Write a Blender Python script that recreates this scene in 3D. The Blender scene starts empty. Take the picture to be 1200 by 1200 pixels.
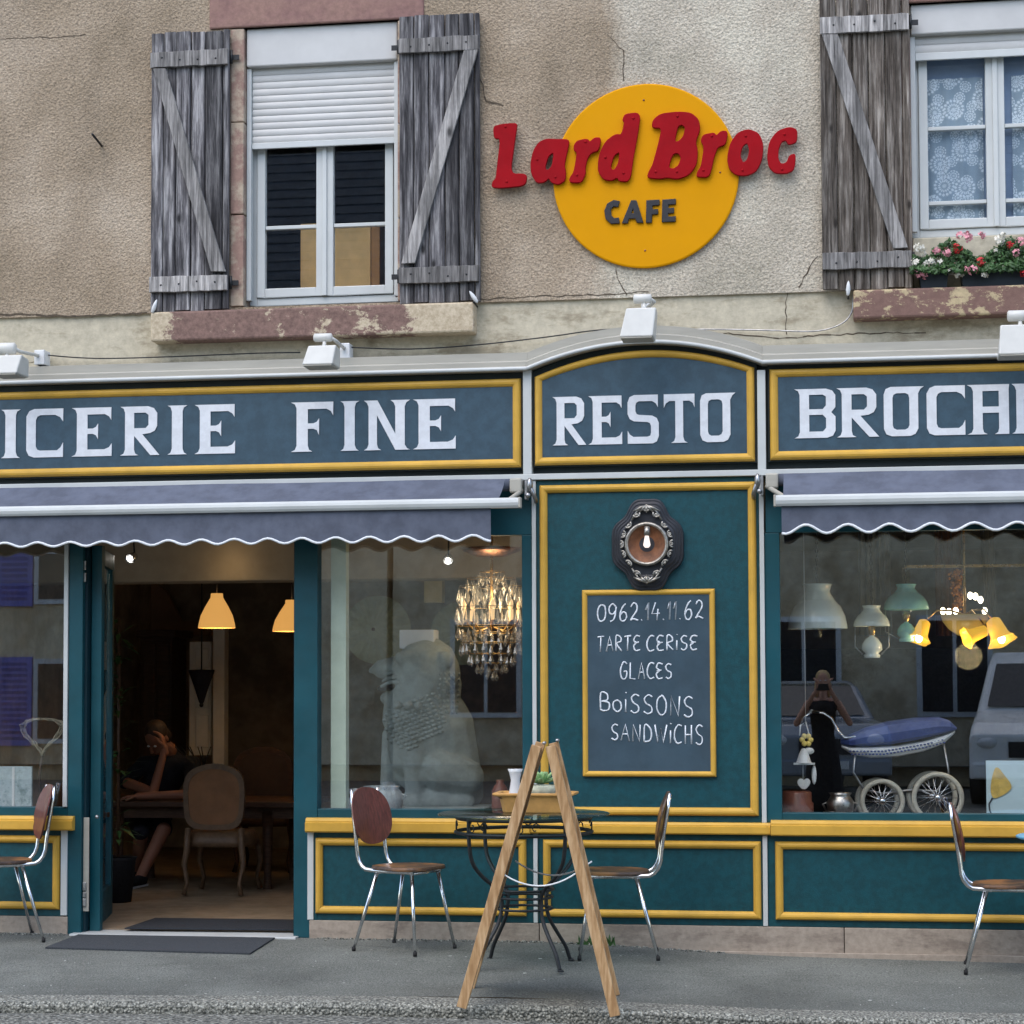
import bpy, bmesh, math, random
from mathutils import Vector, Matrix
random.seed(7)
PI = math.pi
scn = bpy.context.scene
col = scn.collection

# ------------------------------------------------------------------ camera
CAM_D, CAM_H = 11.5, 1.45
FPX, CX, CY = 2379.0, 598.0, 692.0           # focal length and principal point in photo pixels (1200 wide)
xr = Vector((15598.0, -167.0, -2379.0)).normalized()   # facade direction seen by the lens
yn = Vector((364.0, 113.0, 2379.0))
yn = (yn - xr * yn.dot(xr)).normalized()               # facade normal
zu = xr.cross(yn).normalized()
if zu.y > 0: zu = -zu
cam_right = Vector((xr.x, yn.x, zu.x)); cam_down = Vector((xr.y, yn.y, zu.y)); cam_fwd = Vector((xr.z, yn.z, zu.z))
CAM = Vector((0, -CAM_D, CAM_H))
cd = bpy.data.cameras.new('camera'); cam = bpy.data.objects.new('camera', cd); col.objects.link(cam)
cam.matrix_world = Matrix(((cam_right.x, -cam_down.x, -cam_fwd.x, CAM.x),
                           (cam_right.y, -cam_down.y, -cam_fwd.y, CAM.y),
                           (cam_right.z, -cam_down.z, -cam_fwd.z, CAM.z), (0, 0, 0, 1)))
cd.sensor_width = 36; cd.lens = FPX / 1200 * 36
cd.shift_x = (600 - CX) / 1200; cd.shift_y = (CY - 600) / 1200
cd.clip_end = 400; cd.clip_start = 0.05
scn.camera = cam

def at(px, py, Y=0.0):
    """world point on the plane y=Y seen at photo pixel (px, py)"""
    d = cam_right * (px - CX) + cam_down * (py - CY) + cam_fwd * FPX
    return CAM + d * ((Y - CAM.y) / d.y)
def AX(px, py, Y=0.0): return at(px, py, Y).x
def AZ(px, py, Y=0.0): return at(px, py, Y).z
def SC(Y): return FPX / (CAM_D + Y)           # photo pixels per metre at depth Y
def mirror_at(px, py, Y, glass=0.05):         # place of a thing at depth Y (street side) whose reflection shows at (px, py)
    p = at(px, py, 2 * glass - Y); return Vector((p.x, Y, p.z))

# ------------------------------------------------------------------ world and sun (overcast day)
w = bpy.data.worlds.new("World"); scn.world = w; w.use_nodes = True
nt = w.node_tree; nt.nodes.clear()
sky = nt.nodes.new('ShaderNodeTexSky'); sky.sky_type = 'NISHITA'; sky.sun_disc = False
SUN_EL, SUN_AZ = math.radians(58), math.radians(200)   # azimuth clockwise from +Y
sky.sun_elevation = SUN_EL; sky.sun_rotation = SUN_AZ
sky.air_density = 1.0; sky.dust_density = 1.6; sky.ozone_density = 0.0
bg = nt.nodes.new('ShaderNodeBackground'); bg.inputs[1].default_value = 0.15
wo = nt.nodes.new('ShaderNodeOutputWorld')
nt.links.new(sky.outputs[0], bg.inputs[0]); nt.links.new(bg.outputs[0], wo.inputs[0])
sl = bpy.data.lights.new('sun', 'SUN'); sl.energy = 0.5; sl.angle = math.radians(75); sl.color = (1, 0.98, 0.93)
so = bpy.data.objects.new('sun', sl); col.objects.link(so)
sdir = Vector((math.sin(SUN_AZ) * math.cos(SUN_EL), math.cos(SUN_AZ) * math.cos(SUN_EL), math.sin(SUN_EL)))
so.rotation_euler = sdir.to_track_quat('Z', 'Y').to_euler(); so.location = (0, -8, 14)
scn.view_settings.view_transform = 'Standard'; scn.view_settings.look = 'None'
scn.view_settings.gamma = 1; scn.view_settings.use_curve_mapping = False
scn.view_settings.exposure = 1.3
scn.render.engine = 'CYCLES'
scn.cycles.max_bounces = 8; scn.cycles.transparent_max_bounces = 12

# ------------------------------------------------------------------ materials
def lin(r, g, b):
    f = lambda c: (c / 255 / 12.92) if c / 255 <= .04045 else ((c / 255 + .055) / 1.055) ** 2.4
    return (f(r), f(g), f(b))
def nmat(name):
    m = bpy.data.materials.new(name); m.use_nodes = True; n = m.node_tree; n.nodes.clear()
    return m, n
def add(n, t, **kw):
    x = n.nodes.new(t)
    for k, v in kw.items(): setattr(x, k, v)
    return x
def noise(n, scale, detail=3, rough=.6, stretch=None, coord='Object', rnd=True):
    tc = add(n, 'ShaderNodeTexCoord'); mp = add(n, 'ShaderNodeMapping')
    src = tc.outputs[coord]
    if rnd:
        oi = add(n, 'ShaderNodeObjectInfo'); va = add(n, 'ShaderNodeVectorMath', operation='ADD')
        sc = add(n, 'ShaderNodeMath', operation='MULTIPLY'); sc.inputs[1].default_value = 37.0
        n.links.new(oi.outputs['Random'], sc.inputs[0])
        n.links.new(src, va.inputs[0]); n.links.new(sc.outputs[0], va.inputs[1]); src = va.outputs[0]
    n.links.new(src, mp.inputs[0])
    if stretch: mp.inputs['Scale'].default_value = stretch
    t = add(n, 'ShaderNodeTexNoise'); t.inputs['Scale'].default_value = scale
    t.inputs['Detail'].default_value = detail; t.inputs['Roughness'].default_value = rough
    n.links.new(mp.outputs[0], t.inputs[0])
    return t.outputs['Fac']
def ramp(n, fac, stops):
    r = add(n, 'ShaderNodeValToRGB'); e = r.color_ramp.elements
    while len(e) < len(stops): e.new(.5)
    for i, (p, c) in enumerate(stops):
        e[i].position = p; e[i].color = (*c, 1) if len(c) == 3 else c
    n.links.new(fac, r.inputs[0]); return r.outputs[0]
def mix(n, fac, a, b, mode='MIX'):
    m = add(n, 'ShaderNodeMix', data_type='RGBA', blend_type=mode)
    for i, v in ((0, fac), (6, a), (7, b)):
        if isinstance(v, (int, float)): m.inputs[i].default_value = v
        elif isinstance(v, tuple): m.inputs[i].default_value = (*v, 1)
        else: n.links.new(v, m.inputs[i])
    return m.outputs[2]
def grey(v): return (v, v, v)
def finish(n, color, rough=.6, metal=0, bump=None, bstr=.3, bdist=.01, trans=0, ior=1.45, coat=0, alpha=None):
    p = add(n, 'ShaderNodeBsdfPrincipled'); o = add(n, 'ShaderNodeOutputMaterial')
    if isinstance(color, tuple): p.inputs['Base Color'].default_value = (*color, 1)
    else: n.links.new(color, p.inputs['Base Color'])
    if isinstance(rough, (int, float)): p.inputs['Roughness'].default_value = rough
    else: n.links.new(rough, p.inputs['Roughness'])
    p.inputs['Metallic'].default_value = metal; p.inputs['IOR'].default_value = ior
    p.inputs['Transmission Weight'].default_value = trans; p.inputs['Coat Weight'].default_value = coat
    if bump is not None:
        b = add(n, 'ShaderNodeBump'); b.inputs['Strength'].default_value = bstr; b.inputs['Distance'].default_value = bdist
        n.links.new(bump, b.inputs['Height']); n.links.new(b.outputs[0], p.inputs['Normal'])
    n.links.new(p.outputs[0], o.inputs[0]); return p
def pmat(name, c, rough=.55, var=.15, vs=6, metal=0, bump=0, bs=60, trans=0, ior=1.45, coat=0, stretch=None, bdist=.004, spec=.5):
    m, n = nmat(name)
    f = noise(n, vs, 4, .65, stretch)
    lo = tuple(x * (1 - var) for x in c); hi = tuple(min(1, x * (1 + var)) for x in c)
    cc = ramp(n, f, [(.38, lo), (.62, hi)])
    bf = noise(n, bs, 4, .6, stretch) if bump else None
    rr = ramp(n, noise(n, vs * 2.3, 3), [(.3, grey(max(0, rough - .08))), (.7, grey(min(1, rough + .1)))])
    p = finish(n, cc, rr, metal, bf, bump, bdist, trans, ior, coat); p.inputs['Specular IOR Level'].default_value = spec; return m
def emat(name, c, s):
    m, n = nmat(name); e = add(n, 'ShaderNodeEmission'); o = add(n, 'ShaderNodeOutputMaterial')
    e.inputs[0].default_value = (*c, 1); e.inputs[1].default_value = s
    n.links.new(e.outputs[0], o.inputs[0]); return m
def glassmat(name, tint=(.92, .95, .94), ior=1.6, wob=0):
    m, n = nmat(name); ge = add(n, 'ShaderNodeNewGeometry'); dt = add(n, 'ShaderNodeVectorMath', operation='DOT_PRODUCT'); n.links.new(ge.outputs['Normal'], dt.inputs[0]); n.links.new(ge.outputs['Incoming'], dt.inputs[1])
    ab_ = add(n, 'ShaderNodeMath', operation='ABSOLUTE'); n.links.new(dt.outputs['Value'], ab_.inputs[0]); om = add(n, 'ShaderNodeMath', operation='SUBTRACT'); om.inputs[0].default_value = 1; n.links.new(ab_.outputs[0], om.inputs[1])
    pw = add(n, 'ShaderNodeMath', operation='POWER'); pw.inputs[1].default_value = 5; n.links.new(om.outputs[0], pw.inputs[0]); F0 = ((ior - 1) / (ior + 1)) ** 2
    fr = add(n, 'ShaderNodeMath', operation='MULTIPLY_ADD'); fr.inputs[1].default_value = 1 - F0; fr.inputs[2].default_value = F0; n.links.new(pw.outputs[0], fr.inputs[0])
    t = add(n, 'ShaderNodeBsdfTransparent'); g = add(n, 'ShaderNodeBsdfGlossy'); s = add(n, 'ShaderNodeMixShader'); o = add(n, 'ShaderNodeOutputMaterial')
    t.inputs[0].default_value = (*tint, 1); g.inputs['Roughness'].default_value = 0.0; g.inputs[0].default_value = (.95, .97, 1, 1)
    if wob:
        b = add(n, 'ShaderNodeBump'); b.inputs['Strength'].default_value = wob; b.inputs['Distance'].default_value = .002
        n.links.new(noise(n, 1.6, 1), b.inputs['Height']); n.links.new(b.outputs[0], g.inputs['Normal'])
    n.links.new(fr.outputs[0], s.inputs[0]); n.links.new(t.outputs[0], s.inputs[1]); n.links.new(g.outputs[0], s.inputs[2])
    n.links.new(s.outputs[0], o.inputs[0]); return m

M = {}
# render on the upper wall: brown-beige, greyer coarse crust to the right of an old joint
m, n = nmat('stucco'); M['stucco'] = m
tc = add(n, 'ShaderNodeTexCoord'); sx = add(n, 'ShaderNodeSeparateXYZ'); n.links.new(tc.outputs['Object'], sx.inputs[0])
big = noise(n, 1.1, 5, .65, rnd=False); fine = noise(n, 58, 5, .8, rnd=False); grit = noise(n, 110, 2, .6, rnd=False)
a1 = ramp(n, big, [(.36, lin(150, 134, 112)), (.5, lin(168, 151, 129)), (.64, lin(184, 168, 147))])
a2 = ramp(n, big, [(.36, lin(174, 166, 148)), (.5, lin(194, 184, 166)), (.64, lin(212, 205, 186))])
ad = add(n, 'ShaderNodeMath', operation='MULTIPLY_ADD'); ad.inputs[1].default_value = .5; n.links.new(big, ad.inputs[0]); n.links.new(sx.outputs[0], ad.inputs[2])
STUCCO_SPLIT = ad
mr = add(n, 'ShaderNodeMapRange'); n.links.new(ad.outputs[0], mr.inputs[0]); STUCCO_MR = mr
base = mix(n, mr.outputs[0], a1, a2)
sp = ramp(n, fine, [(.36, grey(.48)), (.46, grey(.88)), (.54, grey(1.03)), (.64, grey(1.26))])
base = mix(n, 1.0, base, sp, 'MULTIPLY')
stain = ramp(n, noise(n, 2.4, 6, .7, (1, 1, .35), rnd=False), [(.36, grey(.76)), (.52, grey(1.0))])
base = mix(n, .55, base, stain, 'MULTIPLY')
vo = add(n, 'ShaderNodeTexVoronoi'); vo.inputs['Scale'].default_value = 75; n.links.new(tc.outputs['Object'], vo.inputs[0])
hh = add(n, 'ShaderNodeMath', operation='ADD'); n.links.new(fine, hh.inputs[0]); n.links.new(vo.outputs['Distance'], hh.inputs[1])
h2 = add(n, 'ShaderNodeMath', operation='MULTIPLY_ADD'); h2.inputs[1].default_value = .5; n.links.new(grit, h2.inputs[0]); n.links.new(hh.outputs[0], h2.inputs[2])
finish(n, base, .95, 0, h2.outputs[0], .85, .0065)

def peel(name, top, under, lo, hi, sc=7, stretch=(1, 1, 1), bump=.4, rough=.8):
    m, n = nmat(name); f = noise(n, sc, 7, .72, stretch); g = noise(n, sc * 6, 4, .7)
    u = ramp(n, g, [(.3, tuple(x * .8 for x in under)), (.7, tuple(min(1, x * 1.12) for x in under))])
    t = ramp(n, g, [(.25, tuple(x * .78 for x in top)), (.7, tuple(x * 1.15 for x in top))])
    k = ramp(n, f, [(lo, grey(0)), (hi, grey(1))])
    finish(n, mix(n, k, t, u), rough, 0, f, bump, .012); return m
M['sill_stone'] = peel('sill_stone', lin(124, 96, 86), lin(188, 170, 134), .52, .56, 6, (1, 1, 1.6))
m, n = nmat('sill_paint_worn'); M['sill_worn'] = m
tc = add(n, 'ShaderNodeTexCoord'); sx = add(n, 'ShaderNodeSeparateXYZ'); n.links.new(tc.outputs['Object'], sx.inputs[0])
f = noise(n, 7, 8, .75, (1, 1, 1.4)); g = noise(n, 40, 4, .7)
wx = ramp(n, (lambda a_: (n.links.new(sx.outputs[0], a_.inputs[0]), a_.outputs[0])[1])(add(n, 'ShaderNodeMapRange')), [(0, grey(0))])
mr2 = add(n, 'ShaderNodeMapRange'); mr2.inputs[1].default_value = -1; mr2.inputs[2].default_value = 1; n.links.new(sx.outputs[0], mr2.inputs[0])
wx = ramp(n, mr2.outputs[0], [(.04, grey(.30)), (.09, grey(.04)), (.16, grey(-.0)), (.45, grey(.0)), (.62, grey(.07)), (.78, grey(.10)), (.86, grey(.26)), (1, grey(.26))])
sm_ = add(n, 'ShaderNodeMath', operation='ADD'); n.links.new(f, sm_.inputs[0]); n.links.new(wx, sm_.inputs[1])
k = ramp(n, sm_.outputs[0], [(.60, grey(0)), (.64, grey(1))])
finish(n, mix(n, k, ramp(n, g, [(.35, lin(108, 86, 78)), (.65, lin(140, 112, 102))]), ramp(n, g, [(.35, lin(172, 156, 130)), (.65, lin(204, 190, 164))])), .85, 0, f, .4, .012)
M['lintel_stone'] = peel('lintel_stone', lin(136, 104, 97), lin(150, 118, 106), .4, .6, 5)
M['jamb_stone'] = peel('jamb_stone', lin(150, 122, 110), lin(178, 162, 142), .46, .56, 5)
M['cream'] = peel('cream_plaster', lin(190, 182, 160), lin(158, 148, 126), .52, .62, 3.4, (.6, 1, 1.3), .5, .9)
M['plinth'] = peel('plinth_render', lin(160, 148, 134), lin(138, 126, 114), .5, .62, 5, (.5, 1, 1.5), .3, .9)
M['teal'] = pmat('teal_paint', lin(6, 70, 80), .48, .14, 3, bump=.10, bs=240)
M['teal_panel'] = pmat('teal_panel_paint', lin(4, 66, 74), .5, .16, 26, bump=.22, bs=150)
M['teal_dark'] = pmat('teal_frame_edge', lin(10, 44, 54), .5, .1, 3)
M['gold'] = pmat('gold_paint', lin(202, 158, 60), .5, .09, 4, bump=.06, bs=120)
M['board'] = pmat('slate_blue_board', lin(52, 76, 90), .5, .13, 14, bump=.12, bs=200)
M['sign_edge'] = pmat('sign_dark_green', lin(20, 34, 36), .5, .1, 5)
M['white'] = pmat('white_paint', lin(214, 216, 216), .45, .06, 8)
M['offwhite'] = pmat('white_strip', lin(192, 196, 194), .4, .05, 3)
M['alu'] = pmat('grey_aluminium', lin(166, 163, 152), .65, .08, 4, stretch=(.4, 1, 3))
M['lamp_white'] = pmat('lamp_white_enamel', lin(204, 204, 198), .35, .04, 8)
M['letter'] = pmat('letter_white', lin(214, 218, 222), .5, .06, 20)
M['yellow'] = pmat('sign_yellow', lin(214, 148, 0), .6, .03, 2, spec=.12)
M['red'] = pmat('sign_red', lin(152, 10, 22), .6, .08, 6, spec=.12)
M['black'] = pmat('black_paint', lin(40, 40, 44), .5, .1, 10)
M['pvc'] = pmat('white_pvc', lin(198, 202, 200), .35, .04, 3)
M['slat'] = pmat('slat_pvc', lin(196, 196, 193), .45, .05, 3)
M['fabric'] = pmat('awning_fabric', lin(88, 94, 108), .9, .15, 7, bump=.35, bs=420, bdist=.001)
M['trim_white'] = pmat('white_braid', lin(222, 226, 228), .8, .03, 20)
M['glass'] = glassmat('shop_glass', (.98, .99, .98), 1.92, .05)
M['glass_up'] = glassmat('window_glass', (.97, .98, .99), 1.5, .05)
M['chrome'] = pmat('chrome_tube', (.72, .73, .75), .16, .1, 30, metal=1)
M['steel'] = pmat('dull_steel', (.42, .42, .42), .4, .2, 20, metal=1)
M['iron'] = pmat('black_iron', (.015, .017, .019), .45, .2, 30)
M['rubber'] = pmat('black_rubber', (.012, .012, .012), .7, .1, 30)
M['mat'] = pmat('grey_doormat', lin(58, 62, 66), .95, .3, 120, bump=.6, bs=300)
M['mat_dark'] = pmat('black_doormat', lin(40, 44, 50), .95, .3, 120, bump=.6, bs=300)
M['chalkboard'] = pmat('chalkboard_slate', lin(54, 74, 86), .8, .12, 5)
M['chalk'] = pmat('white_chalk', lin(214, 220, 226), .95, .15, 90)
M['terracotta'] = pmat('terracotta_glaze', lin(196, 148, 84), .5, .12, 12, bump=.2, bs=60)
M['lion'] = pmat('grey_cast_stone', lin(144, 154, 152), .85, .14, 9, bump=.35, bs=50)
M['brown_pot'] = pmat('brown_pottery', lin(120, 70, 54), .35, .2, 10)
M['enamel'] = peel('blue_grey_enamel', lin(176, 184, 186), lin(92, 104, 112), .58, .64, 9, bump=.05, rough=.3)
M['silver'] = pmat('old_silver', (.40, .38, .36), .35, .25, 18, metal=1)
M['copper'] = pmat('copper_brown', (.33, .16, .10), .35, .3, 14, metal=1)
M['dark_wood'] = pmat('dark_wood', lin(74, 52, 38), .5, .3, 12, bump=.15, bs=60, stretch=(1, 1, 8))
M['int_wall'] = pmat('interior_stone_wall', lin(158, 142, 122), .9, .3, 3, bump=.4, bs=14)
M['int_ceiling'] = pmat('interior_ceiling', lin(170, 156, 136), .9, .1, 3)
M['int_floor'] = pmat('interior_floor', lin(140, 122, 100), .6, .16, 6)
M['skin'] = pmat('skin', lin(196, 146, 122), .5, .06, 12)
M['cloth_dark'] = pmat('dark_cloth', lin(32, 34, 44), .9, .2, 30)
M['cloth_black'] = pmat('black_cloth', lin(20, 19, 22), .9, .2, 30)
M['hair_brown'] = pmat('brown_hair', lin(60, 46, 36), .6, .3, 60, stretch=(1, 1, .1))
M['hair_blond'] = pmat('blond_hair', lin(190, 160, 110), .6, .3, 60)
M['bulb'] = emat('lit_bulb', (1, .86, .62), 4.0)
M['bulb_hot'] = emat('spot_bulb', (1, .93, .82), 6.0)
M['shade_lit'] = emat('glowing_shade', (1, .56, .16), .55)
M['leaf'] = pmat('leaf_green', lin(52, 84, 40), .5, .35, 30)
M['succulent'] = pmat('succulent_green', lin(140, 176, 120), .5, .15, 30)
M['petal_red'] = pmat('petal_red', lin(206, 50, 56), .55, .12, 50)
M['petal_pink'] = pmat('petal_pink', lin(220, 150, 160), .55, .12, 50)
M['petal_white'] = pmat('petal_white', lin(226, 222, 208), .55, .08, 50)
M['trough'] = pmat('dark_trough', lin(26, 36, 44), .45, .1, 10)
M['ochre'] = pmat('ochre_wood', lin(228, 186, 118), .6, .1, 5, bump=.05, bs=40)
M['ochre_dark'] = pmat('ochre_frame', lin(166, 118, 60), .6, .1, 5)
M['room_dark'] = pmat('dark_room', lin(60, 56, 52), .9, .2, 2)

# weathered shutter boards (per board variation)
def weathered(name, dark, mid, light, seedscale=1):
    m, n = nmat(name)
    g = noise(n, 7, 8, .7, (5, 5, .3)); g2 = noise(n, 26, 6, .72, (4, 4, .16)); k = noise(n, 3.1, 4, .6, (2, 1, .8))
    c = ramp(n, g, [(.37, dark), (.5, mid), (.62, light)])
    c2 = ramp(n, g2, [(.37, grey(.34)), (.47, grey(.88)), (.63, grey(1.22))])
    c = mix(n, .85, c, c2, 'MULTIPLY')
    oi = add(n, 'ShaderNodeObjectInfo'); r = ramp(n, oi.outputs['Random'], [(0, grey(.5)), (1, grey(1.3))])
    c = mix(n, 1.0, c, r, 'MULTIPLY')
    c = mix(n, ramp(n, k, [(.52, grey(0)), (.66, grey(.55))]), c, tuple(x * .7 for x in dark))
    tk = add(n, 'ShaderNodeTexCoord'); mk = add(n, 'ShaderNodeMapping'); mk.inputs['Scale'].default_value = (7, 1, 3.2); ok_ = add(n, 'ShaderNodeVectorMath', operation='ADD'); sk = add(n, 'ShaderNodeMath', operation='MULTIPLY'); sk.inputs[1].default_value = 53
    n.links.new(oi.outputs['Random'], sk.inputs[0]); n.links.new(tk.outputs['Object'], ok_.inputs[0]); n.links.new(sk.outputs[0], ok_.inputs[1]); n.links.new(ok_.outputs[0], mk.inputs[0])
    vk = add(n, 'ShaderNodeTexVoronoi'); vk.inputs['Scale'].default_value = 1.0; n.links.new(mk.outputs[0], vk.inputs[0])
    c = mix(n, ramp(n, vk.outputs['Distance'], [(.05, grey(.9)), (.13, grey(0))]), c, tuple(x * .3 for x in dark))
    finish(n, c, .92, 0, g2, .9, .006); return m
M['plank'] = weathered('weathered_boards', lin(52, 51, 54), lin(104, 102, 104), lin(166, 164, 164))
M['plank_brown'] = weathered('weathered_brown_boards', lin(66, 58, 50), lin(120, 111, 102), lin(178, 170, 160))
M['rail'] = weathered('weathered_rail', lin(104, 102, 100), lin(150, 147, 144), lin(188, 184, 180))
# plywood of the chairs
m, n = nmat('plywood_red'); g = noise(n, 14, 6, .65, (6, 6, .7))
finish(n, ramp(n, g, [(.3, lin(74, 38, 32)), (.7, lin(118, 66, 56))]), .42, 0, g, .05, .002, coat=.15); M['ply_red'] = m
m, n = nmat('plywood_worn'); g = noise(n, 14, 6, .65, (1, 6, 6)); k = noise(n, 3.5, 4, .6)
cc = mix(n, ramp(n, k, [(.48, grey(0)), (.62, grey(1))]), ramp(n, g, [(.3, lin(52, 40, 34)), (.7, lin(92, 72, 58))]), lin(150, 104, 62))
finish(n, cc, .45, 0, g, .05, .002, coat=.1); M['ply_seat'] = m
m, n = nmat('pine_wood'); g = noise(n, 12, 6, .6, (4, 4, .5))
finish(n, ramp(n, g, [(.38, lin(158, 122, 82)), (.5, lin(182, 146, 104)), (.62, lin(202, 170, 130))]), .55, 0, g, .08, .002); M['pine'] = m
m, n = nmat('pine_brown'); g = noise(n, 12, 6, .6, (4, 4, .5))
finish(n, ramp(n, g, [(.38, lin(118, 88, 60)), (.62, lin(152, 118, 84))]), .6, 0, g, .08, .002); M['pine_dark'] = m
# asphalt
def asphalt(name, lo, hi, scale, bst, bd, patch=.2, vmix=.35):
    m, n = nmat(name); f = noise(n, scale, 3, .7, rnd=False); b = noise(n, .9, 5, .6, rnd=False); v = add(n, 'ShaderNodeTexVoronoi')
    t2 = add(n, 'ShaderNodeTexCoord'); v.inputs['Scale'].default_value = scale * .9; n.links.new(t2.outputs['Object'], v.inputs[0])
    c = ramp(n, f, [(.38, lo), (.62, hi)])
    c = mix(n, 1.0, c, ramp(n, b, [(.38, grey(1 - patch)), (.62, grey(1 + patch * .5))]), 'MULTIPLY')
    c = mix(n, vmix, c, ramp(n, v.outputs['Distance'], [(.1, grey(1.3)), (.6, grey(.55))]), 'MULTIPLY')
    sp = ramp(n, noise(n, 26, 2, .5, rnd=False), [(.735, grey(0)), (.76, grey(1))])
    c = mix(n, sp, c, lin(150, 150, 146))
    finish(n, c, .95, 0, v.outputs['Distance'], bst, bd); return m
M['asphalt'] = asphalt('pavement_asphalt', lin(82, 85, 80), lin(134, 137, 130), 120, .7, .005, .30)
M['kerb'] = asphalt('kerb_granite', lin(84, 86, 80), lin(190, 190, 178), 78, 1.0, .010, .2, .9)
M['road'] = asphalt('road_chippings', lin(56, 58, 54), lin(164, 164, 154), 48, 1.0, .014, .2, .9)

# ------------------------------------------------------------------ object helpers
WL = {}
def _props(o, label=None, cat=None, group=None, kind=None):
    if label: o['label'] = label
    if cat: o['category'] = cat
    if group: o['group'] = group
    if kind: o['kind'] = kind
    return o
def thing(name, label, cat, loc=(0, 0, 0), group=None):
    o = bpy.data.objects.new(name, None); col.objects.link(o); o.location = loc; o.empty_display_size = .1
    WL[o.name] = Vector(loc); return _props(o, label, cat, group)
class MB:
    def __init__(s): s.v = []; s.f = []; s.sm = []
    def add(s, vs, fs, smooth=False):
        k = len(s.v); s.v += [tuple(v) for v in vs]; s.f += [tuple(k + i for i in f) for f in fs]; s.sm += [smooth] * len(fs); return s
    def box(s, x0, x1, y0, y1, z0, z1):
        v = [(x, y, z) for z in (z0, z1) for y in (y0, y1) for x in (x0, x1)]
        return s.add(v, [(0, 2, 3, 1), (4, 5, 7, 6), (0, 1, 5, 4), (2, 6, 7, 3), (0, 4, 6, 2), (1, 3, 7, 5)])
    def obox(s, c, ax, ay, az):       # oriented box: centre and three half axes
        c = Vector(c); ax = Vector(ax); ay = Vector(ay); az = Vector(az)
        v = [c + ax * i + ay * j + az * k for k in (-1, 1) for j in (-1, 1) for i in (-1, 1)]
        return s.add(v, [(0, 2, 3, 1), (4, 5, 7, 6), (0, 1, 5, 4), (2, 6, 7, 3), (0, 4, 6, 2), (1, 3, 7, 5)])
    def bar(s, a, b, wx, wy, up=(0, 1, 0)):   # rectangular bar a->b
        a = Vector(a); b = Vector(b); d = (b - a); u = Vector(up); n_ = d.cross(u).normalized(); u = n_.cross(d).normalized()
        return s.obox((a + b) / 2, d / 2, n_ * wx / 2, u * wy / 2)
    def tube(s, pts, r, seg=8, caps=True, closed=False):
        pts = [Vector(p) for p in pts]; n_ = len(pts); rings = []
        rr = r if isinstance(r, (list, tuple)) else [r] * n_
        t0 = (pts[1] - pts[0]).normalized(); u = Vector((0, 0, 1)) if abs(t0.z) < .9 else Vector((1, 0, 0)); u = (u - t0 * u.dot(t0)).normalized()
        vs = []
        for i, p in enumerate(pts):
            if closed: t = pts[(i + 1) % n_] - pts[i - 1]
            else: t = pts[min(i + 1, n_ - 1)] - pts[max(i - 1, 0)]
            t = t.normalized() if t.length > 1e-9 else t0
            u = (u - t * u.dot(t)); u = u.normalized() if u.length > 1e-6 else t.orthogonal().normalized()
            w_ = t.cross(u)
            for k in range(seg):
                a = 2 * PI * k / seg; vs.append(p + (u * math.cos(a) + w_ * math.sin(a)) * rr[i])
        fs = []; m_ = n_ if closed else n_ - 1
        for i in range(m_):
            j = (i + 1) % n_
            for k in range(seg):
                fs.append((i * seg + k, i * seg + (k + 1) % seg, j * seg + (k + 1) % seg, j * seg + k))
        if caps and not closed:
            fs.append(tuple(range(seg))[::-1]); fs.append(tuple((n_ - 1) * seg + k for k in range(seg)))
        return s.add(vs, fs, True)
    def lathe(s, prof, c=(0, 0, 0), seg=24, axis='Z', caps=False):   # prof: list of (radius, height)
        vs = []; c = Vector(c)
        for r, h in prof:
            for k in range(seg):
                a = 2 * PI * k / seg; x, y = r * math.cos(a), r * math.sin(a)
                p = Vector((x, y, h)) if axis == 'Z' else (Vector((x, -h, y)) if axis == 'Y' else Vector((h, x, y)))
                vs.append(c + p)
        fs = []
        for i in range(len(prof) - 1):
            for k in range(seg): fs.append((i * seg + k, i * seg + (k + 1) % seg, (i + 1) * seg + (k + 1) % seg, (i + 1) * seg + k))
        if caps: fs.append(tuple(range(seg))[::-1]); fs.append(tuple((len(prof) - 1) * seg + k for k in range(seg)))
        return s.add(vs, fs, True)
    def ell(s, c, r, seg=14, rings=9, rot=None):
        vs = []; c = Vector(c)
        for i in range(rings + 1):
            t = PI * i / rings
            for k in range(seg):
                a = 2 * PI * k / seg
                p = Vector((r[0] * math.sin(t) * math.cos(a), r[1] * math.sin(t) * math.sin(a), r[2] * math.cos(t)))
                if rot is not None: p = rot @ p
                vs.append(c + p)
        fs = [(i * seg + k, (i + 1) * seg + k, (i + 1) * seg + (k + 1) % seg, i * seg + (k + 1) % seg) for i in range(rings) for k in range(seg)]
        return s.add(vs, fs, True)
    def prism(s, poly, y0, y1):       # poly in x,z extruded along y (simple convex or mildly concave)
        k = len(poly); v = [(x, y0, z) for x, z in poly] + [(x, y1, z) for x, z in poly]
        f = [tuple(range(k)), tuple(range(2 * k - 1, k - 1, -1))] + [(i, k + i, k + (i + 1) % k, (i + 1) % k) for i in range(k)]
        return s.add(v, f)
    def quad(s, a, b, c, d): return s.add([a, b, c, d], [(0, 1, 2, 3)])
def mesh_from(mb, name):
    me = bpy.data.meshes.new(name); me.from_pydata(mb.v, [], mb.f)
    me.polygons.foreach_set('use_smooth', mb.sm); me.validate(); me.update()
    bm = bmesh.new(); bm.from_mesh(me)
    bmesh.ops.remove_doubles(bm, verts=bm.verts, dist=1e-6); bmesh.ops.recalc_face_normals(bm, faces=bm.faces); bm.to_mesh(me); bm.free()
    return me
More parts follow.
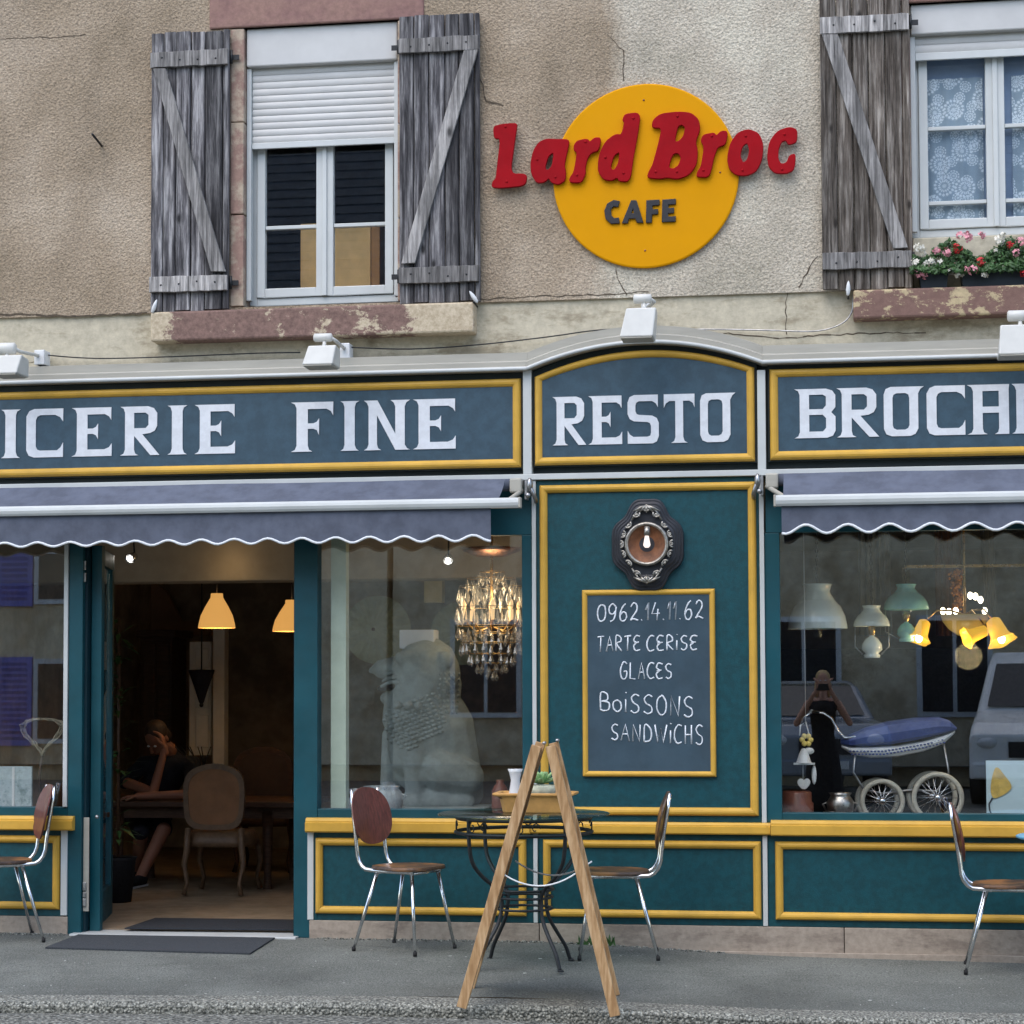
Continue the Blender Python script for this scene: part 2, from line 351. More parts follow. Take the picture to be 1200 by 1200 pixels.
def obj(name, mb, mat, parent=None, label=None, bevel=0, local=False, cat=None, group=None, kind=None, origin=None):
    """links a mesh; vertices given in world space (or the parent's own space when local)"""
    me = mb if isinstance(mb, bpy.types.Mesh) else mesh_from(mb, name)
    pw = Vector((0, 0, 0))
    if parent is not None and not local: pw = WL.get(parent.name, Vector((0, 0, 0)))
    if origin is None:
        xs = [v.co for v in me.vertices]
        origin = Vector(((min(p.x for p in xs) + max(p.x for p in xs)) / 2, (min(p.y for p in xs) + max(p.y for p in xs)) / 2, min(p.z for p in xs)))
    origin = Vector(origin)
    me.transform(Matrix.Translation(-origin))
    o = bpy.data.objects.new(name, me); col.objects.link(o)
    if mat: me.materials.append(M[mat] if isinstance(mat, str) else mat)
    o.parent = parent; o.location = origin - pw
    WL[o.name] = origin
    if bevel:
        b = o.modifiers.new('bevel', 'BEVEL'); b.width = bevel; b.segments = 2; b.limit_method = 'ANGLE'
    return _props(o, label, cat, group, kind)
def kids(o): return [c for c in bpy.data.objects if c.parent == o]
def copy_tree(o, parent=None):
    c = o.copy(); col.objects.link(c); c.parent = parent
    for ch in kids(o): copy_tree(ch, c)
    return c
def chaikin(p, it=2, k=.25):
    for _ in range(it):
        q = []
        for i in range(len(p)):
            a = p[i]; b = p[(i + 1) % len(p)]
            q.append((a[0] * (1 - k) + b[0] * k, a[1] * (1 - k) + b[1] * k)); q.append((a[0] * k + b[0] * (1 - k), a[1] * k + b[1] * (1 - k)))
        p = q
    return p
def outline_mesh(loops, depth, name='letter', bevel=0):
    """filled 2D outlines (x,z) with holes -> solid mesh standing in the XZ plane, front at y=0, back at y=depth"""
    cu = bpy.data.curves.new(name, 'CURVE'); cu.dimensions = '2D'; cu.fill_mode = 'BOTH'; cu.extrude = depth / 2 - bevel; cu.bevel_depth = bevel; cu.bevel_resolution = 1
    for lp in loops:
        s = cu.splines.new('POLY'); s.points.add(len(lp) - 1); s.use_cyclic_u = True
        for i, (x, z) in enumerate(lp): s.points[i].co = (x, z, 0, 1)
    o = bpy.data.objects.new(name, cu); col.objects.link(o)
    dg = bpy.context.evaluated_depsgraph_get(); me = bpy.data.meshes.new_from_object(o.evaluated_get(dg))
    bpy.data.objects.remove(o); bpy.data.curves.remove(cu)
    me.transform(Matrix.Translation((0, depth / 2, 0)) @ Matrix.Rotation(PI / 2, 4, 'X'))
    return me
# ------------------------------------------------------------------ ground
def gz(x, y):
    t = min(1, max(0, (x + 1.7) / 1.7)); t2 = min(1, max(0, (x + .1) / 2.5))
    return .012 - .058 * t * t * (3 - 2 * t) - .03 * t2 + .022 * min(y, 0)
def gat(px, py):
    Y = 0.0
    for _ in range(40):
        p = at(px, py, Y); z = gz(p.x, Y)
        d = (p - CAM); t = (z - CAM.z) / d.z; Y2 = CAM.y + d.y * t; Y += (Y2 - Y) * .7
    p = at(px, py, Y); return Vector((p.x, Y, gz(p.x, Y)))
def sheet(name, xs, ys, zf, mat, kind='structure'):
    mb = MB(); vs = [(x, y, zf(x, y)) for y in ys for x in xs]; nx = len(xs)
    mb.add(vs, [(j * nx + i, j * nx + i + 1, (j + 1) * nx + i + 1, (j + 1) * nx + i) for j in range(len(ys) - 1) for i in range(nx - 1)], True)
    return obj(name, mb, mat, kind=kind, origin=(0, 0, 0))
k0 = gat(0, 1166); k1 = gat(1200, 1188)
def ky(x): return k0.y + (k1.y - k0.y) * (x - k0.x) / (k1.x - k0.x)      # front edge line of the pavement
fr = lambda a, b, n_: [a + (b - a) * i / n_ for i in range(n_ + 1)]
XS = [-60, -30, -15] + fr(-8, 4, 48) + [8, 20, 60]
def pave(x, v): y = ky(x) * v if abs(x) < 20 else ky(20 if x > 0 else -20) * v; return (x, y, gz(x, y))
mb = MB(); vs = [pave(x, v) for v in fr(0, 1, 10) for x in XS]; nx = len(XS)
mb.add(vs, [(j * nx + i, j * nx + i + 1, (j + 1) * nx + i + 1, (j + 1) * nx + i) for j in range(10) for i in range(nx - 1)], True)
obj('pavement', mb, 'asphalt', kind='structure', origin=(0, 0, 0))
# kerb stones: each about 1 m long, 0.2 m wide, face 6 cm
mb0 = None; kp = None
i = 0; x = -9.0
while x < 5.5:
    L = .98; xa, xb = x + .0006, x + L - .0006
    ya, yb = ky(xa), ky(xb)
    kw = .2
    mb = MB()
    def kz(xx, yy): return gz(xx, yy) + .002
    P = [(xa, ya, kz(xa, ya)), (xb, yb, kz(xb, yb)), (xb, yb - kw + .02, kz(xb, yb - kw)), (xa, ya - kw + .02, kz(xa, ya - kw)),
         (xb, yb - kw, kz(xb, yb - kw) - .02), (xa, ya - kw, kz(xa, ya - kw) - .02), (xb, yb - kw - .005, kz(xb, yb - kw) - .3), (xa, ya - kw - .005, kz(xa, ya - kw) - .3),
         (xb, yb, kz(xb, yb) - .3), (xa, ya, kz(xa, ya) - .3)]
    mb.add(P, [(0, 1, 2, 3), (3, 2, 4, 5), (5, 4, 6, 7), (0, 9, 8, 1), (0, 3, 5, 7, 9), (1, 8, 6, 4, 2)])
    if kp is None:
        kp = bpy.data.objects.new('kerb', None); col.objects.link(kp); kp['kind'] = 'structure'; WL['kerb'] = Vector((0, 0, 0))
    obj('kerb_stone', mb, 'kerb', kp); x += L; i += 1
rz = gz(0, k0.y - .2) - .055
def roadz(x, y):
    v = gz(max(-6, min(3, x)), k0.y - .2) - .05
    return v + (0.035 if y < -3 else 0) * 0 + max(0, min(1, (-3 - y) / 8)) * .12
YS = [k0.y + .05, -3.0, -3.6, -5, -8, -12, -20, -60, -150]
sheet('road', XS, [-2.1] + YS[1:], roadz, 'road')
# the far pavement in front of the houses opposite
sheet('far_pavement', [-60, 60], [-18.8, -60], lambda x, y: .28, 'asphalt')

# ------------------------------------------------------------------ cafe building: upper wall, band, windows
WALL_Y = .12
zr = at(600, 348, WALL_Y).z            # lower edge of render
bl = thing('cafe_building', 'old stone-fronted house with beige rough render above the green cafe front', 'building', (0, WALL_Y, 0))
# window openings in world units on the wall plane
AxL = AX(286.5, 200, WALL_Y); AxR = AX(465.5, 200, WALL_Y); Az1 = at(376, 28, WALL_Y).z; Az0 = at(376, 357, WALL_Y).z
BxL = AX(1068, 150, WALL_Y); BxR = BxL + (AxR - AxL) * 1.02; Bz1 = at(1068, 4, WALL_Y).z; Bz0 = at(1100, 337, WALL_Y).z
XL, XR, ZT = -9.0, 5.0, 7.0
jw = .085
zb0 = at(600, 420, WALL_Y).z - .12
holes = [(AxL - jw, AxR + jw, Az0, Az1), (BxL - jw, BxR + jw, Bz0, Bz1)]
def wall_with_holes(mb, x0, x1, z0, z1, y0, y1, hs):
    xs = sorted({x0, x1, *[h[0] for h in hs], *[h[1] for h in hs]}); zs = sorted({z0, z1, *[h[2] for h in hs], *[h[3] for h in hs]})
    for i in range(len(xs) - 1):
        for j in range(len(zs) - 1):
            cx, cz = (xs[i] + xs[i + 1]) / 2, (zs[j] + zs[j + 1]) / 2
            if any(h[0] < cx < h[1] and h[2] < cz < h[3] for h in hs): continue
            mb.box(xs[i], xs[i + 1], y0, y1, zs[j], zs[j + 1])
    return mb
bx0 = thing  # noqa
wall = obj('wall', wall_with_holes(MB(), XL, XR, zr + .012, ZT, WALL_Y, WALL_Y + .35, holes), 'stucco', bl, origin=(0, WALL_Y, 0))
sp_x = AX(715, 200, WALL_Y)
STUCCO_MR.inputs[1].default_value = sp_x + .2; STUCCO_MR.inputs[2].default_value = sp_x + .36
holes2 = [(h[0], h[1], zb0 - 1, h[3]) if False else h for h in holes]
mb = MB(); wall_with_holes(mb, XL, XR, zb0, zr + .010, WALL_Y + .018, WALL_Y + .35, [(h[0], h[1], h[2], zr + .02) for h in holes])
obj('plaster_band', mb, 'cream', bl)
for a, b in ((XL, -5.912), (2.912, XR)): obj('lower_wall', MB().box(a, b, WALL_Y + .019, WALL_Y + .35, -.4, zb0 - .002), 'stucco', bl, origin=(0, WALL_Y, 0))
# ragged lower lip of the render and hairline cracks
def crack(pts, w_=.004, Yp=WALL_Y - .0015, nm='crack', jag=.006):
    P = [at(x, y, Yp) for x, y in pts]; Q = []
    for a, b in zip(P, P[1:]):
        k = max(2, int((b - a).length / .03))
        for q in range(k):
            t = q / k; p = a.lerp(b, t); p.x += random.uniform(-jag, jag); p.z += random.uniform(-jag, jag); Q.append(p)
    Q.append(P[-1]); mb = MB()
    for a, b in zip(Q, Q[1:]):
        d = (b - a).normalized(); s = Vector((-d.z, 0, d.x)) * random.uniform(.4, 1) * w_ / 2
        mb.quad(a - s, a + s, b + s, b - s)
    return obj(nm, mb, 'crack', bl)
M['crack'] = pmat('dark_crack', lin(84, 74, 62), .95, .2, 30)
crack([(0, 45), (40, 44), (75, 43), (100, 40)], .006); crack([(0, 368), (60, 370), (120, 369), (172, 366)], .014)
crack([(562, 88), (570, 118), (590, 124)], .012); crack([(712, 40), (730, 60), (731, 95)], .006)
crack([(722, 315), (727, 335), (735, 346)], .006); crack([(958, 300), (945, 320), (936, 337)], .009)
crack([(560, 351), (640, 347), (720, 345), (760, 342)], .008); crack([(923, 341), (921, 360), (922, 392)], .006, WALL_Y + .0165)
crack([(800, 391), (860, 391), (920, 396), (1000, 391), (1085, 390)], .008, WALL_Y + .0165)
crack([(30, 425), (60, 424)], .005, WALL_Y + .0165)

# red sandstone surrounds
def jz(z0, z1, x0, x1, y0=WALL_Y - .012, y1=WALL_Y + .33):
    return MB().box(x0, x1, y0, y1, z0, z1)
def stone_column(x0, x1, z0, z1):
    z = z0
    while z < z1 - .02:
        h = min(random.uniform(.38, .62), z1 - z)
        if z1 - (z + h) < .2: h = z1 - z
        obj('stone', MB().box(x0, x1, WALL_Y - .004 - random.uniform(0, .006), WALL_Y + .30, z + .003, z + h - .003), 'jamb_stone', bl, bevel=.006); z += h
stone_column(AxL - jw, AxL - .003, Az0 + .003, Az1 - .002); stone_column(AxR + .003, AxR + jw, Az0 + .003, Az1 - .002)
stone_column(BxL - jw, BxL - .003, Bz0 + .003, Bz1 - .002); stone_column(BxR + .003, BxR + jw, Bz0 + .003, Bz1 - .002)
lx0 = AX(246, 20, WALL_Y)
obj('lintel', MB().box(lx0, AX(497, 0, WALL_Y), WALL_Y - .015, WALL_Y + .33, Az1, Az1 + .25), 'lintel_stone', bl, bevel=.01)
obj('lintel', MB().box(BxL - .2, BxR + .2, WALL_Y - .015, WALL_Y + .33, Bz1, Bz1 + .25), 'lintel_stone', bl, bevel=.01)
SA_Y = WALL_Y - .10
obj('sill', MB().box(AX(176, 380, SA_Y), AX(555, 370, SA_Y), SA_Y, WALL_Y + .2, at(365, 399 - 4.5, SA_Y).z, at(365, 359.5, SA_Y).z), 'sill_worn', bl, bevel=.012)
obj('sill', MB().box(AX(1000, 350, SA_Y), BxR + .35, SA_Y, WALL_Y + .2, at(1100, 370.5, SA_Y).z, at(1100, 336.5, SA_Y).z), 'sill_stone', bl, bevel=.012)
sillA_top = at(365, 359.5, SA_Y).z; sillB_top = at(1100, 336.5, SA_Y).z

# white plastic windows with roller shutters
def up_window(x0, x1, z0, z1, box_z, slat_z, bars, nsl, lab):
    Y = WALL_Y + .12; g = .012
    wz0 = z0
    mb = MB(); fw = .045
    mb.box(x0, x0 + fw, Y, Y + .07, wz0, z1); mb.box(x1 - fw, x1, Y, Y + .07, wz0, z1)
    mb.box(x0 + fw, x1 - fw, Y, Y + .07, wz0, wz0 + .045); mb.box(x0 + fw, x1 - fw, Y, Y + .07, z1 - .05, z1)
    win = obj('window', mb, 'pvc', bl, label=lab, bevel=.004)
    cx = (x0 + x1) / 2; sz1 = z1 - .052; sz0 = wz0 + .047
    for (a, b) in ((x0 + fw + .002, cx - .002), (cx + .002, x1 - fw - .002)):
        st = .05; Ys = Y - .012; mb = MB()
        mb.box(a, a + st, Ys, Ys + .05, sz0, sz1); mb.box(b - st, b, Ys, Ys + .05, sz0, sz1)
        mb.box(a + st, b - st, Ys, Ys + .05, sz0, sz0 + .055); mb.box(a + st, b - st, Ys, Ys + .05, sz1 - .06, sz1)
        obj('sash_frame', mb, 'pvc', win, bevel=.005)
        for zb in bars: obj('glazing_bar', MB().box(a + st + .001, b - st - .001, Ys + .008, Ys + .045, zb - .011, zb + .011), 'pvc', win, bevel=.003)
        zz = [sz0 + .055] + [q for q in bars] + [sz1 - .06]
        for q0, q1 in zip(zz, zz[1:]):
            obj('pane', MB().box(a + st - .006, b - st + .006, Ys + .022, Ys + .028, q0 + .002, q1 - .002), 'glass_up', win)
    obj('meeting_strip', MB().box(cx - .014, cx + .014, Y - .024, Y - .0125, sz0, sz1), 'pvc', win, bevel=.004)
    # roller box, guides and slats
    obj('roller_box', MB().box(x0 + .004, x1 - .004, Y - .10, Y - .03, box_z, z1 - .002), 'slat', win, bevel=.008)
    for (a, b) in ((x0, x0 + .028), (x1 - .028, x1)):
        obj('shutter_guide', MB().box(a, b, Y - .075, Y - .03, wz0 + .02, box_z - .002), 'pvc', win, bevel=.003)
    h = (box_z - slat_z) / nsl
    me = None
    for k in range(nsl):
        za = slat_z + k * h
        if k == 0:
            obj('bottom_bar', MB().box(x0 + .03, x1 - .03, Y - .063, Y - .045, za, za + h - .004), 'pvc', win, bevel=.003); continue
        mb = MB(); n_ = 5; vs = []
        for q in range(n_ + 1):
            t = q / n_; y = Y - .05 - .0045 * math.sin(PI * t) ** .6
            vs += [(x0 + .03, y, za + t * (h - .003)), (x1 - .03, y, za + t * (h - .003))]
        mb.add(vs, [(2 * q, 2 * q + 1, 2 * q + 3, 2 * q + 2) for q in range(n_)], True)
        mb.box(x0 + .03, x1 - .03, Y - .048, Y - .046, za, za + h)
        obj('slat', mb, 'slat', win)
    return win
YW = WALL_Y + .11
Abars = [at(338, 266, YW).z]
winA = up_window(AxL, AxR, at(376, 356, YW).z, Az1, at(375, 74, WALL_Y + .02).z, at(375, 171, WALL_Y + .05).z, Abars, 12, 'white window with its roller shutter half lowered')
winB = up_window(BxL, BxR, at(1118, 277, YW).z, Bz1, at(1118, 38, WALL_Y + .02).z, at(1118, 68.5, WALL_Y + .05).z, [at(1118, 149.5, YW).z, at(1118, 237, YW).z], 3, 'white window with lace curtain behind it')
# low rail / timber base under window B
obj('window_base', MB().box(BxL + .003, BxR - .003, WALL_Y + .05, WALL_Y + .2, sillB_top, at(1118, 280, YW).z), 'cream', bl, bevel=.006)

# rooms behind the windows
def room(name, x0, x1, y0, y1, z0, z1, mat):
    mb = MB(); v = [(x, y, z) for z in (z0, z1) for y in (y0, y1) for x in (x0, x1)]
    mb.add(v, [(0, 2, 3, 1), (4, 5, 7, 6), (2, 6, 7, 3), (0, 4, 6, 2), (1, 3, 7, 5)])
    return obj(name, mb, mat, bl)
room('room_upstairs', AxL - .8, AxR + .8, WALL_Y + .36, WALL_Y + 3, Az0 - .3, Az1 + .3, 'room_dark')
room('room_upstairs', BxL - .8, BxR + .8, WALL_Y + .36, WALL_Y + 3, Bz0 - .3, Bz1 + .3, 'room_dark')
# ochre wardrobe back leaning in window A
cY = WALL_Y + .45
def px_box(x0, x1, y0, y1, Y, Yb):     # box from photo rectangle at depth Y..Yb
    xm, ym = (x0 + x1) / 2, (y0 + y1) / 2
    return MB().box(AX(x0, ym, Y), AX(x1, ym, Y), Y, Yb, AZ(xm, y1, Y), AZ(xm, y0, Y))
t = thing('wardrobe', 'ochre wooden wardrobe side seen behind the lower panes of the left window', 'wardrobe', at(400, 380, cY))
obj('panel', px_box(374, 434, 262, 380, cY + .02, cY + .4), 'ochre', t)
obj('corner_post', px_box(352, 373, 262, 380, cY - .01, cY + .4), 'ochre', t, bevel=.004)
obj('corner_post', px_box(435, 445, 262, 380, cY - .01, cY + .4), 'ochre_dark', t, bevel=.004)
# lace curtain
m, n = nmat('lace'); tc = add(n, 'ShaderNodeTexCoord')
def rosette(scale, off, lo, hi, petals):
    mp = add(n, 'ShaderNodeMapping'); mp.inputs['Location'].default_value = off
    s0 = add(n, 'ShaderNodeSeparateXYZ'); c0_ = add(n, 'ShaderNodeCombineXYZ'); n.links.new(tc.outputs['Object'], s0.inputs[0]); n.links.new(s0.outputs[0], c0_.inputs[0]); n.links.new(s0.outputs[2], c0_.inputs[1]); n.links.new(c0_.outputs[0], mp.inputs[0])
    v = add(n, 'ShaderNodeTexVoronoi'); v.voronoi_dimensions = '2D'; v.inputs['Scale'].default_value = scale; v.inputs['Randomness'].default_value = .7; n.links.new(mp.outputs[0], v.inputs[0])
    sv = add(n, 'ShaderNodeVectorMath', operation='SCALE'); sv.inputs[3].default_value = scale; n.links.new(mp.outputs[0], sv.inputs[0])
    pv = add(n, 'ShaderNodeVectorMath', operation='SCALE'); pv.inputs[3].default_value = scale; n.links.new(v.outputs['Position'], pv.inputs[0])
    sb = add(n, 'ShaderNodeVectorMath', operation='SUBTRACT'); n.links.new(sv.outputs[0], sb.inputs[0]); n.links.new(pv.outputs[0], sb.inputs[1])
    s = add(n, 'ShaderNodeSeparateXYZ'); n.links.new(sb.outputs[0], s.inputs[0])
    a = add(n, 'ShaderNodeMath', operation='ARCTAN2'); n.links.new(s.outputs[0], a.inputs[0]); n.links.new(s.outputs[1], a.inputs[1])
    mu = add(n, 'ShaderNodeMath', operation='MULTIPLY'); mu.inputs[1].default_value = petals; n.links.new(a.outputs[0], mu.inputs[0])
    si = add(n, 'ShaderNodeMath', operation='SINE'); n.links.new(mu.outputs[0], si.inputs[0])
    rd = add(n, 'ShaderNodeMath', operation='MULTIPLY'); rd.inputs[1].default_value = 42; n.links.new(v.outputs['Distance'], rd.inputs[0])
    r2 = add(n, 'ShaderNodeMath', operation='SINE'); n.links.new(rd.outputs[0], r2.inputs[0])
    pr = add(n, 'ShaderNodeMath', operation='ADD'); n.links.new(si.outputs[0], pr.inputs[0]); n.links.new(r2.outputs[0], pr.inputs[1])
    pk = ramp(n, pr.outputs[0], [(.0, grey(.15)), (.6, grey(1))])
    dk = ramp(n, v.outputs['Distance'], [(lo, grey(1)), (hi, grey(0))])
    return mix(n, 1.0, pk, dk, 'MULTIPLY')
r1 = rosette(6.5, (0, 0, 0), .40, .44, 16); r2_ = rosette(11, (3.3, 1.1, 0), .34, .38, 11)
f = mix(n, 1.0, r1, r2_, 'LIGHTEN')
finish(n, mix(n, f, lin(142, 160, 170), lin(214, 224, 228)), .9); M['lace'] = m  # blue-grey ground: the sky's reflection is put into the white curtain's colour
cur_t = thing('lace_curtain', 'white lace curtain with round flower rosettes behind the right window', 'curtain', at(1130, 270, WALL_Y + .165))
for (a, b) in ((1083, 1152), (1186, 1260)):
    x0, x1 = AX(a, 150, WALL_Y + .165), AX(b, 150, WALL_Y + .165); mb = MB(); N = 30; vs = []
    for q in range(N + 1):
        x = x0 + (x1 - x0) * q / N; y = WALL_Y + .165 + .006 * math.sin(q * .9)
        vs += [(x, y, AZ(1118, 290, WALL_Y + .165)), (x, y, AZ(1118, 92, WALL_Y + .165))]
    mb.add(vs, [(2 * q, 2 * q + 2, 2 * q + 3, 2 * q + 1) for q in range(N)], True); obj('curtain_panel', mb, 'lace', cur_t)
M['voile'] = pmat('blue_grey_blind', lin(132, 152, 176), .9, .05, 3)
obj('blind', MB().box(BxL + .04, BxR - .04, WALL_Y + .18, WALL_Y + .182, Bz0, Bz1 - .15), 'voile', cur_t)

# ------------------------------------------------------------------ wooden shutters
def shutter(label, q, planks, rails, brace, mat, hinge_side, extra=0):
    """q: photo corners (xl_top, xl_bot, xr_top, xr_bot, ytopL, ytopR, ybotL, ybotR)"""
    Y = WALL_Y - .055
    x0 = (AX(q[0], q[4], Y) + AX(q[1], q[6], Y)) / 2; x1 = (AX(q[2], q[5], Y) + AX(q[3], q[7], Y)) / 2
    z1 = (AZ(q[0], q[4], Y) + AZ(q[2], q[5], Y)) / 2; z0 = (AZ(q[1], q[6], Y) + AZ(q[3], q[7], Y)) / 2
    t = thing('wooden_shutter', label, 'shutter', ((x0 + x1) / 2, Y, z0), 'weathered board shutters hooked open on the wall')
    wsum = sum(planks); x = x0
    for k, pw in enumerate(planks):
        wd = pw / wsum * (x1 - x0); dy = random.uniform(-.003, .003); zt = z1 + random.uniform(-.006, .004); zb = z0 + random.uniform(-.004, .006)
        a = random.uniform(-.002, .002); g = .006
        mb = MB(); xs = [x + g / 2, x + g / 2 + .006, x + wd - g / 2 - .006, x + wd - g / 2]
        N = 14; vs = []
        for i in range(N + 1):        # slightly uneven edges along the board
            z = zb + (zt - zb) * i / N; e = random.uniform(-.0012, .0012)
            vs += [(xs[0] + e, Y + dy + .006, z), (xs[1] + e, Y + dy, z), (xs[2] + e, Y + dy + a, z), (xs[3] + e, Y + dy + a + .006, z), (xs[3] + e, Y + .026, z), (xs[0] + e, Y + .026, z)]
        fs = [(i * 6 + k2, i * 6 + (k2 + 1) % 6, (i + 1) * 6 + (k2 + 1) % 6, (i + 1) * 6 + k2) for i in range(N) for k2 in range(6)]
        fs += [tuple(range(6)), tuple(N * 6 + i for i in range(6))]
        mb.add(vs, fs); obj('plank', mb, mat, t); x += wd
    for (yt, yb) in rails:
        xm = (q[0] + q[2]) / 2
        Yr = Y - .028; za, zb = AZ(xm, yb, Yr), AZ(xm, yt, Yr)
        mb = MB(); N = 12; vs = []
        for i in range(N + 1):
            xx = x0 + .004 + (x1 - x0 - .008) * i / N; e = random.uniform(-.003, .003); e2 = random.uniform(-.003, .003)
            vs += [(xx, Yr, za + e), (xx, Yr, zb + e2), (xx, Y - .004, zb + e2), (xx, Y - .004, za + e)]
        fs = [(i * 4 + k2, i * 4 + (k2 + 1) % 4, (i + 1) * 4 + (k2 + 1) % 4, (i + 1) * 4 + k2) for i in range(N) for k2 in range(4)] + [(0, 1, 2, 3), (N * 4, N * 4 + 1, N * 4 + 2, N * 4 + 3)]
        mb.add(vs, fs); obj('rail', mb, 'rail', t, bevel=.003)
        mbn = MB()
        for i in range(3 + (x1 - x0 > .46)):
            xx = x0 + (x1 - x0) * (i + .7) / (3.4 + (x1 - x0 > .46)); mbn.ell((xx, Yr - .001, (za + zb) / 2 + random.uniform(-.012, .012)), (.006, .004, .006), 8, 4)
        obj('nails', mbn, 'iron', t, kind='stuff')
    Yb = Y - .026; p = [at(bx_, by_, Yb) for bx_, by_ in brace]
    mb = MB(); vs = [(c.x, Yb, c.z) for c in p] + [(c.x, Y - .004, c.z) for c in p]
    mb.add(vs, [(0, 1, 2, 3), (7, 6, 5, 4), (0, 4, 5, 1), (1, 5, 6, 2), (2, 6, 7, 3), (3, 7, 4, 0)]); obj('brace', mb, 'rail', t, bevel=.003)
    hx = x1 if hinge_side == 'R' else x0; s = 1 if hinge_side == 'R' else -1
    for (yt, yb) in rails:
        zc = AZ((q[0] + q[2]) / 2, (yt + yb) / 2, Y)
        mb = MB().tube([(hx + s * .006, Y + .02, zc - .04), (hx + s * .006, Y + .02, zc + .04)], .008, 8); mb.box(min(hx, hx + s * .05), max(hx, hx + s * .05), Y + .028, Y + .036, zc - .015, zc + .015)
        obj('hinge', mb, 'iron', t)
    return t
shutter('grey weathered board shutter left of the half-shuttered window', (176.5, 176, 269, 268, 39, 35, 366, 362), [15, 15, 18, 17, 21, 8],
        [(59, 77), (323, 341)], [(179, 80), (194, 80), (264, 318), (247, 318)], 'plank', 'R')
shutter('grey weathered board shutter right of the half-shuttered window', (466.5, 468, 561.5, 563.5, 19, 15, 356, 352), [18, 18, 19, 17, 18, 7],
        [(43, 60), (312, 331)], [(544, 57), (560, 57), (486, 308), (470, 309)], 'plank', 'L')
shutter('tall brownish board shutter beside the window with flowers', (961, 962, 1066, 1069, -9, -12, 341, 336), [19, 18, 18, 19, 19, 9],
        [(17.5, 37), (295, 314.5)], [(963, 40), (982, 40), (1064, 290), (1047, 291)], 'plank_brown', 'R')
# shutter holders
def stop_(label, px, py, lean):
    Y = WALL_Y - .10; c = at(px, py, Y); t = thing('shutter_catch', label, 'shutter catch', (c.x, WALL_Y, c.z - .03), 'white shutter catches')
    prof = [(.0, -.045), (.009, -.035), (.013, -.01), (.011, .015), (.006, .035), (.0, .045)]
    mb = MB().lathe(prof, (0, 0, 0), 10); R_ = Matrix.Rotation(lean, 3, 'Y'); mb.v = [tuple(R_ @ Vector(v) + c) for v in mb.v]
    obj('finial', mb, 'white', t); obj('pin', MB().tube([(c.x, Y, c.z - .03), (c.x, WALL_Y + .03, c.z - .035)], .006, 8), 'iron', t)
stop_('white teardrop shutter catch at the left foot of the left shutter', 181, 359, .35)
stop_('white teardrop shutter catch at the right end of the left window sill', 555, 348, -.6)
stop_('white teardrop shutter catch beside the sill with the flower boxes', 994, 338, .05)
# iron pin in the wall
p0, p1 = at(108, 157, WALL_Y - .16), at(120, 172, WALL_Y + .01)
_props(obj('wall_pin', MB().tube([p0, p1], .007, 8), 'iron'), 'rusty iron rod sticking out of the beige wall left of the shutters', 'iron rod')

# ------------------------------------------------------------------ flower boxes
def flower_cluster(mb, c, r):
    for k in range(9):
        d = Vector((random.gauss(0, 1), random.gauss(0, 1) - .5, random.gauss(0, 1))).normalized(); p = Vector(c) + d * r * random.uniform(.45, 1)
        for q in range(4):
            a = q * PI / 2 + random.random(); u = d.orthogonal().normalized(); v = d.cross(u); e = u * math.cos(a) + v * math.sin(a); s = r * .55; w_ = d.cross(e) * s * .42
            mb.add([p, p + e * s * .6 + w_, p + e * s + d * s * .15, p + e * s * .6 - w_], [(0, 1, 2, 3)])
def planter_box(label, x0, x1, ztop_px, zbot_px, blossoms, Y=SA_Y + .03, seed=1):
    random.seed(seed)
    xa, xb = AX(x0, 320, Y), AX(x1, 320, Y); zb = sillB_top + .002; zt = AZ((x0 + min(x1, 1200)) / 2, ztop_px, Y)
    t = thing('flower_box', label, 'flower box', ((xa + xb) / 2, Y + .06, zb), 'flower boxes on the right window sill')
    mb = MB(); d = .012
    ring = lambda z, e: [(xa + e, Y + e, z), (xb - e, Y + e, z), (xb - e, Y + .16 - e, z), (xa + e, Y + .16 - e, z)]
    vs = ring(zb, d) + ring(zt - .01, 0) + ring(zt, -.006) + ring(zt, .008) + ring(zb + .02, d + .01)
    fs = [(3, 2, 1, 0)] + [(i * 4 + k, i * 4 + (k + 1) % 4, i * 4 + 4 + (k + 1) % 4, i * 4 + 4 + k) for i in range(4) for k in range(4)] + [(16, 17, 18, 19)]
    obj('trough', mb.add(vs, fs), 'trough', t)
    mb = MB()
    for k in range(int((xb - xa) * 3300)):
        x = random.uniform(xa - .05, xb + .03); u = random.random(); z = zt - .04 + u * (.15 + .05 * math.sin(x * 19)); y = Y + .07 + random.uniform(-.12, .08) * (1.2 - u * .6)
        if z < zt and y > Y - .005: y = Y - random.uniform(.01, .05)
        s = random.uniform(.010, .021); nr = Vector((random.gauss(0, .6), -1 + random.gauss(0, .5), random.gauss(.3, .6))).normalized(); e = nr.orthogonal().normalized()
        e = Matrix.Rotation(random.uniform(0, 6.28), 3, nr) @ e; f_ = nr.cross(e); c = Vector((x, y, z))
        mb.add([c - e * s, c - f_ * s * .7 - e * s * .2, c + e * s, c + f_ * s * .7 - e * s * .2, c + nr * s * .25], [(0, 1, 4), (1, 2, 4), (2, 3, 4), (3, 0, 4)])
    obj('foliage', mb, 'leaf', t, kind='stuff')
    for (bx_, by_, r, c_) in blossoms:
        c = at(bx_, by_, Y - random.uniform(0, .05)); mb = MB(); flower_cluster(mb, c, r / SC(Y)); obj('flower', mb, 'petal_' + c_, t)
    return t
